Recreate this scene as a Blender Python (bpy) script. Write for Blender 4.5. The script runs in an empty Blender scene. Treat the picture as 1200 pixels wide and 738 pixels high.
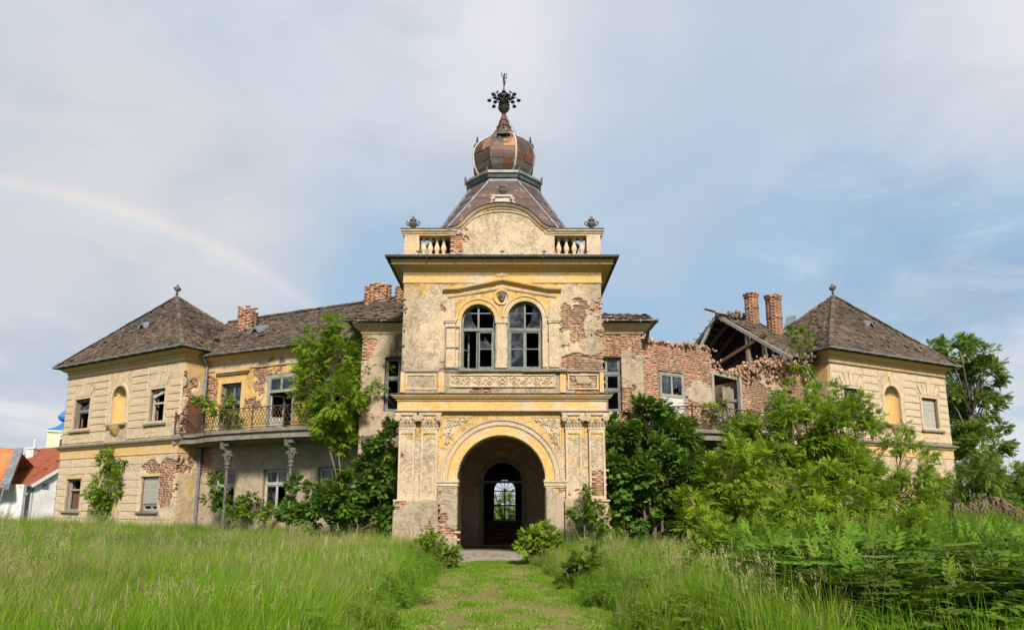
import bpy, math, random
import numpy as np
from mathutils import Vector, Matrix

sc = bpy.context.scene
COL = sc.collection
RAD = math.radians
rnd = random.Random(11)
rng = np.random.default_rng(11)

# ------------------------------------------------------------------ camera
CAM = np.array([0.0, 0.0, 1.75])
FPX, PPX, PPY, TILT = 800.0, 600.0, 452.0, math.atan(0.1755)
CT, ST = math.cos(TILT), math.sin(TILT)
cam_data = bpy.data.cameras.new("camera")
cam = bpy.data.objects.new("camera", cam_data)
COL.objects.link(cam)
cam.location = CAM
cam.rotation_euler = (math.pi / 2 + TILT, 0, 0)
cam_data.sensor_width = 36.0
cam_data.lens = 24.0
cam_data.shift_y = 0.0692
cam_data.clip_start = 0.1
cam_data.clip_end = 5000
sc.camera = cam

# ------------------------------------------------------------------ render / exposure
sc.view_settings.view_transform = 'Standard'
sc.view_settings.look = 'None'
sc.view_settings.exposure = 0.6
sc.view_settings.gamma = 1.0
sc.render.engine = 'CYCLES'
sc.cycles.use_denoising = True
sc.cycles.max_bounces = 6
sc.cycles.diffuse_bounces = 3
sc.cycles.glossy_bounces = 2
sc.cycles.transmission_bounces = 3
sc.cycles.transparent_max_bounces = 6
sc.cycles.caustics_reflective = False
sc.cycles.caustics_refractive = False

# ------------------------------------------------------------------ node helper
class NT:
    def __init__(s, tree):
        s.t = tree
    def n(s, kind, **kw):
        nd = s.t.nodes.new(kind)
        for k, v in kw.items():
            if k.startswith('i_'):
                nd.inputs[k[2:].replace('_', ' ')].default_value = v
            else:
                setattr(nd, k, v)
        return nd
    def l(s, a, b):
        s.t.links.new(a, b)
    def put(s, sock, v):
        if isinstance(v, bpy.types.NodeSocket):
            s.l(v, sock)
        elif v is not None:
            if sock.type == 'RGBA' and len(v) == 3:
                v = (*v, 1)
            sock.default_value = v
    def math(s, op, a, b=None, c=None, clamp=False):
        m = s.n('ShaderNodeMath', operation=op, use_clamp=clamp)
        s.put(m.inputs[0], a)
        if b is not None: s.put(m.inputs[1], b)
        if c is not None: s.put(m.inputs[2], c)
        return m.outputs[0]
    def vmath(s, op, a, b=None):
        m = s.n('ShaderNodeVectorMath', operation=op)
        s.put(m.inputs[0], a)
        if b is not None: s.put(m.inputs[1], b)
        return m.outputs['Value'] if op in ('DOT_PRODUCT', 'LENGTH') else m.outputs[0]
    def mix(s, f, a, b, blend='MIX'):
        m = s.n('ShaderNodeMix', data_type='RGBA', blend_type=blend)
        s.put(m.inputs[0], f); s.put(m.inputs[6], a); s.put(m.inputs[7], b)
        return m.outputs[2]
    def noise(s, vec, scale, detail=4, rough=0.55, dist=0.0):
        m = s.n('ShaderNodeTexNoise')
        if vec is not None: s.l(vec, m.inputs['Vector'])
        m.inputs['Scale'].default_value = scale
        m.inputs['Detail'].default_value = detail
        m.inputs['Roughness'].default_value = rough
        m.inputs['Distortion'].default_value = dist
        return m.outputs['Fac']
    def step(s, v, lo, hi):
        m = s.n('ShaderNodeMapRange', interpolation_type='SMOOTHSTEP')
        s.put(m.inputs[0], v)
        m.inputs[1].default_value = lo; m.inputs[2].default_value = hi
        return m.outputs[0]
    def ramp(s, f, stops):
        m = s.n('ShaderNodeValToRGB')
        e = m.color_ramp.elements
        while len(e) < len(stops): e.new(0.5)
        for el, (p, c) in zip(e, stops):
            el.position = p
            el.color = (*c, 1)
        s.l(f, m.inputs[0])
        return m.outputs[0]
    def scalevec(s, vec, sc3):
        m = s.n('ShaderNodeVectorMath', operation='MULTIPLY')
        s.l(vec, m.inputs[0]); m.inputs[1].default_value = sc3
        return m.outputs[0]

# ------------------------------------------------------------------ sky and sun
SUN_AZ = math.atan2(0.20, -0.98)           # measured from +Y towards +X
SUN_EL = RAD(36)
SUNV = Vector((math.sin(SUN_AZ) * math.cos(SUN_EL), math.cos(SUN_AZ) * math.cos(SUN_EL), math.sin(SUN_EL)))

world = bpy.data.worlds.new("World")
sc.world = world
world.use_nodes = True
wt = NT(world.node_tree)
world.node_tree.nodes.clear()

def pxdir(px, py):
    dx, dy = (px - PPX) / FPX, -(py - PPY) / FPX
    v = Vector((dx, CT - dy * ST, ST + dy * CT))
    return v.normalized()

def build_sky():
    tc = wt.n('ShaderNodeTexCoord')
    nrm = wt.vmath('NORMALIZE', tc.outputs['Generated'])
    sep = wt.n('ShaderNodeSeparateXYZ'); wt.l(nrm, sep.inputs[0])
    sky = wt.n('ShaderNodeTexSky', sky_type='NISHITA')
    sky.sun_disc = False
    sky.sun_elevation = SUN_EL
    sky.sun_rotation = SUN_AZ
    sky.air_density = 1.0; sky.dust_density = 1.5; sky.ozone_density = 1.0
    # flattened sky coordinates so the cloud bands widen overhead and thin out at the horizon
    zz = wt.math('MAXIMUM', sep.outputs[2], 0.0)
    den = wt.math('ADD', zz, 0.22)
    cx = wt.math('DIVIDE', sep.outputs[0], den)
    cy = wt.math('DIVIDE', sep.outputs[1], den)
    cv = wt.n('ShaderNodeCombineXYZ'); wt.l(cx, cv.inputs[0]); wt.l(cy, cv.inputs[1])
    cvo = wt.vmath('ADD', cv.outputs[0], (3.1, 7.7, 0.0))
    n1 = wt.noise(cvo, 0.75, 6, 0.5, 0.35)
    n2 = wt.noise(wt.vmath('ADD', cv.outputs[0], (11.3, 2.2, 0.0)), 1.7, 7, 0.5, 0.3)
    blue = wt.ramp(zz, [(0.0, (4.6, 5.5, 6.1)), (0.1, (2.5, 4.0, 5.5)), (0.26, (2.7, 4.1, 5.5)), (0.5, (3.5, 4.4, 5.5)), (1.0, (3.4, 4.2, 5.2))])
    blue = wt.mix(0.12, blue, sky.outputs[0])
    cloud = wt.mix(wt.step(n2, 0.35, 0.68), (4.2, 4.8, 5.5), (5.45, 5.5, 5.85))
    # density: broad cover, thinner low down where the blue shows
    dens = wt.math('ADD', wt.math('MULTIPLY', n1, 0.7), wt.math('MULTIPLY', n2, 0.3))
    cover = wt.step(dens, 0.40, 0.60)
    def lobe(px, py, w_deg, hi=1.0):
        d = wt.vmath('DOT_PRODUCT', nrm, tuple(pxdir(px, py)))
        return wt.math('MULTIPLY', wt.step(d, math.cos(RAD(w_deg)), 1.0), hi)
    high = wt.step(zz, 0.26, 0.52)
    cov = wt.math('ADD', wt.math('MULTIPLY', cover, 0.5), wt.math('MULTIPLY', high, 0.4))
    for L in (lobe(100, 250, 22, 0.45), lobe(230, 310, 13, 0.35), lobe(470, 10, 16, 0.3), lobe(1190, 20, 14, 0.3), lobe(1180, 400, 13, 0.5), lobe(20, 500, 10, .8)):
        cov = wt.math('ADD', cov, L)
    for L in (lobe(1130, 320, 16, 0.9), lobe(960, 330, 12, .5), lobe(20, 410, 13, 0.95), lobe(120, 430, 12, 0.7), lobe(430, 330, 12, 0.35), lobe(780, 330, 14, .35), lobe(520, 150, 8, .3)):
        cov = wt.math('SUBTRACT', cov, L)
    cov = wt.math('MINIMUM', wt.math('MAXIMUM', cov, 0.0), 1.0)
    col = wt.mix(cov, blue, cloud)
    # warmer grey cloud under the rainbow
    col = wt.mix(lobe(110, 300, 20, 0.75), col, (4.7, 4.85, 4.95))
    for L in (lobe(470, -10, 14, .65), lobe(620, 60, 12, .2), lobe(1200, 30, 12, .55), lobe(120, 290, 14, .2), lobe(20, 505, 9, .8), lobe(1190, 470, 10, .6)):
        col = wt.mix(wt.math('MULTIPLY', L, wt.step(n2, 0.25, 0.6)), col, (6.35, 6.2, 6.25))
    for L in (lobe(1130, 315, 11, .9), lobe(20, 405, 8, .5)):
        col = wt.mix(wt.math('MULTIPLY', L, wt.step(n2, 0.62, 0.42)), col, (2.4, 3.5, 4.9))
    # small wisps low on the right
    n3 = wt.noise(wt.vmath('ADD', cv.outputs[0], (1.2, 9.4, 0.0)), 3.2, 9, 0.6, 0.8)
    w3 = wt.math('MULTIPLY', wt.step(n3, 0.42, 0.72), lobe(1160, 350, 24, 0.35))
    col = wt.mix(w3, col, (5.9, 6.1, 6.4))
    # dark blue-grey wisps
    n4 = wt.noise(wt.vmath('ADD', cv.outputs[0], (5.2, 1.4, 0.0)), 2.3, 7, 0.55, 0.5)
    w4 = wt.math('MULTIPLY', wt.step(n4, 0.46, 0.7), 0.5)
    col = wt.mix(w4, col, (3.45, 4.05, 4.75))
    # rainbow: a ring of constant angle about the point opposite the sun
    a = wt.vmath('DOT_PRODUCT', nrm, tuple(pxdir(-16, 827)))
    ang = wt.math('ARCCOSINE', a)
    rb = wt.ramp(wt.step(ang, RAD(32.2), RAD(34.9)), [(0, (0, 0, 0)), (0.22, (0.10, 0.12, 0.28)), (0.42, (0.10, 0.28, 0.20)), (0.56, (0.55, 0.46, 0.14)), (0.72, (0.78, 0.30, 0.15)), (1, (0, 0, 0))])
    fade = wt.math('MULTIPLY', wt.step(zz, 0.05, 0.3), 1.0)
    inner = wt.math('SUBTRACT', 1.0, wt.step(ang, RAD(31), RAD(34.2)))
    add = wt.mix(1.0, col, wt.mix(fade, (0, 0, 0), rb), 'ADD')
    add = wt.mix(wt.math('MULTIPLY', inner, 0.2), add, (5.1, 5.1, 5.1))
    # ground haze below the horizon
    below = wt.step(sep.outputs[2], -0.06, 0.0)
    fin = wt.mix(below, (1.2, 1.3, 0.9), add)
    bg = wt.n('ShaderNodeBackground')
    wt.l(fin, bg.inputs[0]); bg.inputs[1].default_value = 0.09
    out = wt.n('ShaderNodeOutputWorld'); wt.l(bg.outputs[0], out.inputs[0])
build_sky()

sun_data = bpy.data.lights.new("sun", 'SUN')
sun_data.energy = 4.0
sun_data.angle = RAD(9)
sun_data.color = (1.0, 0.93, 0.82)
sun = bpy.data.objects.new("sun", sun_data)
COL.objects.link(sun)
sun.rotation_euler = SUNV.to_track_quat('Z', 'Y').to_euler()
sun.location = SUNV * 60

# ------------------------------------------------------------------ materials
MATS = {}
def newmat(name):
    m = bpy.data.materials.new(name)
    m.use_nodes = True
    m.node_tree.nodes.clear()
    k = NT(m.node_tree)
    out = k.n('ShaderNodeOutputMaterial')
    b = k.n('ShaderNodeBsdfPrincipled')
    k.l(b.outputs[0], out.inputs[0])
    b.inputs['Specular IOR Level'].default_value = 0.25
    MATS[name] = m
    return m, k, b, out
def bump(k, b, h, dist=0.02, strength=1.0):
    bp = k.n('ShaderNodeBump')
    bp.inputs['Strength'].default_value = strength
    bp.inputs['Distance'].default_value = dist
    k.l(h, bp.inputs['Height']); k.l(bp.outputs[0], b.inputs['Normal'])

def mottled(name, c1, c2, scale=3.0, rough=0.85, metal=0.0, c3=None, bumpd=0.006, stretch=(1, 1, 1), spec=0.25, fine=30):
    m, k, b, out = newmat(name)
    tc = k.n('ShaderNodeTexCoord')
    v = k.scalevec(tc.outputs['Object'], stretch)
    n = k.noise(v, scale, 6, 0.6, 0.2)
    f = k.noise(v, fine, 4, 0.6)
    col = k.mix(k.step(n, 0.35, 0.65), c1, c2)
    if c3: col = k.mix(k.step(k.noise(v, scale * 2.3, 5, 0.65), 0.55, 0.68), col, c3)
    col = k.mix(k.math('MULTIPLY', k.step(f, 0.3, 0.7), 0.35), col, tuple(x * 0.55 for x in c1))
    k.l(col, b.inputs['Base Color'])
    b.inputs['Roughness'].default_value = rough
    b.inputs['Metallic'].default_value = metal
    b.inputs['Specular IOR Level'].default_value = spec
    if bumpd: bump(k, b, f, bumpd)
    return m

YEL = (0.58, 0.34, 0.095)
YEL2 = (0.52, 0.355, 0.16)
BEI = (0.56, 0.43, 0.275)
BEI2 = (0.45, 0.345, 0.235)
GRY = (0.34, 0.29, 0.23)

def plaster(name, bias=0.0, grey=0.0, use_attr=True, bd=0.012, worm=1.0):
    """old lime plaster: remains of ochre paint over beige render, damp stains and chips"""
    m, k, b, out = newmat(name)
    tc = k.n('ShaderNodeTexCoord')
    v = tc.outputs['Object']
    n1 = k.noise(v, 0.9, 8, 0.62, 0.3)
    n2 = k.noise(v, 3.2, 8, 0.66, 0.5)
    n3 = k.noise(v, 14, 6, 0.65, 0.4)
    if use_attr:
        at = k.n('ShaderNodeAttribute', attribute_name='paint')
        dt = k.n('ShaderNodeAttribute', attribute_name='damp')
        p, d = at.outputs['Fac'], dt.outputs['Fac']
    else:
        p, d = 0.0, 0.0
    s = k.math('ADD', k.math('MULTIPLY', n1, 0.9), k.math('MULTIPLY', n2, 0.55))
    s = k.math('ADD', k.math('ADD', s, k.math('MULTIPLY', n3, 0.25)), bias - 0.55)
    s = k.math('ADD', s, p)
    pm = k.step(s, 0.46, 0.56)
    render = k.mix(k.step(n2, 0.35, 0.65), BEI, BEI2)
    render = k.mix(k.step(n3, 0.52, 0.7), render, (0.68, 0.58, 0.43))
    n6 = k.noise(v, 1.8, 7, 0.68, 0.6)
    render = k.mix(k.math('MULTIPLY', k.step(n6, 0.52, 0.66), 0.6), render, (0.56, 0.36, 0.235))
    render = k.mix(k.math('MULTIPLY', k.step(n6, 0.46, 0.34), 0.5), render, (0.44, 0.36, 0.27))
    yel = k.mix(k.step(n2, 0.35, 0.68), YEL, YEL2)
    yel = k.mix(k.math('MULTIPLY', k.step(n3, 0.45, 0.7), 0.5), yel, (0.80, 0.58, 0.25))
    col = k.mix(pm, render, yel)
    # grey damp and soot
    vs = k.scalevec(v, (1.5, 1.5, 0.16))
    n4 = k.math('ADD', k.math('MULTIPLY', k.noise(vs, 1.9, 8, 0.62, 0.25), 0.55), k.math('MULTIPLY', k.noise(v, 0.42, 5, 0.55, 0.3), 0.45))
    ds = k.math('ADD', k.math('MULTIPLY', d, 0.9), k.math('ADD', k.math('MULTIPLY', n4, 0.75), grey - 0.42))
    dm = k.math('MULTIPLY', k.step(ds, 0.06, 0.46), 0.75)
    col = k.mix(dm, col, k.mix(n3, (0.34, 0.25, 0.16), (0.33, 0.28, 0.22)))
    n5 = k.noise(v, 40, 3, 0.6)
    col = k.mix(k.math('MULTIPLY', k.step(n5, 0.55, 0.75), 0.2), col, (0.30, 0.21, 0.12))
    k.l(col, b.inputs['Base Color'])
    b.inputs['Roughness'].default_value = 0.92
    # flaking relief
    fl = k.step(k.noise(v, 7.5, 5, 0.6, 1.2), 0.49, 0.56)
    fl2 = k.step(k.noise(v, 3.4, 8, 0.7, 0.8), 0.47, 0.53)
    hgt = k.math('ADD', k.math('MULTIPLY', fl, 0.8 * worm), k.math('ADD', k.math('MULTIPLY', fl2, 0.9), k.math('ADD', k.math('MULTIPLY', n5, 0.5), k.math('MULTIPLY', pm, 0.5))))
    # the coat is smoother in some areas than in others, and cracked along wandering lines
    area = k.step(k.noise(v, 0.7, 4, 0.5), 0.4, 0.62)
    ck = k.math('ABSOLUTE', k.math('SUBTRACT', k.noise(v, 1.1, 7, 0.6, 1.0), 0.5))
    crack = k.step(ck, 0.0, 0.012)
    hgt = k.math('MULTIPLY', hgt, k.math('ADD', k.math('MULTIPLY', area, 0.85), 0.15))
    hgt = k.math('ADD', hgt, k.math('MULTIPLY', crack, 1.2 * worm))
    bump(k, b, hgt, bd)
    return m

def brickmat(name, cols, mortar=False):
    m, k, b, out = newmat(name)
    tc = k.n('ShaderNodeTexCoord')
    v = tc.outputs['Object']
    at = k.n('ShaderNodeAttribute', attribute_name='tone')
    n = k.noise(v, 5, 6, 0.65, 0.3)
    n2 = k.noise(v, 30, 4, 0.6)
    big = k.noise(v, 0.8, 5, 0.6)
    col = k.ramp(at.outputs['Fac'], cols)
    col = k.mix(k.math('MULTIPLY', k.step(n, 0.42, 0.62), 0.72), col, (0.52, 0.38, 0.27))
    col = k.mix(k.math('MULTIPLY', k.step(big, 0.4, 0.6), 0.7), col, (0.23, 0.145, 0.10))
    col = k.mix(k.math('MULTIPLY', k.step(n2, 0.5, 0.75), 0.5), col, (0.13, 0.08, 0.06))
    k.l(col, b.inputs['Base Color'])
    b.inputs['Roughness'].default_value = 0.95
    bump(k, b, k.math('ADD', n2, n), 0.012)
    return m

plaster('plaster')
plaster('plaster_damp', bias=-0.12, grey=0.18)
plaster('trim_yellow', bias=0.25, grey=-0.02, use_attr=False, bd=0.006, worm=0.3)
plaster('trim_mixed', bias=0.10, grey=-0.08, use_attr=False, bd=0.008, worm=0.5)
plaster('trim_stone', bias=-0.3, grey=0.08, use_attr=False, bd=0.008, worm=0.5)
plaster('block_plaster', bias=-0.06, grey=-0.02, use_attr=False, bd=0.006, worm=0.4)
plaster('niche_yellow', bias=0.3, grey=-0.02, use_attr=False, bd=0.004, worm=0.2)
plaster('vestibule_plaster', bias=0.0, grey=0.10, use_attr=False, bd=0.01)
brickmat('brick', [(0.0, (0.40, 0.16, 0.085)), (0.35, (0.50, 0.22, 0.12)), (0.7, (0.54, 0.31, 0.19)), (1.0, (0.58, 0.43, 0.31))])
brickmat('chimney_brick', [(0.0, (0.30, 0.10, 0.05)), (0.5, (0.44, 0.17, 0.085)), (1.0, (0.50, 0.28, 0.17))])
mottled('mortar', (0.36, 0.25, 0.17), (0.27, 0.18, 0.12), 6, bumpd=0.02, c3=(0.36, 0.17, 0.1))
mottled('stone_ledge', (0.27, 0.23, 0.18), (0.17, 0.145, 0.12), 3, bumpd=0.01, c3=(0.16, 0.15, 0.10))
mottled('grey_metal', (0.26, 0.27, 0.27), (0.15, 0.16, 0.16), 3, 0.55, 0.3, c3=(0.36, 0.37, 0.38), bumpd=0.002)
mottled('dark_metal', (0.045, 0.045, 0.045), (0.08, 0.075, 0.07), 6, 0.6, 0.3, bumpd=0.003)
mottled('zinc_grey', (0.20, 0.22, 0.24), (0.14, 0.15, 0.165), 3, 0.55, 0.3, c3=(0.32, 0.33, 0.35), bumpd=0.002)
mottled('rusty_iron', (0.075, 0.055, 0.045), (0.13, 0.075, 0.05), 8, 0.8, 0.1, bumpd=0.003)
mottled('copper_rust', (0.15, 0.07, 0.045), (0.085, 0.05, 0.04), 2.2, 0.6, 0.2, c3=(0.34, 0.15, 0.07), bumpd=0.004)
mottled('copper_brown', (0.085, 0.055, 0.043), (0.12, 0.07, 0.052), 2.5, 0.5, 0.25, c3=(0.20, 0.10, 0.06), bumpd=0.004)
mottled('copper_orange', (0.44, 0.20, 0.085), (0.30, 0.13, 0.06), 3, 0.65, 0.15, c3=(0.62, 0.42, 0.24), bumpd=0.004)
mottled('copper_grey', (0.11, 0.105, 0.095), (0.17, 0.155, 0.13), 3, 0.6, 0.2, c3=(0.27, 0.16, 0.10), bumpd=0.004)
mottled('sheet_red', (0.13, 0.075, 0.066), (0.10, 0.065, 0.06), 1.6, 0.6, 0.1, c3=(0.40, 0.28, 0.20), bumpd=0.004)
mottled('old_wood', (0.36, 0.34, 0.30), (0.24, 0.22, 0.19), 2, 0.85, c3=(0.44, 0.43, 0.39), stretch=(6, 6, 1), bumpd=0.006)
mottled('old_beam', (0.30, 0.25, 0.19), (0.20, 0.16, 0.12), 2, 0.9, c3=(0.38, 0.33, 0.27), bumpd=0.008)
mottled('brown_beam', (0.17, 0.085, 0.05), (0.11, 0.065, 0.045), 2, 0.85, bumpd=0.008)
mottled('brown_door', (0.17, 0.075, 0.035), (0.11, 0.055, 0.03), 2, 0.75, stretch=(6, 6, 1), bumpd=0.005)
mottled('white_board', (0.66, 0.65, 0.60), (0.52, 0.50, 0.45), 2, 0.8, c3=(0.42, 0.37, 0.30), stretch=(1, 1, 6), bumpd=0.005)
mottled('blind_slat', (0.42, 0.40, 0.34), (0.33, 0.31, 0.26), 2, 0.8, stretch=(1, 1, 6), bumpd=0.004)
mottled('white_sash', (0.50, 0.49, 0.45), (0.36, 0.34, 0.29), 4, 0.75, c3=(0.3, 0.26, 0.2), bumpd=0.004)
mottled('grey_sash', (0.22, 0.225, 0.205), (0.15, 0.15, 0.135), 4, 0.8, c3=(0.33, 0.33, 0.30), bumpd=0.004)
mottled('green_door_paint', (0.30, 0.32, 0.26), (0.21, 0.23, 0.18), 3, 0.7, c3=(0.40, 0.40, 0.33), bumpd=0.004)
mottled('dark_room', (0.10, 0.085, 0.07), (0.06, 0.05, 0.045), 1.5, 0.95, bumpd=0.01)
mottled('floor_concrete', (0.42, 0.38, 0.33), (0.33, 0.30, 0.26), 2, 0.9, c3=(0.25, 0.22, 0.17), bumpd=0.01)
mottled('roof_deck', (0.07, 0.055, 0.045), (0.05, 0.04, 0.035), 3, 0.95, bumpd=0.01)
mottled('whitewash', (0.74, 0.74, 0.72), (0.60, 0.59, 0.56), 1.2, 0.9, c3=(0.50, 0.44, 0.36), bumpd=0.006)
mottled('church_plaster', (0.70, 0.62, 0.46), (0.64, 0.56, 0.42), 1, 0.9, bumpd=0)
mottled('church_blue', (0.04, 0.15, 0.38), (0.05, 0.18, 0.43), 2, 0.45, bumpd=0)
mottled('white_stone', (0.58, 0.53, 0.44), (0.44, 0.39, 0.31), 5, 0.9, bumpd=0.006)
mottled('baluster_stone', (0.66, 0.50, 0.29), (0.56, 0.46, 0.34), 5, 0.9, bumpd=0.004)
mottled('urn_stone', (0.10, 0.095, 0.085), (0.18, 0.165, 0.14), 8, 0.9, bumpd=0.008)
mottled('moss', (0.10, 0.12, 0.03), (0.19, 0.17, 0.05), 6, 0.95, bumpd=0.02)
mottled('bark', (0.13, 0.10, 0.075), (0.20, 0.16, 0.12), 5, 0.95, stretch=(1, 1, .3), bumpd=0.015)
mottled('red_bark', (0.20, 0.10, 0.06), (0.13, 0.08, 0.05), 5, 0.9, stretch=(1, 1, .3), bumpd=0.006)
mottled('dry_root', (0.22, 0.15, 0.095), (0.13, 0.09, 0.06), 5, 0.95, stretch=(1, 1, .4), bumpd=0.01)
mottled('panel_brown', (0.10, 0.055, 0.035), (0.075, 0.045, 0.03), 3, 0.7, bumpd=0.004)

def tilemat(name, cols, lichen=(0.30, 0.27, 0.20), amt=0.5):
    m, k, b, out = newmat(name)
    tc = k.n('ShaderNodeTexCoord')
    v = tc.outputs['Object']
    at = k.n('ShaderNodeAttribute', attribute_name='tone')
    col = k.ramp(at.outputs['Fac'], cols)
    n = k.noise(v, 1.3, 7, 0.65, 0.3)
    n2 = k.noise(v, 18, 5, 0.65)
    col = k.mix(k.math('MULTIPLY', k.step(n, 0.45, 0.65), amt), col, lichen)
    col = k.mix(k.math('MULTIPLY', k.step(n2, 0.5, 0.7), 0.5), col, (0.045, 0.038, 0.03))
    k.l(col, b.inputs['Base Color'])
    b.inputs['Roughness'].default_value = 0.95
    bump(k, b, n2, 0.008)
    return m
tilemat('old_tile', [(0, (0.05, 0.038, 0.03)), (0.45, (0.10, 0.073, 0.055)), (0.8, (0.155, 0.11, 0.08)), (0.95, (0.20, 0.15, 0.11)), (1, (0.26, 0.12, 0.06))], (0.15, 0.13, 0.09), 0.45)
tilemat('red_tile', [(0, (0.28, 0.075, 0.04)), (1, (0.40, 0.12, 0.06))], (0.33, 0.13, 0.08), 0.45)
tilemat('orange_tile', [(0, (0.50, 0.17, 0.06)), (1, (0.60, 0.22, 0.08))], (0.5, 0.2, 0.09), 0.4)

def glassmat():
    m, k, b, out = newmat('dusty_glass')
    tc = k.n('ShaderNodeTexCoord')
    n = k.noise(tc.outputs['Object'], 2.5, 5, 0.6, 0.4)
    g = k.n('ShaderNodeBsdfGlossy'); g.inputs['Roughness'].default_value = 0.04
    bp = k.n('ShaderNodeBump'); bp.inputs['Distance'].default_value = 0.02; bp.inputs['Strength'].default_value = 0.4
    k.l(n, bp.inputs['Height']); k.l(bp.outputs[0], g.inputs['Normal'])
    t = k.n('ShaderNodeBsdfTransparent'); t.inputs[0].default_value = (0.5, 0.52, 0.52, 1)
    d = k.n('ShaderNodeBsdfDiffuse'); d.inputs[0].default_value = (0.25, 0.26, 0.26, 1)
    fr = k.n('ShaderNodeFresnel'); fr.inputs[0].default_value = 1.5
    m1 = k.n('ShaderNodeMixShader'); k.l(k.math('ADD', k.math('MULTIPLY', fr.outputs[0], 0.9), 0.015, clamp=True), m1.inputs[0])
    k.l(t.outputs[0], m1.inputs[1]); k.l(g.outputs[0], m1.inputs[2])
    m2 = k.n('ShaderNodeMixShader'); k.l(k.math('MULTIPLY', k.step(n, 0.4, 0.75), 0.35), m2.inputs[0])
    k.l(m1.outputs[0], m2.inputs[1]); k.l(d.outputs[0], m2.inputs[2])
    k.l(m2.outputs[0], out.inputs[0])
glassmat()

def leafmat(name, cols, trans=0.35, rough=0.55):
    m, k, b, out = newmat(name)
    at = k.n('ShaderNodeAttribute', attribute_name='tone')
    col = k.ramp(at.outputs['Fac'], cols)
    k.l(col, b.inputs['Base Color'])
    b.inputs['Roughness'].default_value = rough
    b.inputs['Specular IOR Level'].default_value = 0.15
    t = k.n('ShaderNodeBsdfTranslucent')
    k.l(k.mix(0.5, col, (0.22, 0.30, 0.03), 'MIX'), t.inputs[0])
    mx = k.n('ShaderNodeMixShader'); mx.inputs[0].default_value = trans
    k.l(b.outputs[0], mx.inputs[1]); k.l(t.outputs[0], mx.inputs[2])
    k.l(mx.outputs[0], out.inputs[0])
    return m
leafmat('leaf_bright', [(0, (0.11, 0.20, 0.015)), (0.5, (0.20, 0.315, 0.02)), (1, (0.30, 0.41, 0.03))], 0.42)
leafmat('leaf_mid', [(0, (0.065, 0.135, 0.014)), (0.5, (0.125, 0.22, 0.02)), (1, (0.20, 0.30, 0.03))], 0.4)
leafmat('leaf_dark', [(0, (0.055, 0.125, 0.018)), (0.5, (0.095, 0.19, 0.024)), (1, (0.155, 0.265, 0.034))], 0.25)
leafmat('leaf_far', [(0, (0.10, 0.175, 0.03)), (0.5, (0.155, 0.25, 0.04)), (1, (0.22, 0.33, 0.055))], 0.45)
leafmat('leaf_weed', [(0, (0.045, 0.11, 0.010)), (0.5, (0.09, 0.185, 0.015)), (1, (0.155, 0.265, 0.025))], 0.3, 0.7)
leafmat('grass_blade', [(0, (0.07, 0.18, 0.010)), (0.4, (0.155, 0.30, 0.014)), (0.8, (0.23, 0.38, 0.022)), (1, (0.29, 0.39, 0.04))], 0.4)
leafmat('grass_blade_dark', [(0, (0.045, 0.115, 0.012)), (0.5, (0.09, 0.195, 0.018)), (1, (0.16, 0.27, 0.03))], 0.35)
leafmat('grass_blade_dry', [(0, (0.13, 0.19, 0.02)), (0.5, (0.24, 0.29, 0.045)), (1, (0.38, 0.35, 0.11))], 0.35)
leafmat('straw', [(0, (0.28, 0.29, 0.08)), (1, (0.40, 0.36, 0.15))], 0.3)
leafmat('seedhead', [(0, (0.24, 0.25, 0.08)), (0.5, (0.32, 0.29, 0.13)), (1, (0.30, 0.20, 0.14))], 0.2)
leafmat('purple_flower', [(0, (0.20, 0.035, 0.17)), (1, (0.36, 0.07, 0.26))], 0.2)
leafmat('white_flower', [(0, (0.60, 0.58, 0.45)), (1, (0.7, 0.68, 0.58))], 0.2)
leafmat('yellow_flower', [(0, (0.75, 0.5, 0.02)), (1, (0.8, 0.6, 0.03))], 0.2)

def groundmat(name, stops, scale, extra=None):
    m, k, b, out = newmat(name)
    tc = k.n('ShaderNodeTexCoord')
    v = tc.outputs['Object']
    n = k.noise(v, scale, 8, 0.65, 0.4)
    n2 = k.noise(v, 22, 5, 0.7)
    col = k.ramp(n, stops)
    col = k.mix(k.math('MULTIPLY', k.step(n2, 0.4, 0.7), 0.5), col, (0.06, 0.075, 0.015))
    k.l(col, b.inputs['Base Color'])
    b.inputs['Roughness'].default_value = 0.97
    bump(k, b, n2, 0.03)
groundmat('soil_grass', [(0.3, (0.04, 0.065, 0.012)), (0.6, (0.06, 0.09, 0.018)), (0.8, (0.10, 0.10, 0.03))], 0.6)
groundmat('mown_ground', [(0.30, (0.15, 0.095, 0.05)), (0.44, (0.22, 0.165, 0.06)), (0.58, (0.21, 0.20, 0.05)), (0.75, (0.12, 0.18, 0.03))], 0.55)
# ------------------------------------------------------------------ noise on arrays
_tab = np.random.default_rng(5).random((256, 256))
def vnoise(x, y, seed=0):
    x = np.asarray(x, float) + seed * 17.31; y = np.asarray(y, float) + seed * 9.77
    xi, yi = np.floor(x).astype(int), np.floor(y).astype(int)
    fx, fy = x - xi, y - yi
    fx = fx * fx * (3 - 2 * fx); fy = fy * fy * (3 - 2 * fy)
    a = _tab[xi & 255, yi & 255]; b = _tab[(xi + 1) & 255, yi & 255]
    c = _tab[xi & 255, (yi + 1) & 255]; d = _tab[(xi + 1) & 255, (yi + 1) & 255]
    return (a * (1 - fx) + b * fx) * (1 - fy) + (c * (1 - fx) + d * fx) * fy
def fbm(x, y, seed=0, oct=4):
    s, a, t = 0, 0.5, 0
    for i in range(oct):
        s = s + a * vnoise(np.asarray(x) * 2 ** i, np.asarray(y) * 2 ** i, seed + i * 3)
        t += a; a *= 0.55
    return s / t
def sstep(v, lo, hi):
    t = np.clip((np.asarray(v, float) - lo) / (hi - lo), 0, 1)
    return t * t * (3 - 2 * t)

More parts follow.
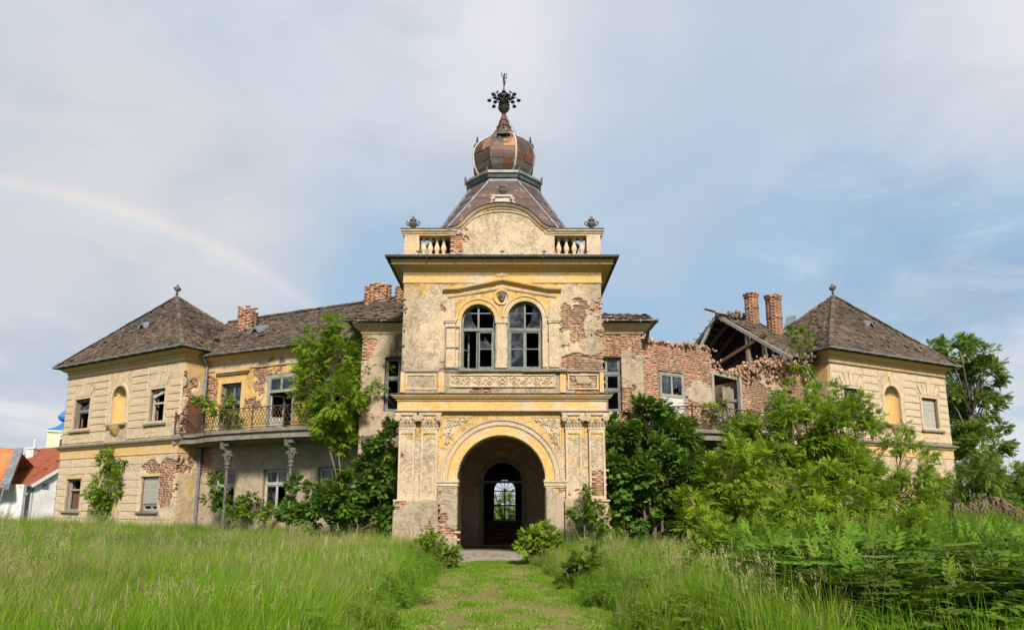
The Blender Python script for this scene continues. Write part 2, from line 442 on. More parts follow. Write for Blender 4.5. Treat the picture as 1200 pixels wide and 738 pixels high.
# ------------------------------------------------------------------ frames: a wall plane with its own axes
class Frame:
    """u runs along the wall (left to right seen from outside), v goes into the building, z up"""
    def __init__(s, a, b):
        a, b = np.array(a, float), np.array(b, float)
        s.o = a; s.L = np.linalg.norm(b - a); s.d = (b - a) / s.L
        s.i = np.array([-s.d[1], s.d[0]])
        s.M = Matrix(((s.d[0], s.i[0], 0, a[0]), (s.d[1], s.i[1], 0, a[1]), (0, 0, 1, 0), (0, 0, 0, 1)))
    def px(s, x, y, v=0.0):
        """where a sight line of the photograph meets this wall at depth v"""
        dx, dy = (x - PPX) / FPX, -(y - PPY) / FPX
        r = np.array([dx, CT - dy * ST, ST + dy * CT])
        t = (v - (CAM[:2] - s.o) @ s.i) / (r[:2] @ s.i)
        p = CAM + t * r
        return float((p[:2] - s.o) @ s.d), float(p[2])
    def rect(s, x0, x1, y0, y1, v=0.0):
        """u0,u1,z0,z1 of an upright rectangle from its picture edges (y0 above y1)"""
        ym, xm = (y0 + y1) / 2, (x0 + x1) / 2
        return s.px(x0, ym, v)[0], s.px(x1, ym, v)[0], s.px(xm, y1, v)[1], s.px(xm, y0, v)[1]
    def w(s, u, v, z):
        p = s.o + u * s.d + v * s.i
        return np.array([p[0], p[1], z])
def at(x, y, Y):
    dx, dy = (x - PPX) / FPX, -(y - PPY) / FPX
    r = np.array([dx, CT - dy * ST, ST + dy * CT])
    return CAM + r * (Y / r[1])

# ------------------------------------------------------------------ mesh builder
class MB:
    def __init__(s):
        s.v, s.f, s.m, s.t = [], [], [], []
    def add(s, vs, fs, mi=0, tone=0.5):
        k = len(s.v)
        s.v.extend([tuple(p) for p in vs])
        s.f.extend([tuple(i + k for i in f) for f in fs])
        s.m.extend([mi] * len(fs)); s.t.extend([tone] * len(vs))
    def hexa(s, p, mi=0, tone=0.5):
        s.add(p, [(0, 3, 2, 1), (4, 5, 6, 7), (0, 1, 5, 4), (1, 2, 6, 5), (2, 3, 7, 6), (3, 0, 4, 7)], mi, tone)
    def box(s, u0, u1, v0, v1, z0, z1, mi=0, j=0.0, tone=0.5):
        p = [(u0, v0, z0), (u1, v0, z0), (u1, v1, z0), (u0, v1, z0), (u0, v0, z1), (u1, v0, z1), (u1, v1, z1), (u0, v1, z1)]
        if j: p = [tuple(c + rnd.uniform(-j, j) for c in q) for q in p]
        s.hexa(p, mi, tone)
    def bar(s, a, b, w, h=None, mi=0, up=(0, 0, 1)):
        a, b = Vector(a), Vector(b); h = h or w
        d = (b - a).normalized(); up = Vector(up)
        x = d.cross(up)
        if x.length < 1e-4: x = d.cross(Vector((0, 1, 0)))
        x.normalize(); y = x.cross(d)
        x *= w / 2; y *= h / 2
        s.hexa([a - x - y, a + x - y, a + x + y, a - x + y, b - x - y, b + x - y, b + x + y, b - x + y], mi)
    def tube(s, pts, r, n=6, mi=0, cap=True):
        pts = [Vector(p) for p in pts]
        rs = r if isinstance(r, (list, tuple)) else [r] * len(pts)
        rings, ref = [], None
        for i, p in enumerate(pts):
            d = (pts[min(i + 1, len(pts) - 1)] - pts[max(i - 1, 0)])
            if d.length < 1e-9: d = Vector((0, 0, 1))
            d.normalize()
            if ref is None:
                ref = d.cross(Vector((0, 0, 1)))
                if ref.length < 0.05: ref = d.cross(Vector((1, 0, 0)))
            ref = (ref - d * ref.dot(d)).normalized()
            o = d.cross(ref)
            rings.append([p + (ref * math.cos(2 * math.pi * k / n) + o * math.sin(2 * math.pi * k / n)) * rs[i] for k in range(n)])
        vs = [q for g in rings for q in g]
        fs = [(i * n + k, i * n + (k + 1) % n, (i + 1) * n + (k + 1) % n, (i + 1) * n + k) for i in range(len(pts) - 1) for k in range(n)]
        if cap:
            fs += [tuple(reversed(range(n))), tuple((len(pts) - 1) * n + k for k in range(n))]
        s.add(vs, fs, mi)
    def lathe(s, prof, c=(0, 0, 0), n=14, mi=0, a0=0.0, sq=(1, 1)):
        vs = [(c[0] + r * sq[0] * math.cos(a0 + 2 * math.pi * k / n), c[1] + r * sq[1] * math.sin(a0 + 2 * math.pi * k / n), c[2] + z) for r, z in prof for k in range(n)]
        fs = [(i * n + k, i * n + (k + 1) % n, (i + 1) * n + (k + 1) % n, (i + 1) * n + k) for i in range(len(prof) - 1) for k in range(n)]
        fs += [tuple(reversed(range(n))), tuple((len(prof) - 1) * n + k for k in range(n))]
        s.add(vs, fs, mi)
    def ball(s, c, r, n=8, mi=0, sq=(1, 1, 1)):
        pr = [(math.sin(math.pi * i / 6) * r + 1e-4, -math.cos(math.pi * i / 6) * r * sq[2]) for i in range(7)]
        s.lathe(pr, c, n, mi, 0, sq[:2])
    def sweep(s, path, prof, closed=False, mi=0):
        """mould a profile [(out, z)] along a plan path [(u, v)]; out is to the right of the direction of travel"""
        n = len(path)
        nr = []
        for i in range(n):
            a = np.array(path[i]); 
            if closed or 0 < i < n - 1:
                d0 = a - np.array(path[i - 1]); d1 = np.array(path[(i + 1) % n]) - a
            elif i == 0: d0 = d1 = np.array(path[1]) - a
            else: d0 = d1 = a - np.array(path[i - 1])
            d0 = d0 / np.linalg.norm(d0); d1 = d1 / np.linalg.norm(d1)
            n0, n1 = np.array([d0[1], -d0[0]]), np.array([d1[1], -d1[0]])
            b = n0 + n1; b /= np.linalg.norm(b)
            nr.append(b / max(0.3, b @ n0))
        m = len(prof)
        vs = [(path[i][0] + nr[i][0] * o, path[i][1] + nr[i][1] * o, z) for i in range(n) for o, z in prof]
        fs = []
        for i in range(n if closed else n - 1):
            j = (i + 1) % n
            for k in range(m - 1):
                fs.append((i * m + k, j * m + k, j * m + k + 1, i * m + k + 1))
        if not closed:
            fs += [tuple(range(m)), tuple(reversed([(n - 1) * m + k for k in range(m)]))]
        s.add(vs, fs, mi)
    def arch(s, path, prof, mi=0):
        """mould a profile [(side, v)] along a path in the wall plane [(u, z)]; side is to the left of travel"""
        n, m = len(path), len(prof)
        vs, fs = [], []
        for i in range(n):
            a = np.array(path[max(i - 1, 0)]); c = np.array(path[min(i + 1, n - 1)])
            d = (c - a) / np.linalg.norm(c - a)
            nn = np.array([-d[1], d[0]])
            vs += [(path[i][0] + nn[0] * o, v, path[i][1] + nn[1] * o) for o, v in prof]
        for i in range(n - 1):
            for k in range(m - 1):
                fs.append((i * m + k, i * m + k + 1, (i + 1) * m + k + 1, (i + 1) * m + k))
        fs += [tuple(range(m)), tuple((n - 1) * m + k for k in reversed(range(m)))]
        s.add(vs, fs, mi)
    def prism(s, poly, v0, v1, mi=0):
        """solid with outline [(u, z)] between depths v0 (front) and v1"""
        n = len(poly)
        vs = [(u, v0, z) for u, z in poly] + [(u, v1, z) for u, z in poly]
        fs = [tuple(range(n)), tuple(reversed(range(n, 2 * n)))] + [(i, i + n, (i + 1) % n + n, (i + 1) % n) for i in range(n)]
        s.add(vs, fs, mi)

WM = {}
def link(o, parent=None, M=None):
    COL.objects.link(o)
    M = M or Matrix.Identity(4)
    WM[o.name] = M
    if parent is not None:
        o.parent = parent
        o.matrix_basis = WM[parent.name].inverted() @ M
    else:
        o.matrix_basis = M
    return o
def obj(name, mb, mats, parent=None, M=None, smooth=False, kind=None, label=None):
    me = bpy.data.meshes.new(name)
    me.from_pydata(mb.v, [], mb.f)
    mats = [mats] if isinstance(mats, str) else mats
    for m in mats: me.materials.append(MATS[m])
    me.polygons.foreach_set('material_index', mb.m)
    a = me.attributes.new('tone', 'FLOAT', 'POINT'); a.data.foreach_set('value', np.array(mb.t, dtype=np.float32))
    if smooth: me.polygons.foreach_set('use_smooth', [True] * len(mb.f))
    me.update()
    # recentre the origin on the part so that it can be picked up on its own
    o = bpy.data.objects.new(name, me)
    link(o, parent, M)
    if kind: o['kind'] = kind
    if label: o['label'] = label
    return o
def mesh_np(name, V, F, mat, attrs=None, smooth=False):
    me = bpy.data.meshes.new(name)
    V = np.ascontiguousarray(V, dtype=np.float32); F = np.ascontiguousarray(F, dtype=np.int32)
    k = F.shape[1]
    me.vertices.add(len(V)); me.vertices.foreach_set('co', V.ravel())
    me.loops.add(F.size); me.loops.foreach_set('vertex_index', F.ravel())
    me.polygons.add(len(F)); me.polygons.foreach_set('loop_start', np.arange(0, F.size, k, dtype=np.int32))
    if smooth: me.polygons.foreach_set('use_smooth', np.ones(len(F), dtype=bool))
    me.update(calc_edges=True)
    for an, av in (attrs or {}).items():
        a = me.attributes.new(an, 'FLOAT', 'POINT'); a.data.foreach_set('value', np.ascontiguousarray(av, dtype=np.float32))
    me.materials.append(MATS[mat])
    return me
def obj_np(name, V, F, mat, parent=None, M=None, attrs=None, kind=None, smooth=False, label=None):
    o = bpy.data.objects.new(name, mesh_np(name, V, F, mat, attrs, smooth))
    link(o, parent, M)
    if kind: o['kind'] = kind
    if label: o['label'] = label
    return o
def tag(o, label=None, cat=None, group=None, kind=None):
    if label: o['label'] = label
    if cat: o['category'] = cat
    if group: o['group'] = group
    if kind: o['kind'] = kind
    return o
def thing(name, label, cat, loc=(0, 0, 0), group=None, parent=None):
    o = bpy.data.objects.new(name, None)
    o.empty_display_size = 0.3
    link(o, parent, Matrix.Translation(Vector(loc)))
    return tag(o, label, cat, group)
def shift(mb, c):
    """move a mesh so that c becomes its origin and return the matching matrix"""
    mb.v = [(x - c[0], y - c[1], z - c[2]) for x, y, z in mb.v]
    return Matrix.Translation(Vector(c))

# ------------------------------------------------------------------ boxes in bulk (bricks, tiles)
_BF = np.array([(0, 3, 2, 1), (4, 5, 6, 7), (0, 1, 5, 4), (1, 2, 6, 5), (2, 3, 7, 6), (3, 0, 4, 7)])
def bulk_boxes(c, h, jit=0.0, rot=None):
    """c (n,3) centres, h (n,3) half sizes -> vertices, quads"""
    n = len(c)
    sg = np.array([(-1, -1, -1), (1, -1, -1), (1, 1, -1), (-1, 1, -1), (-1, -1, 1), (1, -1, 1), (1, 1, 1), (-1, 1, 1)], float)
    L = sg[None] * h[:, None, :]
    if jit: L = L + rng.uniform(-jit, jit, L.shape)
    if rot is not None: L = np.einsum('nij,nkj->nki', rot, L)
    V = (L + c[:, None, :]).reshape(-1, 3)
    F = (_BF[None] + (np.arange(n) * 8)[:, None, None]).reshape(-1, 4)
    return V, F
def rand_rot(n, amp=math.pi):
    a = rng.uniform(-amp, amp, (n, 3))
    return eul(a)
def eul(a):
    cx, sx, cy, sy, cz, sz = np.cos(a[:, 0]), np.sin(a[:, 0]), np.cos(a[:, 1]), np.sin(a[:, 1]), np.cos(a[:, 2]), np.sin(a[:, 2])
    Rm = np.empty((len(a), 3, 3))
    Rm[:, 0, 0] = cy * cz; Rm[:, 0, 1] = sx * sy * cz - cx * sz; Rm[:, 0, 2] = cx * sy * cz + sx * sz
    Rm[:, 1, 0] = cy * sz; Rm[:, 1, 1] = sx * sy * sz + cx * cz; Rm[:, 1, 2] = cx * sy * sz - sx * cz
    Rm[:, 2, 0] = -sy; Rm[:, 2, 1] = sx * cy; Rm[:, 2, 2] = cx * cy
    return Rm

# ------------------------------------------------------------------ walls
def in_hole(h, u, z, g=0.0):
    """h = (u0,u1,z0,z1) or (u0,u1,z0,z1,'arch') with a half-round head"""
    r = (u > h[0] - g) & (u < h[1] + g) & (z > h[2] - g) & (z < h[3] + g)
    if len(h) > 4:
        R_ = (h[1] - h[0]) / 2; zc = h[3] - R_; uc = (h[0] + h[1]) / 2
        r &= (z < zc) | ((u - uc) ** 2 + (z - zc) ** 2 < (R_ + g) ** 2)
    return r
def axis(a, b, cell, cuts):
    pts = sorted(set([round(a, 4), round(b, 4)] + [round(c, 4) for c in cuts if a < c < b]))
    out = []
    for p, q in zip(pts[:-1], pts[1:]):
        n = max(1, round((q - p) / cell))
        out += list(np.linspace(p, q, n + 1)[:-1])
    return np.array(out + [pts[-1]])
def grid_mesh(us, zs, keep, v, thick, attrs, fixed=None, jit=0.0):
    """cells kept -> front faces at depth v(u,z) and skirts round every hole"""
    nu, nz = len(us), len(zs)
    U, Z = np.meshgrid(us, zs, indexing='ij')
    idx = lambda i, j: i * nz + j
    V = np.stack([U, v, Z], -1).reshape(-1, 3)
    I, J = np.nonzero(keep)
    F = np.stack([idx(I, J), idx(I + 1, J), idx(I + 1, J + 1), idx(I, J + 1)], -1)
    # ragged look of broken edges
    if jit:
        edge = np.zeros((nu, nz), bool)
        kp = np.zeros((nu + 1, nz + 1), int); kp[1:nu, 1:nz] = keep
        cnt = kp[:-1, :-1] + kp[1:, :-1] + kp[:-1, 1:] + kp[1:, 1:]
        edge = (cnt > 0) & (cnt < 4)
        if fixed is not None: edge &= ~fixed
        e = edge.reshape(-1)
        V[e, 0] += rng.uniform(-jit, jit, e.sum()); V[e, 2] += rng.uniform(-jit, jit, e.sum())
    kp = np.zeros((nu + 1, nz + 1), bool); kp[1:nu, 1:nz] = keep
    sk = []
    for (di, dj, a, b) in ((-1, 0, (0, 1), (0, 0)), (1, 0, (1, 0), (1, 1)), (0, -1, (0, 0), (1, 0)), (0, 1, (1, 1), (0, 1))):
        nb = kp[1 + di:nu + di, 1 + dj:nz + dj]
        I2, J2 = np.nonzero(keep & ~nb)
        sk.append(np.stack([idx(I2 + b[0], J2 + b[1]), idx(I2 + a[0], J2 + a[1])], -1))
    sk = np.concatenate(sk)
    n0 = len(V)
    B = V.copy(); B[:, 1] += thick
    F2 = np.stack([sk[:, 0], sk[:, 1], sk[:, 1] + n0, sk[:, 0] + n0], -1)
    V = np.concatenate([V, B]); F = np.concatenate([F, F2])
    A = {k: np.concatenate([a.reshape(-1)] * 2) for k, a in attrs.items()}
    used, inv = np.unique(F, return_inverse=True)
    return V[used], inv.reshape(F.shape), {k: a[used] for k, a in A.items()}
def wall(parent, M, u0, u1, z0, z1, holes=(), brick=None, paint=None, damp=None, cell=0.075, mat='plaster', v0=0.0, top=None, seed=0, rough=0.012, label=None, outline=None):
    """plaster coat with holes over a brick core; bricks stand free where the coat has gone"""
    us = axis(u0, u1, cell, [h[0] for h in holes] + [h[1] for h in holes])
    zs = axis(z0, z1, cell, [h[2] for h in holes] + [h[3] for h in holes])
    cu, cz = np.meshgrid((us[1:] + us[:-1]) / 2, (zs[1:] + zs[:-1]) / 2, indexing='ij')
    U, Z = np.meshgrid(us, zs, indexing='ij')
    solid = np.ones(cu.shape, bool)
    for h in holes: solid &= ~in_hole(h, cu, cz)
    if outline is not None: solid &= outline(cu, cz)
    bm = brick(cu, cz) if brick is not None else np.zeros(cu.shape)
    coat = solid & (bm < 0.5)
    v = v0 + (fbm(U * 1.3, Z * 1.3, seed + 40, 3) - 0.5) * rough * 2 + np.abs(fbm(U * 3.1, Z * 3.1, seed + 50, 3) - 0.5) * rough * 1.6
    pa = paint(U, Z) if paint is not None else np.zeros(U.shape)
    da = damp(U, Z) if damp is not None else np.zeros(U.shape)
    fixed = np.zeros(U.shape, bool)
    for h in holes:
        fixed |= (np.abs(U - h[0]) < 1e-3) | (np.abs(U - h[1]) < 1e-3) | (np.abs(Z - h[2]) < 1e-3) | (np.abs(Z - h[3]) < 1e-3)
    fixed[0, :] = fixed[-1, :] = True; fixed[:, 0] = fixed[:, -1] = True
    V, F, A = grid_mesh(us, zs, coat, v, 0.04, {'paint': pa, 'damp': da}, fixed, cell * 0.38)
    w = obj_np('wall', V, F, mat, parent, M, A, label=label)
    # brick core
    us2 = axis(u0 + .06, u1 - .06, 0.3, [h[0] for h in holes] + [h[1] for h in holes])
    zs2 = axis(z0, z1, 0.3, [h[2] for h in holes] + [h[3] for h in holes])
    if any(len(h) > 4 for h in holes) or outline is not None: us2, zs2 = np.concatenate([[u0 + .06], us[(us > u0 + .09) & (us < u1 - .09)], [u1 - .06]]), zs
    cu2, cz2 = np.meshgrid((us2[1:] + us2[:-1]) / 2, (zs2[1:] + zs2[:-1]) / 2, indexing='ij')
    s2 = np.ones(cu2.shape, bool)
    for h in holes: s2 &= ~in_hole(h, cu2, cz2)
    if outline is not None: s2 &= outline(cu2, cz2)
    if brick is not None:
        V, F, A = grid_mesh(us2, zs2, s2, np.full((len(us2), len(zs2)), v0 + 0.055), 0.4, {})
        obj_np('brick_core', V, F, 'mortar', w, M)
        cs, hs = [], []
        rows = int((z1 - z0) / 0.078)
        for r in range(rows):
            zc = z0 + (r + 0.5) * 0.078
            u = u0 + 0.02 + (0.0 if r % 2 else 0.125) + rnd.uniform(0, .03)
            while u < u1 - 0.13:
                L = 0.25 if rnd.random() > .25 else 0.127
                cs.append((u + L / 2, zc, L)); u += L + rnd.uniform(0, .012)
        cs = np.array(cs)
        cs[:, 0] += rng.uniform(-0.012, 0.012, len(cs))
        k = brick(cs[:, 0], cs[:, 1]) > 0.36
        for h in holes: k &= ~in_hole(h, cs[:, 0], cs[:, 1], 0.05)
        if outline is not None: k &= outline(cs[:, 0], cs[:, 1])
        k &= rng.random(len(cs)) > 0.06
        cs = cs[k]
        n = len(cs)
        if n:
            er = fbm(cs[:, 0] * 1.5, cs[:, 1] * 2, seed + 77, 3)
            front = v0 + 0.012 + rng.uniform(0, 0.024, n) + np.where(er > 0.6, rng.uniform(0, 0.014, n), 0)
            c = np.stack([cs[:, 0], (front + v0 + 0.1) / 2, cs[:, 1]], -1)
            h_ = np.stack([cs[:, 2] / 2 - rng.uniform(0.004, 0.012, n), (v0 + 0.1 - front) / 2, np.full(n, 0.0355) - rng.uniform(0, 0.004, n)], -1)
            Vb, Fb = bulk_boxes(c, h_, 0.005, eul(rng.normal(0, 0.014, (n, 3))))
            obj_np('brick_facing', Vb, Fb, 'brick', w, M, {'tone': np.repeat(rng.random(n), 8)}, kind='stuff')
    return w
def reveal(mb, h, v0, v1, mi=0, sill=True):
    """the sides of a wall opening"""
    u0, u1, z0, z1 = h[:4]
    if len(h) > 4:
        R_ = (u1 - u0) / 2; uc = (u0 + u1) / 2; zc = z1 - R_
        pts = [(u0, z0)] + [(uc - R_ * math.cos(t), zc + R_ * math.sin(t)) for t in np.linspace(0, math.pi, 17)] + [(u1, z0)]
    else:
        pts = [(u0, z0), (u0, z1), (u1, z1), (u1, z0)]
    if sill: pts = pts + [pts[0]]
    for a, b in zip(pts[:-1], pts[1:]):
        mb.add([(a[0], v0, a[1]), (b[0], v0, b[1]), (b[0], v1, b[1]), (a[0], v1, a[1])], [(0, 1, 2, 3)], mi)

# ------------------------------------------------------------------ windows
def arc_pts(uc, zc, r, a0=math.pi, a1=0.0, n=17):
    return [(uc + r * math.cos(t), zc + r * math.sin(t)) for t in np.linspace(a0, a1, n)]
def ring(mb, u0, u1, z0, z1, v0, v1, w, mi=0):
    """rectangular frame of four bars, the stiles between the rails"""
    mb.box(u0, u1, v0, v1, z1 - w, z1, mi); mb.box(u0, u1, v0, v1, z0, z0 + w, mi)
    mb.box(u0, u0 + w, v0, v1, z0 + w, z1 - w, mi); mb.box(u1 - w, u1, v0, v1, z0 + w, z1 - w, mi)
def glass_pane(parent, M, u0, u1, z0, z1, v, broken=0.0):
    """a sheet of glass; broken ones keep a jagged part of it"""
    mb = MB()
    if broken <= 0:
        mb.box(u0, u1, v, v + 0.004, z0, z1)
    else:
        n = 7
        lo = rnd.random() < 0.5
        pr = [(u0 + (u1 - u0) * i / n, z0 + (z1 - z0) * min(0.95, max(0.05, broken + rnd.uniform(-.3, .3)))) for i in range(n + 1)]
        poly = [(u0, z0), (u1, z0)] + pr[::-1] if lo else [(u1, z1), (u0, z1)] + pr
        mb.prism(poly, v, v + 0.004)
    obj('pane', mb, 'dusty_glass', parent, M)
def window(parent, M, h, cols=2, rows=(0.68,), mat='white_sash', v=0.16, panes='', fw=0.07, sash=0.045, label=None, open_sash=()):
    """h = opening; rows = fractions of the height where a rail runs; panes = one letter per light from the bottom left:
       g glass, b broken, o empty"""
    u0, u1, z0, z1 = h[:4]
    mb = MB()
    ring(mb, u0, u1, z0, z1, v, v + 0.09, fw)
    zr = [z0 + fw] + [z0 + (z1 - z0) * r for r in rows] + [z1 - fw]
    for r in zr[1:-1]: mb.box(u0 + fw, u1 - fw, v - 0.01, v + 0.085, r - 0.045, r + 0.045)
    o = obj('window', mb, mat, parent, M, label=label)
    uc = np.linspace(u0 + fw, u1 - fw, cols + 1)
    k = 0
    for a, b in zip(zr[:-1], zr[1:]):
        a2 = a + (0.045 if a != zr[0] else 0); b2 = b - (0.045 if b != zr[-1] else 0)
        for i in range(cols):
            ch = panes[k] if k < len(panes) else 'g'
            k += 1
            if ch == 'x': continue
            s_ = MB()
            ring(s_, uc[i], uc[i + 1], a2, b2, v + 0.02, v + 0.065, sash)
            hh = b2 - a2
            if hh > 1.15:
                s_.box(uc[i] + sash, uc[i + 1] - sash, v + 0.022, v + 0.06, a2 + hh * 0.5 - 0.015, a2 + hh * 0.5 + 0.015)
            so = obj('sash', s_, mat, o, M)
            if ch in 'gb':
                glass_pane(o, M, uc[i] + sash - .005, uc[i + 1] - sash + .005, a2 + sash - .005, b2 - sash + .005, v + 0.04, 0 if ch == 'g' else rnd.uniform(0.3, 0.7))
    return o

# ------------------------------------------------------------------ roof tiles
def tiles(parent, name, M, quad, mask=None, mat='old_tile', tw=0.19, ex=0.17, wear=1.0, lift=0.03):
    """lay courses of flat tiles over the slope quad = (eave a, eave b, top b, top a), in frame coordinates"""
    A, B, Ct, Dt = [np.array(p, float) for p in quad]
    nrm = np.cross(B - A, (Dt + Ct) / 2 - (A + B) / 2); nrm /= np.linalg.norm(nrm)
    along = (B - A) / np.linalg.norm(B - A)
    upv = np.cross(nrm, along)
    H = ((Dt - A) @ upv + (Ct - B) @ upv) / 2
    rows = int(H / ex)
    cs, tn = [], []
    for r in range(rows):
        t = (r + 0.5) / rows
        L0 = A + (Dt - A) * t; L1 = B + (Ct - B) * t
        w = np.linalg.norm(L1 - L0)
        if w < 0.1: continue
        d = (L1 - L0) / w
        n = max(1, int(w / tw))
        s = (np.arange(n) + (0.5 if r % 2 else 0.15)) * tw
        s = s[s < w]
        cs.append(L0[None] + d[None] * s[:, None])
    c = np.concatenate(cs)
    if mask is not None: c = c[mask(c)]
    c = c[rng.random(len(c)) > 0.02 * wear]
    n = len(c)
    # sagging and unevenness of an old roof
    sag = (fbm(c @ along * 0.6, c @ upv * 0.6, 3, 3) - 0.5) * 0.10 * wear
    c = c + nrm[None] * (lift + sag + rng.normal(0, 0.008 * wear, n))[:, None]
    Bm = np.stack([along, upv, nrm], -1)
    e = np.stack([np.full(n, -0.09) + rng.normal(0, 0.035 * wear, n), rng.normal(0, 0.03 * wear, n), rng.normal(0, 0.05 * wear, n)], -1)
    slip = rng.random(n) < 0.035 * wear
    e[slip] *= 4
    Rm = Bm[None] @ eul(e)
    h = np.stack([np.full(n, tw * 0.485), np.full(n, ex * 0.80), np.full(n, 0.011)], -1)
    V, F = bulk_boxes(c, h, 0.006 * wear, Rm)
    big = fbm(c @ along * 0.35, c @ upv * 0.5, 9, 3)
    tone = np.clip(rng.random(n) * 0.75 + (big - 0.5) * 0.9 + 0.12, 0, 1)
    tone[rng.random(n) < 0.02] = 1.0
    return obj_np('roof_tile', V, F, mat, parent, M, {'tone': np.repeat(tone, 8)}, kind='stuff')
def ridge_caps(mb, a, b, r=0.11, L=0.32):
    a, b = Vector(a), Vector(b)
    n = max(1, int((b - a).length / L))
    d = (b - a) / n
    dn = d.normalized()
    side = dn.cross(Vector((0, 0, 1))).normalized(); up = side.cross(dn)
    for i in range(n):
        p = a + d * i + up * rnd.uniform(-.015, .015); q = p + d * 1.06 + up * 0.02
        vs = []
        for (c, rr) in ((p, r * rnd.uniform(.95, 1.15)), (q, r * 0.9)):
            for k in range(6):
                t = math.pi * k / 5
                vs.append(c + side * (math.cos(t) * rr) + up * (math.sin(t) * rr * 0.8))
        mb.add(vs, [(k, k + 1, k + 7, k + 6) for k in range(5)] + [(0, 1, 2, 3, 4, 5)], 0, rnd.random() * 0.8)
# ================================================================== THE PALACE
palace = thing('palace', 'derelict ochre country palace with a domed entrance tower and peeling plaster', 'palace', (-0.34, 27, 0))
T = Frame((-0.34, 23.0), (0.66, 23.0))
LP = Frame((-23.7, 35.9), (-15.2, 31.0))
LW = Frame((-14.6, 32.05), (-6.2, 28.25))
LB = Frame((-6.0, 26.6), (-3.8, 26.6))
RB = Frame((3.1, 26.6), (5.22, 26.6))
RW = Frame((5.22, 27.2), (14.4, 32.3))
RP = Frame((14.9, 31.4), (22.9, 35.5))
TM = T.M
TW, TD = 3.46, 6.6            # half width and depth of the tower
def part(name, mb, mats, M=TM, parent=palace, **kw):
    return obj(name, mb, mats, parent, M, **kw)

# ------------------------------------------------------------------ tower, lower storey
AR, AZ = 1.475, 2.62          # radius and springing height of the great arch
arch_hole = (-0.02 - AR, -0.02 + AR, -0.4, AZ + AR, 'arch')
def paint_low(U, Z):
    p = 0.55 * sstep(Z, 3.7, 4.5) - 0.35 * sstep(Z, 3.0, 1.2)
    return p + 0.25 * (np.hypot(U, Z - AZ) < 2.6) * sstep(Z, 2.4, 3.6)
def damp_low(U, Z): return 0.55 * sstep(Z, 1.6, 0.2) + 0.15
def brick_low(U, Z):
    n = fbm(U * 1.1, Z * 1.1, 21, 4)
    return n + 0.05 * sstep(Z, 2.9, 2.2) * sstep(Z, 1.0, 1.9) - 0.22 + 0.1 * sstep(U, 2.2, 3.2) * sstep(Z, 3.3, 2.6) - .4 * sstep(Z, 2.9, 3.4)
wall(palace, TM, -TW, TW, -0.4, 4.86, [arch_hole], brick_low, paint_low, damp_low, 0.06, 'plaster', seed=1)
mb = MB(); reveal(mb, arch_hole, 0.0, 0.62, sill=False)
part('arch_soffit', mb, 'trim_mixed')
# archivolt: broad yellow band and pale outer mouldings
path = arc_pts(-0.02, AZ, AR, math.pi, 0, 41)
mb = MB(); mb.arch(path, [(0, 0.01), (0, -0.05), (0.04, -0.06), (0.06, -0.04), (0.30, -0.045), (0.32, -0.02), (0.32, 0.01)])
part('archivolt', mb, 'trim_yellow')
mb = MB(); mb.arch(arc_pts(-0.02, AZ, AR + 0.322, math.pi, 0, 41), [(0, 0.01), (0, -0.075), (0.045, -0.095), (0.07, -0.07), (0.15, -0.08), (0.17, -0.12), (0.23, -0.13), (0.25, -0.03), (0.25, 0.01)])
part('archivolt_moulding', mb, 'trim_mixed')
# imposts and their piers
for a, b in ((-2.22, -1.44), (1.40, 2.16)):
    zi = AZ
    mb = MB()
    mb.box(a, b, -0.14, 0.55, zi - 0.10, zi, j=0.006); mb.box(a + .02, b - .02, -0.10, 0.54, zi - 0.22, zi - 0.10, j=0.006)
    mb.box(a + .05, b - .05, -0.07, 0.53, zi - 0.27, zi - 0.22)
    part('impost', mb, 'trim_stone')
    c = (a + b) / 2
    wall(palace, TM, a + 0.08, b - 0.03 if a < 0 else b - 0.08, -0.4, zi - 0.27, (), lambda U, Z: fbm(U * 1.6 + 4, Z * 1.3, 33, 4) + 0.2 * sstep(Z, 1.9, 2.2) - 0.16,
         lambda U, Z: -0.1 + 0 * U, lambda U, Z: 0.35 + 0.4 * sstep(Z, 1.2, 0), 0.06, 'plaster_damp', v0=-0.06, seed=3)
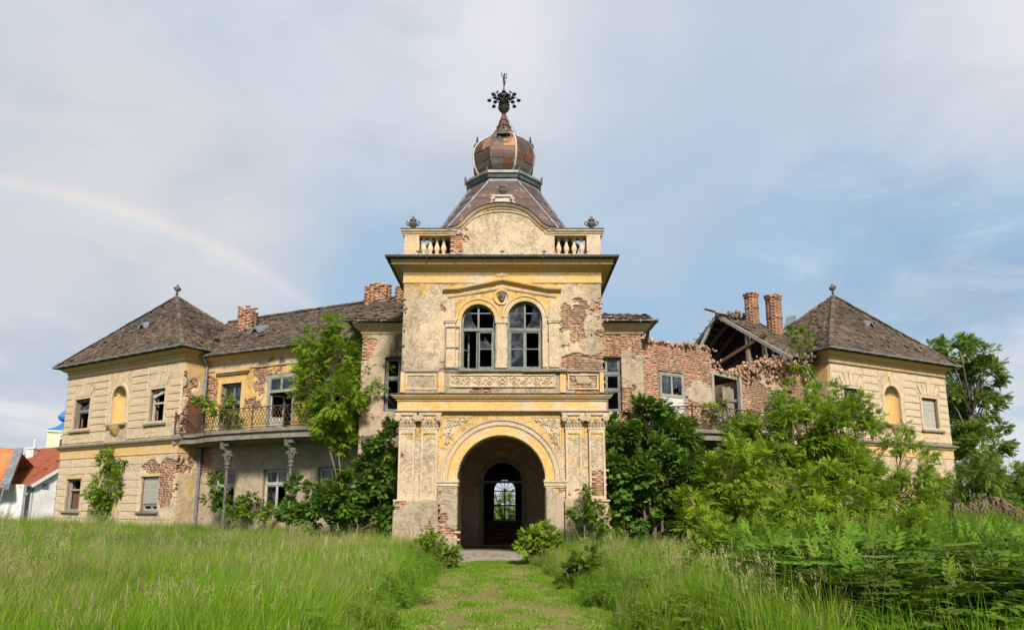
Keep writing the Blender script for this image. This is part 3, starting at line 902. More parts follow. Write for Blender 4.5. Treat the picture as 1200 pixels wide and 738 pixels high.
# pilasters
ZC0, ZC1 = 4.29, 4.84         # capital
def capital(u0, u1):
    """flared leaf capital with corner volutes and a rosette"""
    mb = MB()
    c, hw = (u0 + u1) / 2, (u1 - u0) / 2
    mb.box(u0 - .02, u1 + .02, -0.14, 0.0, ZC0, ZC0 + 0.05); mb.box(u0 - .01, u1 + .01, -0.125, 0.0, ZC0 + .05, ZC0 + .09)
    v = [(u0, -0.11, ZC0 + .09), (u1, -0.11, ZC0 + .09), (u1, 0, ZC0 + .09), (u0, 0, ZC0 + .09), (u0 - .09, -0.2, ZC1 - .09), (u1 + .09, -0.2, ZC1 - .09), (u1 + .09, 0, ZC1 - .09), (u0 - .09, 0, ZC1 - .09)]
    mb.hexa(v)
    mb.box(u0 - .13, u1 + .13, -0.25, 0.0, ZC1 - 0.085, ZC1 - 0.01)
    for s in (-1, 1):                                     # volutes
        cu, cz = c + s * (hw + 0.03), ZC1 - 0.2
        pts = []
        for i in range(22):
            t = i / 21 * 2.3 * 2 * math.pi
            r = 0.115 * (1 - i / 25)
            pts.append((cu - s * r * math.cos(t), -0.235 - 0.03 * i / 21, cz + r * math.sin(t)))
        mb.tube(pts, 0.024, 5)
        mb.ball((cu, -0.24, cz), 0.035)
    for k in range(6):                                    # rosette
        t = k * math.pi / 3
        mb.ball((c + 0.06 * math.cos(t), -0.22, ZC1 - 0.22 + 0.06 * math.sin(t)), 0.04, 6, 1, (1, .6, 1))
    mb.ball((c, -0.25, ZC1 - 0.22), 0.04, 6, 1)
    for i in range(5):                                    # acanthus leaves
        x = u0 + (i + .5) * (u1 - u0) / 5
        pts = [(x, -0.12, ZC0 + .1), (x, -0.17, ZC0 + .19), (x, -0.22, ZC0 + .25), (x, -0.245, ZC0 + .22)]
        mb.tube(pts, [0.05, 0.045, 0.03, 0.012], 5)
    return mb
for (a, b, bd) in ((-3.46, -2.92, 0), (-2.72, -2.16, 0.0), (2.14, 2.68, 0.17), (2.92, 3.46, 0.22)):
    wall(palace, TM, a, b, 1.94, ZC0, (), (lambda bd: lambda U, Z: fbm(U * 2 + 7, Z * 1.5, 61, 4) - 0.24 + (bd + .02) * sstep(Z, 3.0, 2.6) * sstep(Z, 1.6, 2.1))(bd),
         lambda U, Z: 0.45 * sstep(Z, 3.7, 4.1) - 0.12, lambda U, Z: 0.2 + 0 * U, 0.055, 'plaster', v0=-0.085, seed=5)
    mb = MB()
    w = 0.075
    mb.box(a, a + w, -0.125, -0.08, 1.96, ZC0, j=.004); mb.box(b - w, b, -0.125, -0.08, 1.96, ZC0, j=.004)
    mb.box(a + w, b - w, -0.125, -0.08, ZC0 - 0.14, ZC0, j=.004); mb.box(a + w, b - w, -0.125, -0.08, 1.96, 2.08, j=.004)
    p = part('pilaster', mb, 'trim_mixed')
    obj('capital', capital(a, b), ['trim_stone', 'trim_yellow'], p, TM)
for (a, b) in ((-3.58, -2.1), (2.08, 3.58)):              # weathered plinths
    wall(palace, TM, a, b, -0.4, 1.93, (), lambda U, Z: fbm(U * 1.2 + 2, Z * 1.2, 71, 4) - 0.22 + 0.10 * sstep(U, 2.6, 3.4),
         lambda U, Z: -0.35 + 0 * U, lambda U, Z: 0.45 + 0.3 * sstep(Z, 1, 0), 0.06, 'plaster_damp', v0=-0.19, seed=8, rough=0.03)
    mb = MB(); mb.box(a, b, -0.17, 0.0, 1.9, 1.95, j=.01); part('plinth_cap', mb, 'trim_stone')
# scroll ornament
def scroll(mb, cu, cz, r, v, s=1, turns=1.6, a0=0.0, th=0.022):
    pts = []
    for i in range(20):
        t = i / 19
        a = a0 + s * t * turns * 2 * math.pi
        rr = r * (1 - 0.85 * t)
        pts.append((cu + rr * math.cos(a), v - 0.012 - 0.02 * t, cz + rr * math.sin(a)))
    mb.tube(pts, [th * (1.1 - .3 * i / 19) for i in range(20)], 5)
    mb.ball((cu, v - 0.03, cz), r * 0.2, 6)
    for i in range(5):
        a = a0 + s * (0.4 + i * 1.1)
        p = (cu + r * 1.05 * math.cos(a), cz + r * 1.05 * math.sin(a))
        q = (p[0] + r * 0.45 * math.cos(a + s * .9), p[1] + r * 0.45 * math.sin(a + s * .9))
        mb.tube([(p[0], v - .01, p[1]), ((p[0] + q[0]) / 2, v - .035, (p[1] + q[1]) / 2), (q[0], v - .012, q[1])], [th * .6, th * 1.2, th * .3], 5)
for s in (-1, 1):                                         # spandrel panels
    c = -0.02
    tri = [(c + s * 1.02, 4.69), (c + s * 1.95, 4.69), (c + s * 1.95, 3.70), (c + s * 1.72, 4.0), (c + s * 1.4, 4.38)]
    if s > 0: tri = tri[::-1]
    mb = MB(); mb.prism(tri, -0.012, 0.02)
    sp = part('spandrel_panel', mb, 'trim_stone')
    mb = MB()
    for (x, z, r, t) in ((1.74, 4.48, 0.15, 1), (1.44, 4.56, 0.105, -1), (1.78, 4.13, 0.12, -1), (1.22, 4.62, 0.06, 1), (1.84, 3.88, 0.07, 1)):
        scroll(mb, c + s * x, z, r, -0.012, s * t, 1.6, 0.6 if s > 0 else 2.5)
    obj('scroll_relief', mb, 'trim_stone', sp, TM)
    edge = [(c + s * (1.02), 4.72), (c + s * 1.98, 4.72), (c + s * 1.98, 3.66)]
    mb = MB()
    for a, b in zip(edge[:-1], edge[1:]): mb.bar((a[0], -0.02, a[1]), (b[0], -0.02, b[1]), 0.04, 0.04)
    obj('panel_border', mb, 'trim_yellow', sp, TM)

# entablature between the storeys
box_path = [(-TW, TD), (-TW, -0.0), (TW, -0.0), (TW, TD)]
mb = MB(); mb.sweep(box_path, [(0, 4.84), (0.10, 4.845), (0.10, 4.89), (0.15, 4.90), (0.15, 4.935), (0.085, 4.94), (0.085, 5.245), (0.13, 5.26), (0.13, 5.30), (0.20, 5.33), (0.25, 5.39), (0.27, 5.40), (0.27, 5.455), (0, 5.48)])
part('entablature', mb, 'trim_yellow')
mb = MB(); mb.sweep(box_path, [(0.0, 5.482), (0.31, 5.457), (0.31, 5.49), (0.0, 5.53)]); part('ledge_flashing', mb, 'dark_metal')
mb = MB(); mb.sweep(box_path, [(0.155, 4.885), (0.185, 4.885), (0.185, 4.915), (0.155, 4.915)]); part('string_moulding', mb, 'stone_ledge')

# ------------------------------------------------------------------ tower, upper storey
WL = (-1.42, -0.245, 6.36, 8.69, 'arch'); WR = (0.185, 1.39, 6.36, 8.80, 'arch')
def brick_up(U, Z):
    n = fbm(U * 1.0 + 3, Z * 1.0, 15, 5)
    return n - 0.12 + 0.10 * sstep(U, 1.9, 2.4) * sstep(Z, 8.4, 7.9) * (0.5 + vnoise(U * 2, Z * 2, 5)) - 0.05 * sstep(U, -1.5, -3) - 0.3 * sstep(Z, 8.8, 9.3) + 0.12 * sstep(U, 3.0, 3.4) * sstep(Z, 8.2, 7.6) - 0.3 * ((np.abs(U) < 1.95) & (Z > 6.2)) + 0.22 * ((U > 1.55) & (U < 1.95) & (Z > 7.0) & (Z < 8.6))
def paint_up(U, Z):
    return 0.62 * sstep(Z, 9.35, 9.6) + 0.22 * sstep(Z, 8.2, 9.2) + 0.35 * (np.abs(U) < 1.95) * sstep(Z, 7.6, 8.6) - 0.12 + 0.2 * sstep(U, -2.0, -3.2) * sstep(Z, 8.6, 9.2)
wall(palace, TM, -TW, TW, 5.5, 9.98, [WL, WR], brick_up, paint_up, lambda U, Z: 0.14 + 0.4 * sstep(Z, 6.5, 6.0) + .3 * sstep(np.abs(U), 2.6, 3.3) + .25 * sstep(Z, 7.4, 6.4) * (np.abs(U) > 1.9), 0.05, 'plaster', seed=11, rough=0.02)
for h in (WL, WR):
    mb = MB(); reveal(mb, h, 0.0, 0.4); part('window_reveal', mb, 'trim_stone')
# sides and back of the tower
SL = Frame((-0.34 - TW, 23.0 + TD), (-0.34 - TW, 23.0)); SR = Frame((-0.34 + TW, 23.0), (-0.34 + TW, 23.0 + TD))
for F_ in (SL, SR):
    wall(palace, F_.M, 0.058, TD - 0.058, -0.4, 9.98, (), lambda U, Z: fbm(U * .9, Z * .9, 91, 4) - 0.08, lambda U, Z: 0.4 * sstep(Z, 9, 9.6), lambda U, Z: 0.2 + 0 * U, 0.12, 'plaster', seed=14)
# cornice under the eaves
mb = MB(); mb.sweep(box_path, [(0, 9.44), (0.035, 9.45), (0.035, 9.48), (0.02, 9.49), (0.02, 9.86), (0.06, 9.88), (0.09, 9.93), (0.09, 9.96), (0.30, 10.03), (0.36, 10.05), (0.36, 10.10), (0.43, 10.16), (0.43, 10.19), (0, 10.20)])
part('cornice', mb, 'trim_yellow')
mb = MB(); mb.sweep(box_path, [(0.37, 10.005), (0.40, 10.005), (0.40, 10.03), (0.37, 10.03)]); part('drip_moulding', mb, 'stone_ledge')
gp = [(-TW - .52, TD), (-TW - .52, -.52), (TW + .52, -.52), (TW + .52, TD)]
mb = MB()
mb.sweep(gp, [(-0.07, 10.27), (-0.06, 10.21), (0, 10.185), (0.06, 10.21), (0.07, 10.28), (0.055, 10.28), (0.045, 10.225), (0, 10.205), (-0.05, 10.22), (-0.055, 10.27)])
for i in range(8): mb.box(-3.6 + i, -3.575 + i, -0.62, -0.42, 10.16, 10.30)
for i in range(5): mb.bar((-2.9 + i * 1.45, -0.56, 10.27), (-2.9 + i * 1.45, -0.56, 10.42), 0.03); mb.box(-2.98 + i * 1.45, -2.82 + i * 1.45, -0.575, -0.545, 10.38, 10.42)
part('gutter', mb, 'dark_metal')
mb = MB(); mb.sweep(box_path, [(-0.3, 10.50), (0.46, 10.285), (0.46, 10.262), (-0.3, 10.22)]); part('eaves_sheeting', mb, 'dark_metal')

# window surround: pilaster strips, archivolts, gabled hood, medallion
for (a, b) in ((-1.97, -1.62), (1.62, 1.97)):
    mb = MB(); mb.box(a, b, -0.05, 0.0, 6.44, 8.0, j=.006); mb.box(a - .03, b + .03, -0.09, 0.01, 8.0, 8.05, j=.004); mb.box(a - .05, b + .05, -0.11, 0.01, 8.05, 8.14, j=.006)
    mb.box(a + .02, b - .02, -0.05, 0.0, 8.14, 8.86, j=.006)
    part('pilaster_strip', mb, 'trim_mixed')
mb = MB(); mb.box(-0.20, 0.14, -0.07, 0.3, 6.44, 7.98, j=.006); mb.box(-.24, .18, -0.11, 0.3, 7.98, 8.14, j=.006); mb.box(-.23, .17, -0.09, 0.3, 6.4, 6.47)
part('mullion_pillar', mb, 'trim_stone')
for h in (WL, WR):
    r = (h[1] - h[0]) / 2; uc = (h[0] + h[1]) / 2; zc = h[3] - r
    mb = MB(); mb.arch(arc_pts(uc, zc, r, math.pi, 0, 25), [(-.01, 0.3), (-.01, -0.035), (0.05, -0.045), (0.06, -0.03), (0.12, -0.035), (0.14, -0.07), (0.20, -0.075), (0.21, 0.01)])
    part('window_archivolt', mb, 'trim_yellow')
    mb = MB(); mb.box(h[0] - .17, h[0] - 0.001, -0.035, 0.01, 6.44, zc, j=.003) if h is WL else mb.box(h[1] + .001, h[1] + .17, -0.035, 0.01, 6.44, zc, j=.003)
    part('window_jamb', mb, 'trim_mixed')
hp = [(-2.07, 9.215), (-1.55, 9.225), (0, 9.56), (1.55, 9.24), (2.07, 9.22)]
mb = MB(); mb.arch(hp, [(-0.11, 0.01), (-0.11, -0.06), (-0.07, -0.08), (-0.05, -0.15), (-0.01, -0.17), (0.03, -0.17), (0.045, 0.01)])
part('hood_moulding', mb, 'trim_yellow')
mb = MB(); mb.arch([(-1.9, 8.95), (-1.2, 9.06), (0, 9.28), (1.2, 9.07), (1.9, 8.96)], [(-0.05, 0.01), (-0.05, -0.03), (0, -0.055), (0.03, -0.055), (0.04, 0.01)])
part('dentil_moulding', mb, 'trim_stone')
mb = MB(); mb.arch(arc_pts(-0.02, 8.93, 0.24, math.pi, -math.pi, 31), [(-.03, 0.01), (-.03, -.04), (0, -.06), (0.04, -.06), (0.06, -.03), (.06, .01)])
med = part('medallion', mb, 'trim_yellow')
mb = MB()                                                  # a small carved head
mb.lathe([(0.001, -.16), (0.07, -.14), (0.10, -.05), (0.105, .03), (0.08, .12), (0.03, .155), (0.001, .16)], (-0.02, -0.03, 8.93), 10)
mb.tube([(-0.02, -0.125, 8.96), (-0.02, -0.155, 8.92), (-0.02, -0.135, 8.905)], [.015, .02, .012], 5)
for s in (-1, 1): mb.ball((-0.02 + s * .04, -0.11, 8.965), 0.016, 6); mb.ball((-0.02 + s * .1, -0.05, 8.97), 0.045, 6)
mb.box(-0.05, 0.01, -.135, -.1, 8.875, 8.885)
for k in range(7): mb.ball((-0.02 + .10 * math.cos(k * math.pi / 6), -0.06, 8.99 + .1 * math.sin(k * math.pi / 6)), 0.04, 6)
obj('carved_head', mb, 'urn_stone', med, TM)
mb = MB()
for k in range(5): mb.tube([(-0.02, -0.17, 9.62), (-0.02 + (k - 2) * .07, -0.2, 9.70 - abs(k - 2) * .01), (-0.02 + (k - 2) * .13, -0.17, 9.66 - abs(k - 2) * .02)], [.035, .04, .015], 5)
mb.ball((-0.02, -.18, 9.69), .06, 6)
part('hood_crest', mb, 'trim_stone')
# sill course and frieze panel
mb = MB(); mb.box(-TW - .02, -1.52, -0.04, 0.01, 6.27, 6.33, j=.01); mb.box(-1.5, 0.70, -0.10, 0.2, 6.28, 6.35, j=.006); mb.box(0.72, 2.25, -0.16, 0.2, 6.26, 6.345, j=.008); mb.box(2.27, TW + .02, -0.05, 0.01, 6.27, 6.32, j=.01)
part('sill_course', mb, 'stone_ledge')
for (a, b) in ((-2.18, -1.98), (1.98, 2.18), (-TW - .015, -TW + .12), (TW - .12, TW + .015)):
    mb = MB(); mb.box(a, b, -0.045, 0.01, 5.56, 6.26, j=.006); part('base_pilaster', mb, 'trim_yellow')
mb = MB(); mb.box(-1.78, 1.80, -0.01, 0.03, 5.76, 6.16)
fr = part('frieze_panel', mb, 'trim_mixed')
mb = MB(); ring(mb, -1.80, 1.82, 5.74, 6.18, -0.05, 0.0, 0.045)
obj('panel_border', mb, 'trim_stone', fr, TM)
mb = MB()
for s in (-1, 1):
    for i in range(4):
        cu = 0.01 + s * (0.42 + i * 0.37)
        scroll(mb, cu, 5.96 + (0.02 if i % 2 else -0.02), 0.15, -0.01, s * (1 if i % 2 else -1), 1.7, 0 if s < 0 else math.pi, 0.022)
mb.arch(arc_pts(0.01, 5.96, 0.17, math.pi, -math.pi, 25), [(-.02, 0), (0, -.05), (.03, 0)])
for k in range(6): mb.ball((0.01 + .08 * math.cos(k * 1.047), -.03, 5.96 + .08 * math.sin(k * 1.047)), .045, 6)
obj('scroll_relief', mb, 'trim_stone', fr, TM)
for (a, b) in ((-3.3, -2.25), (2.25, 3.3)):
    mb = MB(); ring(mb, a, b, 5.66, 6.2, -0.025, 0.01, 0.05); part('panel_moulding', mb, 'trim_mixed')

# the two round-headed windows
def arched_window(h, mat, leaf_state, fan):
    u0, u1, z0, z1 = h[:4]; uc = (u0 + u1) / 2; r = (u1 - u0) / 2; zc = z1 - r
    v = 0.14; w = 0.07; zt = 7.80
    mb = MB()
    mb.arch([(u0, z0), (u0, zc)] + arc_pts(uc, zc, r, math.pi, 0, 23)[1:-1] + [(u1, zc), (u1, z0)], [(0, v), (0, v + .1), (-w, v + .1), (-w, v), (0, v)])
    mb.box(u0 + w, u1 - w, v + .001, v + .099, z0, z0 + w)
    mb.box(u0 + w, u1 - w, v - .02, v + .09, zt - .055, zt + .055)
    mb.box(uc - .035, uc + .035, v + .002, v + .09, zt + .055, z1 - w)
    o = part('window', mb, mat)
    ri = r - w
    for s, st in zip((-1, 1), fan):
        if st in 'gb':
            lo = zt + 0.05
            a = [(uc + s * .03, lo), (uc + s * ri, lo), (uc + s * ri, zc)] + [(uc + s * ri * math.cos(t), zc + ri * math.sin(t)) for t in np.linspace(0.1, 1.5, 9)]
            if st == 'b': a = a[:2] + a[4:9] + [(uc + s * .2, lo + .25)]
            if s > 0: a = a[::-1]
            mb = MB(); mb.prism(a, v + .05, v + .054); obj('pane', mb, 'dusty_glass', o, TM)
    for s, st in zip((-1, 1), leaf_state):
        a, b = (u0 + w, uc) if s < 0 else (uc, u1 - w)
        zb, ze = z0 + w, zt - .055
        L = b - a
        if st == 'x': continue
        hinge = a if s < 0 else b
        ang = {'g': 0, 'o': 0, 'b': 0, 'in': RD_IN, 'ajar': 0.5, 'out': RD_OUT}[st] * s
        Mh = TM @ Matrix.Translation((hinge, v + .01, 0)) @ Matrix.Rotation(-ang if True else ang, 4, 'Z')
        d0, d1 = (0, L) if s < 0 else (-L, 0)
        mb = MB(); ring(mb, d0, d1, zb, ze, 0, .045, .055)
        mb.box(d0 + .055, d1 - .055, .003, .042, zb + (ze - zb) * .52 - .017, zb + (ze - zb) * .52 + .017)
        so = obj('sash', mb, mat, o, Mh)
        if st in ('g', 'ajar'): 
            glass_pane(so, Mh, d0 + .05, d1 - .05, zb + .05, zb + (ze - zb) * .5, .02)
            glass_pane(so, Mh, d0 + .05, d1 - .05, zb + (ze - zb) * .54, ze - .05, .02)
        if st == 'b': glass_pane(so, Mh, d0 + .05, d1 - .05, zb + (ze - zb) * .54, ze - .05, .02, .5)
    return o
RD_IN, RD_OUT = 1.2, -math.pi * 0.985
arched_window(WL, 'grey_sash', ('in', 'b'), 'bo')
arched_window(WR, 'grey_sash', ('g', 'o'), 'gb')
# a casement swung back against the wall
mb = MB(); ring(mb, -1.96, -1.46, 6.40, 7.86, -0.09, -0.06, 0.035); mb.box(-1.925, -1.495, -0.088, -0.062, 7.10, 7.13)
part('open_casement', mb, 'grey_sash')
mb = MB(); mb.box(-0.9, -0.86, 0.12, 0.25, 6.42, 7.7); part('loose_stile', mb, 'grey_sash')

# ------------------------------------------------------------------ attic: parapet, balusters, segmental gable
PZ0, PZ1 = 10.46, 11.46
for s in (-1, 1):
    ped = [(3.0, 3.5), (1.62, 1.86)] if s > 0 else [(-3.5, -2.97), (-2.0, -1.62)]
    for a, b in ped:
        if abs(a) > 2.5:
            mb = MB(); mb.box(a, b, 0.1, 0.6, PZ0 - .3, PZ1 - .12, j=.01); mb.box(a - .03, b + .03, 0.07, 0.63, PZ0 - .3, PZ0 + .08)
            part('parapet_pedestal', mb, 'trim_mixed')
    a, b = ((-2.96, -2.0) if s < 0 else (1.88, 2.99))
    mb = MB()
    e0, e1 = (-3.62, -1.6) if s < 0 else (1.6, 3.62)
    mb.box(e0, e1, 0.0, 0.70, PZ1 - .06, PZ1); mb.box(e0 + .03 * (s < 0), e1 - .03 * (s > 0), 0.05, 0.66, PZ1 - .13, PZ1 - .06)
    mb.box(min(e0, e1) + .06, max(e0, e1) - .06, 0.09, 0.62, PZ1 - .2, PZ1 - .13)
    bal = part('parapet_rail', mb, ['trim_mixed'])
    mb = MB(); mb.box(e0 - .01, e1 + .01, -0.02, 0.72, PZ1 + .001, PZ1 + .035); obj('rail_flashing', mb, 'dark_metal', bal, TM)
    mb = MB(); mb.box(a - .1, b + .1, 0.08, 0.62, PZ0 - .3, PZ0 + .1); obj('balustrade_base', mb, 'trim_mixed', bal, TM)
    n = 4
    for i in range(n):
        cx = a + (b - a) * (i + .5) / n
        mb = MB()
        H = PZ1 - .2 - (PZ0 + .1)
        pr = [(.085, 0), (.085, .05), (.05, .07), (.06, .12), (.10, .22), (.105, .28), (.07, .38), (.045, .45), (.055, .47), (.045, .49), (.05, .55), (.075, .60), (.075, .65)]
        mb.lathe([(r, z * H / .65) for r, z in pr], (0, 0, 0), 12)
        obj('baluster', mb, 'baluster_stone', bal, TM @ Matrix.Translation((cx, 0.35, PZ0 + .1)), smooth=False)
    # low return walls along the sides
    mb = MB(); mb.box(s * 3.5 - (0 if s > 0 else -.0), s * 3.1, 0.62, 3.2, PZ0 - .3, PZ1 - .06) if s < 0 else mb.box(3.1, 3.5, 0.62, 3.2, PZ0 - .3, PZ1 - .06)
    part('parapet_return', mb, 'trim_mixed')
gc = -0.03
def gable_top(u):
    x = np.abs(u - gc)
    # central arch flowing into hollow shoulders
    return np.interp(x, [0, .2, .4, .6, .8, .95, 1.1, 1.22, 1.34, 1.46, 1.58, 1.72, 1.95], [12.44, 12.43, 12.40, 12.345, 12.26, 12.17, 12.05, 11.93, 11.79, 11.67, 11.585, 11.53, 11.50]) - .03
wall(palace, TM, -1.92, 1.86, PZ0 - .3, 12.45, (), lambda U, Z: fbm(U * 1.3, Z * 1.3, 101, 4) - 0.12 + .35 * (U < -1.45) * (Z < 11.3) - .3 * (np.abs(U) < 1.2), lambda U, Z: 0.10 - 0.1 * sstep(Z, 11.2, 11.6) + 0.15 * sstep(Z, 11.9, 12.2), lambda U, Z: 0.05 + 0 * U, 0.055, 'plaster', v0=0.10, seed=17,
     outline=lambda U, Z: Z < gable_top(U) - 0.03)
xs = np.linspace(-1.92, 1.92, 61) + gc
gpth = [(float(x), float(gable_top(np.array(x)))) for x in xs]
mb = MB(); mb.arch(gpth, [(-0.15, 0.12), (-0.15, 0.06), (-0.11, 0.04), (-0.10, 0.06), (-0.07, 0.0), (-0.03, -0.04), (0.0, -0.06), (0.02, -0.06), (0.03, 0.5), (-.1, .5)])
part('gable_moulding', mb, 'trim_mixed')
mb = MB(); mb.arch(gpth, [(0.028, 0.5), (0.025, -0.10), (0.05, -0.10), (0.055, 0.5)]); part('gable_flashing', mb, 'dark_metal')
mb = MB(); mb.arch([(gc + x, 11.45 + .72 * math.sqrt(max(0, 1 - (x / 1.32) ** 2))) for x in np.linspace(-1.25, 1.25, 25)], [(-.03, .1), (-.03, .07), (0, .055), (.03, .055), (.04, .1)])
part('gable_inner_moulding', mb, 'trim_mixed')
for a, b in ((-1.95, -1.5), (1.5, 1.88)):
    mb = MB(); mb.box(a, b, 0.05, 0.5, 11.36, 11.43, j=.006); mb.box(a + .03, b - .03, 0.07, 0.5, 11.30, 11.36, j=.006); part('gable_shoulder', mb, 'trim_mixed')

def urn(mb, s=1.0, flame=False):
    mb.lathe([(.11 * s, 0), (.11 * s, .05 * s), (.05 * s, .08 * s), (.045 * s, .13 * s), (.10 * s, .2 * s), (.17 * s, .30 * s), (.18 * s, .36 * s), (.13 * s, .40 * s), (.10 * s, .42 * s), (.13 * s, .45 * s), (.05 * s, .5 * s)], (0, 0, 0), 12)
    for sg in (-1, 1):
        pts = [(sg * .15 * s, 0, .38 * s), (sg * .24 * s, 0, .44 * s), (sg * .28 * s, 0, .36 * s), (sg * .22 * s, 0, .28 * s), (sg * .15 * s, 0, .26 * s)]
        mb.tube(pts, .03 * s, 5)
    for k in range(6):
        t = k * math.pi / 3
        mb.ball((.09 * s * math.cos(t), .09 * s * math.sin(t), .49 * s), .06 * s, 6)
    mb.ball((0, 0, .56 * s), .075 * s, 7); mb.ball((0, 0, .64 * s), .04 * s, 6)
for u, z, s in ((-3.24, 11.497, 0.9), (3.22, 11.497, 0.9)):
    mb = MB(); urn(mb, s); part('stone_urn', mb, 'urn_stone', TM @ Matrix.Translation((u, 0.35, z)))
mb = MB(); mb.box(-.36, .36, -.02, .45, 12.36, 12.44); mb.box(-.28, .28, .02, .42, 12.44, 12.68, j=.02); mb.box(-.36, .36, -.04, .46, 12.68, 12.75)
for sg in (-1, 1): mb.tube([(sg * .28, 0, 12.66), (sg * .40, 0, 12.58), (sg * .36, 0, 12.5), (sg * .45, 0, 12.42)], [.06, .07, .05, .04], 6)
part('gable_pedestal', mb, 'white_stone')
mb = MB(); urn(mb, .85); part('stone_urn', mb, 'urn_stone', TM @ Matrix.Translation((0.0, 0.22, 12.75)))

# ------------------------------------------------------------------ tower roof and dome
DA = (0.0, 3.2)               # axis of the dome (u, v)
def octa(ap, z, rot=0.0):
    r = ap / math.cos(math.pi / 8)
    return [(DA[0] + r * math.cos(math.pi / 8 + k * math.pi / 4 - math.pi / 2 - math.pi / 4), DA[1] + r * math.sin(math.pi / 8 + k * math.pi / 4 - math.pi / 2 - math.pi / 4), z) for k in range(8)]
base = []
for (x, y) in ((-1, -1), (1, -1), (1, 1), (-1, 1)):
    h, c = 2.5, 0.25
    pa = (DA[0] + x * (h + .3), DA[1] + y * (h - c)); pb = (DA[0] + x * (h + .3 - c), DA[1] + y * h)
    base += [pa, pb] if (x * y > 0) else [pb, pa]
top = octa(1.345, 14.22)
# order the base ring by angle to pair it with the octagon
def angsort(p): return sorted(p, key=lambda q: math.atan2(q[1] - DA[1], q[0] - DA[0]))
bq = angsort([(x, y, 11.15) for x, y in base]); tq = angsort(top)
mb = MB(); rib = MB()
for k in range(8):
    a, b, c, d = [np.array(p) for p in (bq[k], bq[(k + 1) % 8], tq[(k + 1) % 8], tq[k])]
    wide = np.linalg.norm(b - a) > 1
    for r in range(7):
        t0, t1 = r / 7, (r + 1) / 7
        p0, p1, p2, p3 = a + (d - a) * t0, b + (c - b) * t0, b + (c - b) * t1, a + (d - a) * t1
        m = max(1, round(np.linalg.norm(p1 - p0) / 0.75))
        nn = np.cross(p1 - p0, p3 - p0); nn /= np.linalg.norm(nn)
        for i in range(m):
            q = [p0 + (p1 - p0) * i / m, p0 + (p1 - p0) * (i + 1) / m, p3 + (p2 - p3) * (i + 1) / m, p3 + (p2 - p3) * i / m]
            o0, o1 = rnd.uniform(0.012, .025), rnd.uniform(0, .006)
            q = [q[0] + nn * o0, q[1] + nn * o0, q[2] + nn * o1, q[3] + nn * o1]
            mb.add([tuple(x) for x in q] + [tuple(x - nn * .03) for x in q], [(0, 1, 2, 3), (0, 4, 5, 1), (1, 5, 6, 2), (3, 7, 4, 0)], rnd.choice([0, 0, 0, 0, 0, 1, 1] if r < 6 else [0, 1, 2]))
    rib.tube([tuple(bq[k]), tuple(tq[k])], .055, 6)
roof = part('tower_roof', mb, ['sheet_red', 'copper_brown', 'copper_rust'], kind='stuff')
obj('roof_hip_strip', rib, 'zinc_grey', roof, TM)
mb = MB(); mb.box(DA[0] - 3.2, DA[0] + 3.2, DA[1] - 2.4, DA[1] + 3.2, 10.2, 10.44); mb.box(DA[0] - 2.5, DA[0] + 2.5, DA[1] - 2.5, DA[1] + 2.5, 10.441, 11.16); part('tower_ceiling', mb, 'roof_deck')
# drum with moulded cornice
mb = MB()
def octring(prof, mi=0):
    vs, m = [], len(prof)
    for ap, z in prof: vs += octa(ap, z)
    mb.add(vs, [(i * 8 + k, i * 8 + (k + 1) % 8, (i + 1) * 8 + (k + 1) % 8, (i + 1) * 8 + k) for i in range(m - 1) for k in range(8)] + [tuple((m - 1) * 8 + k for k in range(8))], mi)
octring([(1.34, 13.75), (1.34, 14.36), (1.30, 14.37)], 0)
octring([(1.28, 14.34), (1.40, 14.36), (1.46, 14.46), (1.52, 14.50), (1.52, 14.60), (1.45, 14.64), (1.0, 14.86)], 1)
drum = part('dome_drum', mb, ['zinc_grey', 'grey_metal'])
mb = MB()
for k in range(8):
    mb = MB(); p = octa(1.53, 14.6)[k]; mb.bar((p[0], p[1], 14.42), (p[0], p[1], 14.72), .07)
    obj('corner_knob', mb, 'dark_metal', drum, TM)
# bulb of riveted copper panels between pale ribs
bulb = [(0.84, 14.82), (1.05, 15.03), (1.18, 15.35), (1.22, 15.70), (1.16, 16.06), (1.00, 16.36), (0.74, 16.60), (0.42, 16.80)]
mb = MB(); octring([(a - .03, z) for a, z in bulb])
dome = part('dome', mb, 'copper_brown')
def lerp_b(t):
    x = t * (len(bulb) - 1); i = min(int(x), len(bulb) - 2); f = x - i
    return (bulb[i][0] * (1 - f) + bulb[i + 1][0] * f, bulb[i][1] * (1 - f) + bulb[i + 1][1] * f)
lv = [0, 0.27, 0.46, 0.66, 0.84, 1.0]
choices = ['copper_rust', 'copper_brown', 'copper_brown', 'copper_brown', 'copper_brown', 'copper_grey', 'copper_rust', 'copper_orange', 'copper_grey']
for k in range(8):
    for r in range(5):
        for c in range(2 if r < 4 else 1):
            nc = 2 if r < 4 else 1
            vs = []
            off = rnd.uniform(0.0, 0.03)
            for t in np.linspace(lv[r] + .002, lv[r + 1] - .002, 4):
                ap, z = lerp_b(t); ring_ = octa(ap + off, z)
                a, b = np.array(ring_[k]), np.array(ring_[(k + 1) % 8])
                g = .003
                vs += [tuple(a + (b - a) * (c / nc + g)), tuple(a + (b - a) * ((c + 1) / nc - g))]
            m_ = MB(); m_.add(vs, [(2 * i, 2 * i + 1, 2 * i + 3, 2 * i + 2) for i in range(3)])
            mat = 'copper_grey' if r == 0 and rnd.random() < .75 else rnd.choice(choices)
            obj('copper_panel', m_, mat, dome, TM)
    mb = MB(); mb.tube([octa(a + .02, z)[k] for a, z in bulb], .04, 6); obj('dome_rib', mb, 'white_stone' if k % 2 else 'copper_grey', dome, TM)
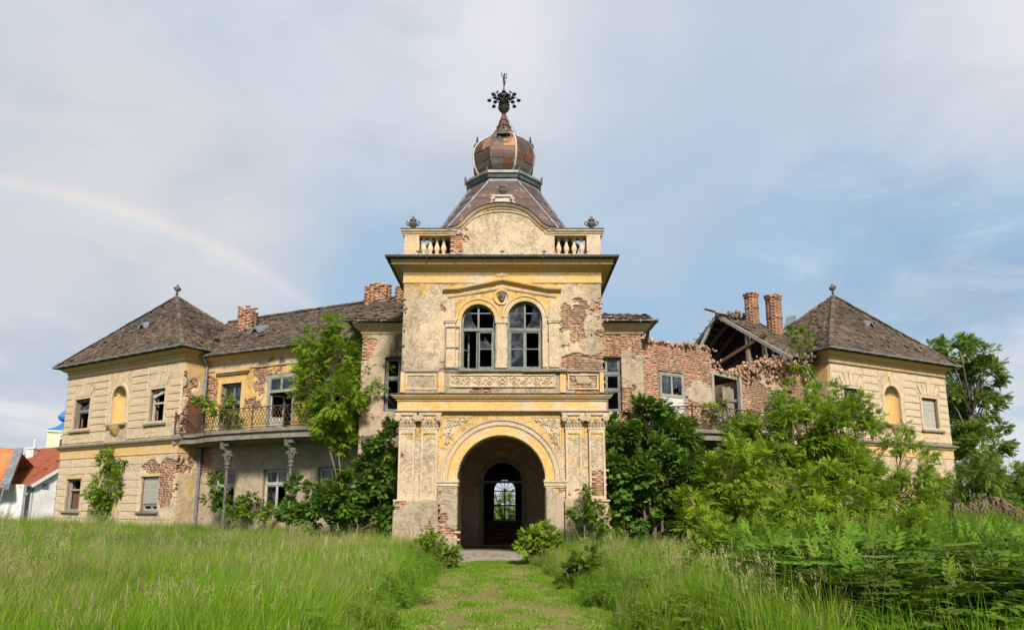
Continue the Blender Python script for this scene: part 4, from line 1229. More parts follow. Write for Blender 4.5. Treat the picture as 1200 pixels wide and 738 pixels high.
mb = MB(); octring([(0.44, 16.84), (0.40, 17.0), (0.32, 17.1), (0.24, 17.35), (0.14, 17.65), (0.06, 17.9)])
spire = part('spire', mb, 'copper_rust')
mb = MB(); octring([(.45, 16.80), (.50, 16.84), (.45, 16.9)]); octring([(.29, 17.22), (.31, 17.24), (.285, 17.27)]); octring([(.19, 17.5), (.21, 17.52), (.18, 17.55)])
obj('spire_band', mb, 'copper_brown', spire, TM)
for k in range(4):                                        # hooded dormer lanterns on the bulb
    a = -math.pi / 2 + k * math.pi / 2
    Md = TM @ Matrix.Translation((DA[0], DA[1], 0)) @ Matrix.Rotation(a, 4, 'Z')
    mb = MB()
    mb.box(.88, 1.2, -.2, .2, 15.93, 16.0, 0)
    mb.box(.85, 1.15, -.2, -.12, 16.0, 16.32, 0); mb.box(.85, 1.15, .12, .2, 16.0, 16.32, 0); mb.box(.8, 1.12, -.12, .12, 16.0, 16.32, 1)
    mb.add([(.7, -.26, 16.3), (1.24, -.26, 16.3), (1.24, .26, 16.3), (.7, .26, 16.3), (.7, 0, 16.56), (1.2, 0, 16.56)], [(0, 1, 5, 4), (2, 3, 4, 5), (1, 2, 5), (0, 3, 2, 1)], 0)
    mb.lathe([(.04, 0), (.03, .05), (.06, .10), (.05, .16), (.02, .19), (.045, .23), (.03, .28), (.01, .34)], (1.1, 0, 16.53), 8, 0)
    obj('dormer_lantern', mb, ['dark_metal', 'roof_deck'], dome, Md)
# wrought crown on the spire
mb = MB()
Z0 = 17.82
mb.lathe([(.07, 0), (.1, .03), (.06, .08), (.1, .13), (.22, .27), (.26, .36), (.2, .41), (.24, .46), (.1, .48), (.05, .52)], (DA[0], DA[1], Z0), 10)
fin = part('finial', mb, 'dark_metal')
mb = MB()
mb.tube([(DA[0], DA[1], Z0 + .45), (DA[0], DA[1], Z0 + 1.9)], [.035, .02], 6)
for lay, (nr, rr, zz, hh) in enumerate(((8, .62, .55, .42), (8, .40, .62, .30), (6, .22, .7, .2))):
    for k in range(nr):
        t = 2 * math.pi * (k + .5 * lay) / nr
        f = lambda r, z: (DA[0] + r * math.cos(t), DA[1] + r * math.sin(t), Z0 + z)
        pts = [f(.08, .42), f(rr * .35, zz + .1), f(rr * .75, zz + hh * .75), f(rr, zz + hh * .35)]
        mb.tube(pts, .016, 5)
        c = f(rr, zz + hh * .35)
        for q in range(5): mb.ball((c[0] + .055 * math.cos(q * 1.257), c[1] + .055 * math.sin(q * 1.257), c[2]), .045, 5)
        mb.ball((c[0], c[1], c[2] + .03), .05, 5)
        p2 = f(rr * .6, zz + hh * .9); mb.ball(p2, .05, 5)
obj('iron_flowers', mb, 'dark_metal', fin, TM)
mb = MB()                                                  # weathervane figure at the tip
zt = Z0 + 1.35
mb.tube([(0, DA[1], zt), (0.02, DA[1], zt + .18), (-0.01, DA[1], zt + .36), (0.02, DA[1], zt + .50)], [.03, .06, .055, .03], 6)
mb.ball((0.02, DA[1], zt + .55), .05, 6)
mb.tube([(0, DA[1], zt + .42), (-.1, DA[1], zt + .5), (-.12, DA[1], zt + .68)], [.025, .02, .012], 5)
mb.tube([(0.02, DA[1], zt + .42), (.1, DA[1], zt + .36), (.12, DA[1], zt + .66)], [.025, .02, .01], 5)
obj('weathervane', mb, 'dark_metal', fin, TM)
mb = MB(); mb.tube([(.1, DA[1] - .1, 17.8), (.28, DA[1] - .3, 17.25), (.5, DA[1] - .45, 16.8)], .012, 4)
part('lightning_wire', mb, 'zinc_grey')

# ------------------------------------------------------------------ vestibule, steps and hall
DV = 8.0                       # depth of the inner door
mb = MB(); mb.box(-2.0, 2.0, -0.15, DV + .5, -0.35, 0.0); part('vestibule_floor', mb, 'floor_concrete')
door_hole = (-0.99, 0.83, 0.0, 3.72, 'arch')
mb = MB()
for s in (-1, 1):
    mb.box(s * 1.9 if s > 0 else -2.3, 2.3 if s > 0 else -1.9, 0.62, DV, -0.3, 4.6)
    for q in range(3): mb.box(*sorted((s * 1.78, s * 1.9)), 1.6 + q * 2.2, 2.1 + q * 2.2, 0.0, 3.2)
part('vestibule_wall', mb, 'vestibule_plaster')
mb = MB()
vp = arc_pts(0, 2.75, 1.9, math.pi, 0, 17)
for a, b in zip(vp[:-1], vp[1:]): mb.add([(a[0], .62, a[1]), (b[0], .62, b[1]), (b[0], DV, b[1]), (a[0], DV, a[1])], [(0, 1, 2, 3)])
part('vestibule_vault', mb, 'vestibule_plaster')
us, zs = axis(-2.0, 2.0, .12, [door_hole[0], door_hole[1]]), axis(-0.2, 4.7, .12, [door_hole[3]])
cu, cz = np.meshgrid((us[1:] + us[:-1]) / 2, (zs[1:] + zs[:-1]) / 2, indexing='ij')
Vv, Ff, Aa = grid_mesh(us, zs, ~in_hole(door_hole, cu, cz), np.full((len(us), len(zs)), DV), .5, {})
obj_np('vestibule_end_wall', Vv, Ff, 'vestibule_plaster', palace, TM, {'tone': np.zeros(len(Vv))})
uc = (door_hole[0] + door_hole[1]) / 2; r = (door_hole[1] - door_hole[0]) / 2; zc = door_hole[3] - r
mb = MB(); mb.arch([(uc - r, 0), (uc - r, zc)] + arc_pts(uc, zc, r, math.pi, 0, 23)[1:-1] + [(uc + r, zc), (uc + r, 0)], [(.14, DV - .02), (.14, DV - .08), (-.06, DV - .08), (-.06, DV + .1), (.1, DV + .1)])
mb.box(uc - r + .06, uc + r - .06, DV - .06, DV + .05, 2.76, 2.86)
part('inner_door_frame', mb, 'green_door_paint')
mb = MB(); mb.arch(arc_pts(uc, zc - .05, r + .45, math.pi, 0, 23), [(0, DV), (0, DV - .05), (.12, DV - .05), (.12, DV)]); part('vestibule_arch_moulding', mb, 'vestibule_plaster')
for i in range(5):
    mb = MB(); mb.box(-1.1, .95, DV + .5 + i * .3, DV + 2.2, 0.19 * i, 0.19 * (i + 1) - .004, j=.003); part('hall_step', mb, 'panel_brown')
HV = 17.0
mb = MB()
mb.box(-3.2, 3.2, DV + 2.0, HV, 0.6, 0.95); mb.box(-3.2, 3.2, DV + .51, HV, 4.7, 4.9)
mb.box(-3.4, -3.2, DV + .51, HV, -.2, 4.7); mb.box(3.2, 3.4, DV + .51, HV, -.2, 4.7)
FX = (-0.74, 0.58)
for a, b, z0, z1 in ((-3.2, FX[0], .95, 4.7), (FX[1], 3.2, .95, 4.7), (FX[0], FX[1], 3.3, 4.7)): mb.box(a, b, HV - .3, HV, z0, z1)
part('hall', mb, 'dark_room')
mb = MB()
fu = (FX[0] + FX[1]) / 2; fr_ = (FX[1] - FX[0]) / 2
ring(mb, FX[0], FX[1], .96, 2.62, HV - .25, HV - .17, .06)
mb.box(fu - .035, fu + .035, HV - .24, HV - .18, 1.02, 2.56); mb.box(FX[0] + .06, FX[1] - .06, HV - .24, HV - .18, 1.72, 1.82)
mb.arch(arc_pts(fu, 2.62, fr_, math.pi, 0, 17), [(0, HV - .25), (0, HV - .17), (-.06, HV - .17), (-.06, HV - .25), (0, HV - .25)])
gate = part('garden_door', mb, 'dark_metal')
mb = MB()
for s in (-1, 1):
    for (z, r2) in ((2.3, .16), (2.0, .12), (1.5, .14), (1.2, .13)):
        scroll(mb, fu + s * .32, z, r2, HV - .19, s, 1.5, math.pi / 2, .018)
for k in range(5): mb.tube([(fu, HV - .2, 2.62), (fu + fr_ * .95 * math.cos(.52 + k * .53), HV - .2, 2.62 + fr_ * .95 * math.sin(.52 + k * .53))], .016, 4)
for x in np.linspace(FX[0] + .15, FX[1] - .15, 5): mb.tube([(x, HV - .2, 1.0), (x, HV - .2, 2.6)], .010, 4)
obj('iron_scrollwork', mb, 'dark_metal', gate, TM)
# spandrels filling round the fanlight
mb = MB()
for s in (-1, 1):
    pl = [(fu + s * fr_, 3.3), (fu + s * fr_, 2.62)] + [(fu + s * fr_ * math.cos(t), 2.62 + fr_ * math.sin(t)) for t in np.linspace(.15, 1.57, 8)] + [(fu, 3.3)]
    mb.prism(pl if s < 0 else pl[::-1], HV - .28, HV - .05)
part('fanlight_spandrel', mb, 'dark_room')
# floors and back walls behind the tower windows
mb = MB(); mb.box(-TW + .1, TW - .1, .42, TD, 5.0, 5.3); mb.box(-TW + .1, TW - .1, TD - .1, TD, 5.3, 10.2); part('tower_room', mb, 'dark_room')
# ================================================================== pavilions at the two ends
def hip_roof(F_, L, D, ze, za, au, av, oh=0.5):
    """four-sided tiled roof over a pavilion with its hips and finial"""
    e = [(-oh, -oh, ze), (L + oh, -oh, ze), (L + oh, D + oh, ze), (-oh, D + oh, ze)]
    ap = (au, av, za)
    mb = MB(); mb.add(e + [ap], [(0, 1, 4), (1, 2, 4), (2, 3, 4), (3, 0, 4), (3, 2, 1, 0)])
    r = part('pavilion_roof', mb, 'roof_deck', F_.M)
    eps = 0.04
    for k in range(4):
        a, b = np.array(e[k]), np.array(e[(k + 1) % 4]); d = (b - a) / np.linalg.norm(b - a)
        A_ = np.array(ap)
        tiles(r, 'roof_tile', F_.M, (a, b, A_ + d * .05, A_ - d * .05))
    mb = MB()
    for k in range(4): ridge_caps(mb, e[k], ap, 0.13)
    obj('hip_tile', mb, 'old_tile', r, F_.M, kind='stuff')
    mb = MB()
    mb.lathe([(.16, -.15), (.14, .0), (.06, .05), (.05, .16), (.09, .2), (.05, .24), (.06, .32), (.15, .44), (.16, .50), (.10, .58), (.05, .62), (.07, .66), (.02, .74)], ap, 10)
    for k in range(4): mb.tube([(ap[0] + .13 * math.cos(k * 1.57), ap[1] + .13 * math.sin(k * 1.57), ap[2] + .42), (ap[0] + .21 * math.cos(k * 1.57), ap[1] + .21 * math.sin(k * 1.57), ap[2] + .5), (ap[0] + .15 * math.cos(k * 1.57), ap[1] + .15 * math.sin(k * 1.57), ap[2] + .58)], .03, 5)
    part('roof_finial', mb, 'urn_stone', F_.M)
    return r
def gutter(F_, path, z, name='gutter', parent=None):
    mb = MB()
    mb.sweep(path, [(-0.07, z + .07), (-0.06, z + .01), (0, z - .015), (0.06, z + .01), (0.07, z + .08), (0.055, z + .08), (0.045, z + .025), (0, z + .005), (-0.05, z + .02), (-0.055, z + .07)])
    for a, b in zip(path[:-1], path[1:]):
        a, b = np.array(a), np.array(b); n = int(np.linalg.norm(b - a) / .9)
        for i in range(n):
            p = a + (b - a) * (i + .5) / n
            mb.box(p[0] - .03, p[0] + .03, p[1] - .08, p[1] + .08, z - .03, z + .09)
    return part(name, mb, 'grey_metal', F_.M)
def lucarne(F_, u, v, z, s=1.0):
    """small eyebrow vent standing out of the tiles"""
    mb = MB()
    pts = [(-.34, 0), (-.24, .12), (-.13, .26), (0, .33), (.13, .26), (.24, .12), (.34, 0)]
    n = len(pts)
    vs = [(u + x * s, v - .12, z + y * s) for x, y in pts] + [(u + x * .8 * s, v + .7, z + .42 + y * s * .7) for x, y in pts]
    mb.add(vs, [(i, i + 1, n + i + 1, n + i) for i in range(n - 1)], 0)
    ins = [(u + x * s * .62, v - .02, z + y * s * .62 + .02) for x, y in pts]
    mb.add([(u + x * s, v - .12, z + y * s) for x, y in pts] + [(u + x * s * .62, v - .12, z + y * s * .62 + .02) for x, y in pts], [(i, i + 1, n + i + 1, n + i) for i in range(n - 1)], 0)
    mb.add(ins, [tuple(reversed(range(n)))], 1)
    mb.tube([(u, v - .1, z + .33 * s), (u, v - .1, z + .55 * s)], .025, 5, 0)
    return part('roof_vent', mb, ['zinc_grey', 'roof_deck'], F_.M)
def block_run(F_, panel, holes, z0, z1, h=0.375, vf=-0.028, skip=None, mat='block_plaster', fans=()):
    """rusticated courses as separate blocks with open joints, cut round windows and fans of voussoirs"""
    n = max(1, round((z1 - z0) / h)); h = (z1 - z0) / n
    for r in range(n):
        a, b = z0 + r * h, z0 + (r + 1) * h
        segs = [panel]
        for hu0, hu1, hz0, hz1 in list(holes) + [(f[0] - .05, f[1] + .05, f[2] - .02, f[3]) for f in fans]:
            if b > hz0 + .05 and a < hz1 - .05:
                new = []
                for s0, s1 in segs:
                    if hu1 <= s0 or hu0 >= s1: new.append((s0, s1)); continue
                    if hu0 - s0 > .12: new.append((s0, hu0))
                    if s1 - hu1 > .12: new.append((hu1, s1))
                segs = new
        for s0, s1 in segs:
            m = max(1, round((s1 - s0) / 1.3))
            for i in range(m):
                p, q = s0 + (s1 - s0) * i / m, s0 + (s1 - s0) * (i + 1) / m
                c = ((p + q) / 2, 0, (a + b) / 2)
                if skip is not None and skip(c[0], c[2]): continue
                mb = MB()
                g = 0.012
                f = vf + rnd.uniform(-.008, .006)
                ch = .022
                P = [(p + g, 0.005, a + g), (q - g, 0.005, a + g), (q - g, .005, b - g), (p + g, .005, b - g), (p + g + ch, f, a + g + ch), (q - g - ch, f, a + g + ch), (q - g - ch, f, b - g - ch), (p + g + ch, f, b - g - ch)]
                P = [tuple(x + rnd.uniform(-.006, .006) for x in w) for w in P]
                mb.add(P, [(4, 5, 6, 7), (0, 1, 5, 4), (1, 2, 6, 5), (2, 3, 7, 6), (3, 0, 4, 7)])
                obj('rusticated_block', mb, mat, palace, F_.M @ shift(mb, c))
    for (fu0, fu1, fz0, fz1) in fans:
        uc = (fu0 + fu1) / 2; w0 = (fu1 - fu0) * .36; w1 = (fu1 - fu0) / 2
        for i in range(5):
            a0, a1 = -1 + i * .4, -1 + (i + 1) * .4
            zt = fz1 + (.16 if i == 2 else 0) - (0.12 if i in (0, 4) else 0)
            q = [(uc + a0 * w0 + .012, fz0 + .02), (uc + a1 * w0 - .012, fz0 + .02), (uc + a1 * w1 - .012, zt - .02), (uc + a0 * w1 + .012, zt - .02)]
            mb = MB(); mb.prism(q, -.055 if i == 2 else -.04 + rnd.uniform(-.006, .006), .01)
            obj('voussoir', mb, mat, palace, F_.M @ shift(mb, (uc, 0, fz0)))
def pavilion(F_, wins, ground_wins, niche_u, D, brick, apex, mirror=False, block_ground=True):
    L = F_.L
    niche = (niche_u - .62, niche_u + .62, 5.75, 7.62, 'arch')
    holes = list(wins) + list(ground_wins) + [niche]
    paint = lambda U, Z: 0.4 * sstep(Z, 8.45, 8.55) * sstep(Z, 9.2, 8.6) + 0.4 * (Z > 4.1) * (Z < 4.7) + 0.03 + .10 * sstep(np.abs(U - niche_u), 1.3, .8)
    wall(palace, F_.M, 0, L, -0.4, 8.95, holes, brick, paint, lambda U, Z: .12 + .3 * sstep(Z, 1.8, .6) + .2 * ((Z > 4.8) & (Z < 5.5)), 0.075, 'plaster', seed=int(L * 7), rough=.015)
    mb = MB()
    for h in list(wins) + list(ground_wins): reveal(mb, h, 0, .4)
    part('window_reveal', mb, 'trim_stone', F_.M)
    # niche: half-round recess with a shell head
    mb = MB(); m = 12
    R_, zc = .62, niche[3] - .62
    prof = [(niche_u - R_ * math.cos(math.pi * i / m), .03 + .45 * math.sin(math.pi * i / m)) for i in range(m + 1)]
    vs = [(u, v, z) for z in (niche[2], zc) for u, v in prof]
    fs = [(i, i + 1, m + 2 + i, m + 1 + i) for i in range(m)]
    k0 = len(vs)
    rows = 6
    for j in range(1, rows + 1):
        t = j / rows * math.pi / 2
        for i in range(m + 1):
            a = math.pi * i / m
            vs.append((niche_u - R_ * math.cos(a) * math.cos(t) * (1 + .04 * (i % 2)), .03 + .45 * math.sin(a) * math.cos(t), zc + R_ * math.sin(t)))
    for j in range(rows):
        o0 = m + 1 + j * (m + 1)
        fs += [(o0 + i, o0 + i + 1, o0 + m + 2 + i, o0 + m + 1 + i) for i in range(m)]
    mb.add(vs, fs); mb.box(niche_u - R_, niche_u + R_, .02, .5, niche[2] - .05, niche[2])
    nc = part('niche', mb, 'niche_yellow', F_.M)
    mb = MB(); mb.arch([(niche_u - R_, niche[2]), (niche_u - R_, zc)] + arc_pts(niche_u, zc, R_, math.pi, 0, 19)[1:-1] + [(niche_u + R_, zc), (niche_u + R_, niche[2])], [(-.01, .05), (-.01, -.03), (.05, -.05), (.15, -.04), (.17, .01)])
    mb.prism([(niche_u - .13, niche[3] - .02), (niche_u + .13, niche[3] - .02), (niche_u + .18, niche[3] + .45), (niche_u - .18, niche[3] + .45)], -.08, 0)
    obj('niche_surround', mb, 'trim_mixed', nc, F_.M)
    mb = MB(); mb.box(niche_u - .8, niche_u + .8, -.18, .03, niche[2] - .14, niche[2] - .05, 0, .006)
    mb.lathe([(.02, -.55), (.10, -.5), (.2, -.38), (.34, -.2), (.42, -.06)], (niche_u, 0.0, niche[2] - .08), 12, 1)
    obj('niche_bracket', mb, ['stone_ledge', 'trim_yellow'], nc, F_.M)
    # window surrounds, sills
    for h in list(wins):
        mb = MB(); ring(mb, h[0] - .13, h[1] + .13, h[2] - .02, h[3] + .13, -.05, .02, .13); part('window_surround', mb, 'trim_mixed', F_.M)
        mb = MB(); mb.box(h[0] - .24, h[1] + .24, -.15, .25, h[2] - .10, h[2] - .005, j=.006); part('window_sill', mb, 'stone_ledge', F_.M)
        mb = MB(); mb.box(h[0] - .1, h[1] + .1, -.04, 0, h[2] - .42, h[2] - .12, j=.01); part('apron_panel', mb, 'trim_yellow', F_.M)
    for h in ground_wins:
        mb = MB(); mb.box(h[0] - .2, h[1] + .2, -.12, .25, h[2] - .09, h[2] - .005, j=.006); part('window_sill', mb, 'stone_ledge', F_.M)
        mb = MB(); mb.box(h[0] - .1, h[1] + .1, -.04, .02, h[3] + .001, h[3] + .11, j=.006); part('window_head', mb, 'trim_yellow', F_.M)
    sk = lambda u, z: bool(brick(np.array([u]), np.array([z]))[0] > .42)
    for (p, w) in zip(((.05, niche_u - .95), (niche_u + .95, L - .05)), sorted(wins)):
        block_run(F_, p, [(w[0] - .14, w[1] + .14, w[2] - .12, w[3] + .14)], 5.42, 8.32, fans=[(w[0] - .25, w[1] + .25, w[3] + .13, w[3] + .72)], skip=sk)
        mb = MB(); mb.box(p[0], p[1], -.03, .01, 4.93, 5.36, j=.01); part('plinth_band', mb, 'trim_stone', F_.M)
    if block_ground:
        gw = [(w[0] - .12, w[1] + .12, w[2] - .12, w[3] + .12) for w in ground_wins]
        block_run(F_, (.05, niche_u - .9), gw, 0.0, 4.05, .38, -.02, sk, fans=[])
        block_run(F_, (niche_u + .9, L - .05), gw, 0.0, 4.05, .38, -.02, sk, fans=[])
    # entablature, eaves, storey ledge: run round the corner
    path = [(0, D), (0, 0), (L, 0), (L, D)]
    mb = MB(); mb.sweep(path, [(0, 8.36), (.06, 8.38), (.06, 8.42), (.03, 8.43), (.03, 8.6), (.07, 8.62), (.07, 8.72), (.2, 8.78), (.3, 8.86), (.33, 8.92), (0, 8.95)]); part('cornice', mb, 'trim_yellow', F_.M)
    mb = MB(); mb.sweep(path, [(.065, 8.40), (.09, 8.405), (.09, 8.425), (.065, 8.43)]); part('string_moulding', mb, 'stone_ledge', F_.M)
    mb = MB(); mb.sweep(path, [(0, 4.12), (.03, 4.13), (.03, 4.17), (.015, 4.18), (.015, 4.55), (.08, 4.58), (.14, 4.66), (.14, 4.70), (0, 4.70)]); part('storey_band', mb, 'trim_yellow', F_.M)
    mb = MB(); mb.sweep(path, [(0, 4.702), (.21, 4.702), (.22, 4.77), (.0, 4.85)]); part('storey_ledge', mb, 'stone_ledge', F_.M)
    gutter(F_, [(-.55, D), (-.55, -.55), (L + .55, -.55), (L + .55, D)], 8.93)
    hip_roof(F_, L, D, 8.98, 12.9, *apex)
    # side and back walls
    for (a, b) in (((0, D), (0, 0)), ((L, 0), (L, D)), ((L, D), (0, D))):
        G = Frame(F_.w(a[0], a[1], 0)[:2], F_.w(b[0], b[1], 0)[:2])
        wall(palace, G.M, 0.058, G.L - .058, -.4, 8.95, (), lambda U, Z: fbm(U, Z, 5, 4) - .12, lambda U, Z: .5 * sstep(Z, 7.5, 8.5) + .15, lambda U, Z: .2 + 0 * U, .15, 'plaster', seed=31, rough=.01)
    mb = MB(); mb.box(.45, L - .45, .45, D - .45, 4.3, 4.6); mb.box(.3, L - .3, .3, D - .3, 8.7, 8.9); mb.box(.45, L - .45, D - .5, D - .45, -.2, 8.7)
    part('pavilion_room', mb, 'dark_room', F_.M)

# left pavilion
lw1, lw2 = (0.95, 2.36, 5.56, 7.21), (7.46, 8.62, 5.56, 7.2)
lg1, lg2 = (0.98, 2.22, 1.5, 3.1), (7.38, 8.68, 1.5, 3.1)
def brick_LP(U, Z):
    n = fbm(U * .9, Z * .9, 44, 4)
    b = np.exp(-((U - 9.2) / .75) ** 2 - ((Z - 2.4) / 1.25) ** 2) * .5 + np.exp(-((U - 7.8) / 1.0) ** 2 - ((Z - 3.5) / .35) ** 2) * .45 + np.exp(-((U - 9.4) / .55) ** 2 - ((Z - 5.6) / .55) ** 2) * .28
    return n * .75 + b - .13
pavilion(LP, (lw1, lw2), (lg1, lg2), 4.88, 5.6, brick_LP, (4.8, 2.6))
window(palace, LP.M, lw1, 1, (0.62,), 'grey_sash', panes='ob', fw=.09)
window(palace, LP.M, lw2, 1, (0.6,), 'white_sash', panes='xx', fw=.09)
window(palace, LP.M, lg1, 1, (0.66,), 'old_wood', panes='xx', fw=.09)
mb = MB(); mb.box(lg1[0] + .1, lg1[1] - .1, .3, .34, lg1[2] + .09, lg1[2] + 1.0); part('inner_shutter', mb, 'brown_door', LP.M)
w = window(palace, LP.M, lg2, 2, (0.2,), 'old_wood', panes='ooxx', fw=.08, label='ground-floor window with its slatted blind let down')
for i in range(22):
    z = lg2[2] + .36 + i * .056
    mb = MB(); mb.box(lg2[0] + .07, lg2[1] - .07, .10 + rnd.uniform(-.006, .006), .125, z, z + .05, j=.003); obj('blind_slat', mb, 'blind_slat', w, LP.M)
for sgn, wv in ((1, lw2),):
    mb = MB(); mb.bar((wv[0] + .1, .1, wv[3] - .35), (wv[1] - .1, .12, wv[3] - .1), .05, .12); part('sagging_board', mb, 'white_sash', LP.M)

# right pavilion
rw1, rw2 = (0.80, 2.0, 5.56, 7.25), (6.72, 8.02, 5.55, 7.2)
rg1, rg2 = (0.9, 2.1, 1.5, 3.1), (6.7, 8.0, 1.5, 3.1)
pavilion(RP, (rw1, rw2), (rg1, rg2), 4.42, 5.6, lambda U, Z: fbm(U * .9, Z * .9, 57, 4) * .8 - .14 + .25 * np.exp(-((U - 0.1) / .5) ** 2 - ((Z - 7.6) / 1.2) ** 2), (4.15, 2.6), block_ground=False)
window(palace, RP.M, rw1, 2, (0.65,), 'grey_sash', panes='oobo')
w = window(palace, RP.M, rw2, 2, (0.97,), 'old_wood', panes='xxxx', fw=.06, label='upper window closed with pale weathered boards')
for i in range(6):
    a, b = rw2[0] + .07, rw2[1] - .07
    z = rw2[2] + .07 + i * .25
    mb = MB(); mb.box(a, b, .12 + rnd.uniform(-.01, .01), .145, z, z + .243, j=.004); obj('board', mb, 'blind_slat', w, RP.M)
window(palace, RP.M, rg1, 2, (0.65,), 'grey_sash'); window(palace, RP.M, rg2, 2, (0.65,), 'grey_sash')
lucarne(LP, *((lambda p: (p[0], 1.05, 10.95))(LP.px(148, 385, 1.05)))) if False else None
def on_slope(F_, px, py, ve, ze, va, za):
    """where the sight line meets the front slope running from (ve, ze) up to (va, za)"""
    lo, hi = ve, va
    for _ in range(40):
        m = (lo + hi) / 2
        u, z = F_.px(px, py, m)
        if z < ze + (za - ze) * (m - ve) / (va - ve): hi = m
        else: lo = m
    m = (lo + hi) / 2
    return (*F_.px(px, py, m), m)
def vent_at(F_, px, py, ve, ze, va, za):
    u, z, v = on_slope(F_, px, py, ve, ze, va, za)
    lucarne(F_, u, v, z)
vent_at(LP, 168, 386, -.5, 8.98, 2.6, 12.9)
vent_at(RP, 1019, 384, -.5, 8.98, 2.6, 12.9)

# ================================================================== left wing
LZE, LZR, LVR, LD = 8.72, 11.62, 3.5, 7.0
lu1 = (1.06, 2.32, 4.97, 7.38); lu2 = (3.86, 5.48, 4.97, 7.58); lu3 = (6.7, 7.95, 4.97, 7.4)
lgs = [(1.0, 2.26, 1.55, 3.32), (3.94, 5.28, 1.55, 3.34), (6.98, 8.22, 1.5, 3.36)]
def brick_LW(U, Z):
    n = fbm(U * .8, Z * .8, 66, 5)
    return n * .9 - .12 + .22 * np.exp(-((U - .2) / .6) ** 2 - ((Z - 7.4) / .7) ** 2) + .3 * np.exp(-((U - .3) / .4) ** 2 - ((Z - 3.6) / 1.3) ** 2) + .2 * np.exp(-((U - 9.0) / .6) ** 2 - ((Z - 6) / 2) ** 2)
wall(palace, LW.M, 0, LW.L, -.4, 8.7, [lu1, lu2, lu3] + lgs, brick_LW, lambda U, Z: .26 * sstep(Z, 4.8, 5.2) * sstep(Z, 8.2, 7.9) + .06 - .12 * (Z < 4), lambda U, Z: .05 + .40 * (Z < 4.7) + .15 * sstep(Z, 8.1, 8.5), .075, 'plaster', seed=23, rough=.015)
mb = MB()
for h in [lu1, lu2, lu3] + lgs: reveal(mb, h, 0, .4)
part('window_reveal', mb, 'trim_stone', LW.M)
mb = MB(); ring(mb, lu1[0] - .22, lu1[1] + .22, 4.95, lu1[3] + .22, -.04, .02, .22); part('window_surround', mb, 'trim_yellow', LW.M)
mb = MB(); mb.box(lu1[0] - .32, lu1[1] + .45, -.18, 0, 7.88, 7.99, j=.004); mb.box(lu1[0] - .25, lu1[1] + .37, -.1, 0, 7.80, 7.88); part('hood_moulding', mb, 'trim_yellow', LW.M)
window(palace, LW.M, lu1, 2, (0.62,), 'grey_sash', panes='ooggoo', fw=.09, label='balcony door with two surviving upper panes')
w = window(palace, LW.M, lu2, 2, (0.70,), 'green_door_paint', panes='xxgg', fw=.15, v=.0, label='tall balcony door with its lower leaves standing open')
mb = MB(); ring(mb, 0, .66, 5.0, 6.7, 0, .05, .07); mb.box(.07, .59, .01, .04, 5.1, 5.7)
obj('door_leaf', mb, 'white_sash', w, LW.M @ Matrix.Translation((lu2[0] + .16, .1, 0)) @ Matrix.Rotation(1.15, 4, 'Z'))
window(palace, LW.M, lu3, 2, (0.62,), 'grey_sash', panes='gogo', fw=.09)
window(palace, LW.M, lgs[0], 2, (0.62,), 'white_sash', panes='xogg'); window(palace, LW.M, lgs[1], 2, (0.64,), 'white_sash', panes='gogg'); window(palace, LW.M, lgs[2], 2, (0.62,), 'white_sash', panes='gggo')
mb = MB(); mb.sweep([(-.3, 0), (LW.L, 0)], [(0, 7.98), (.05, 8.0), (.07, 8.05), (.03, 8.07), (0, 8.07)]); part('string_moulding', mb, 'trim_mixed', LW.M)
mb = MB(); mb.sweep([(-.3, 0), (LW.L, 0)], [(0, 8.38), (.05, 8.42), (.05, 8.5), (.16, 8.56), (.28, 8.64), (.3, 8.7), (0, 8.72)]); part('cornice', mb, 'trim_yellow', LW.M)
gutter(LW, [(0.15, -.5), (LW.L, -.5)], 8.68)
def slope_roof(F_, u0, u1, ve, ze, vr, zr, vb, name='wing_roof', mask=None, front=True, extra=0):
    mb = MB()
    mb.add([(u0, ve, ze), (u1, ve, ze), (u1, vr, zr), (u0, vr, zr), (u1, vb, ze), (u0, vb, ze)], [(0, 1, 2, 3), (3, 2, 4, 5)])
    r = part(name, mb, 'roof_deck', F_.M)
    tiles(r, 'roof_tile', F_.M, ((u0, ve, ze), (u1, ve, ze), (u1, vr, zr), (u0, vr, zr)), mask)
    tiles(r, 'roof_tile', F_.M, ((u1, vb, ze), (u0, vb, ze), (u0, vr, zr), (u1, vr, zr)))
    mb = MB(); ridge_caps(mb, (u0, vr, zr + .02), (u1, vr, zr + .02), .14); obj('ridge_tile', mb, 'old_tile', r, F_.M, kind='stuff')
    return r
slope_roof(LW, -2.6, 11.0, -.5, LZE, LVR, LZR, LD + .5)
vent_at(LW, 300, 391, -.5, LZE, LVR, LZR)
# valley flashing between pavilion and wing
mb = MB()
a = on_slope(LW, 256, 388, -.5, LZE, LVR, LZR); b = on_slope(LW, 247, 405, -.5, LZE, LVR, LZR)
a, b = np.array([a[0], a[2], a[1]]), np.array([b[0], b[2], b[1]])
mb.add([a + (-.22, 0, .12), a + (.22, -.0, .12), b + (.28, 0, .12), b + (-.25, 0, .12), a + (-.22, 0, 0), a + (.22, 0, 0), b + (.28, 0, 0), b + (-.25, 0, 0)], [(0, 1, 2, 3), (1, 0, 4, 5), (2, 1, 5, 6), (3, 2, 6, 7), (0, 3, 7, 4)])
part('valley_flashing', mb, 'zinc_grey', LW.M)
mb = MB()
for i in range(26): mb.ball((a * .2 + b * .8 + (rnd.uniform(-.4, .6), rnd.uniform(-.3, .2), rnd.uniform(.02, .14))), rnd.uniform(.06, .13), 6, 0, (1, 1, .5))
part('roof_moss', mb, 'moss', LW.M, kind='stuff')
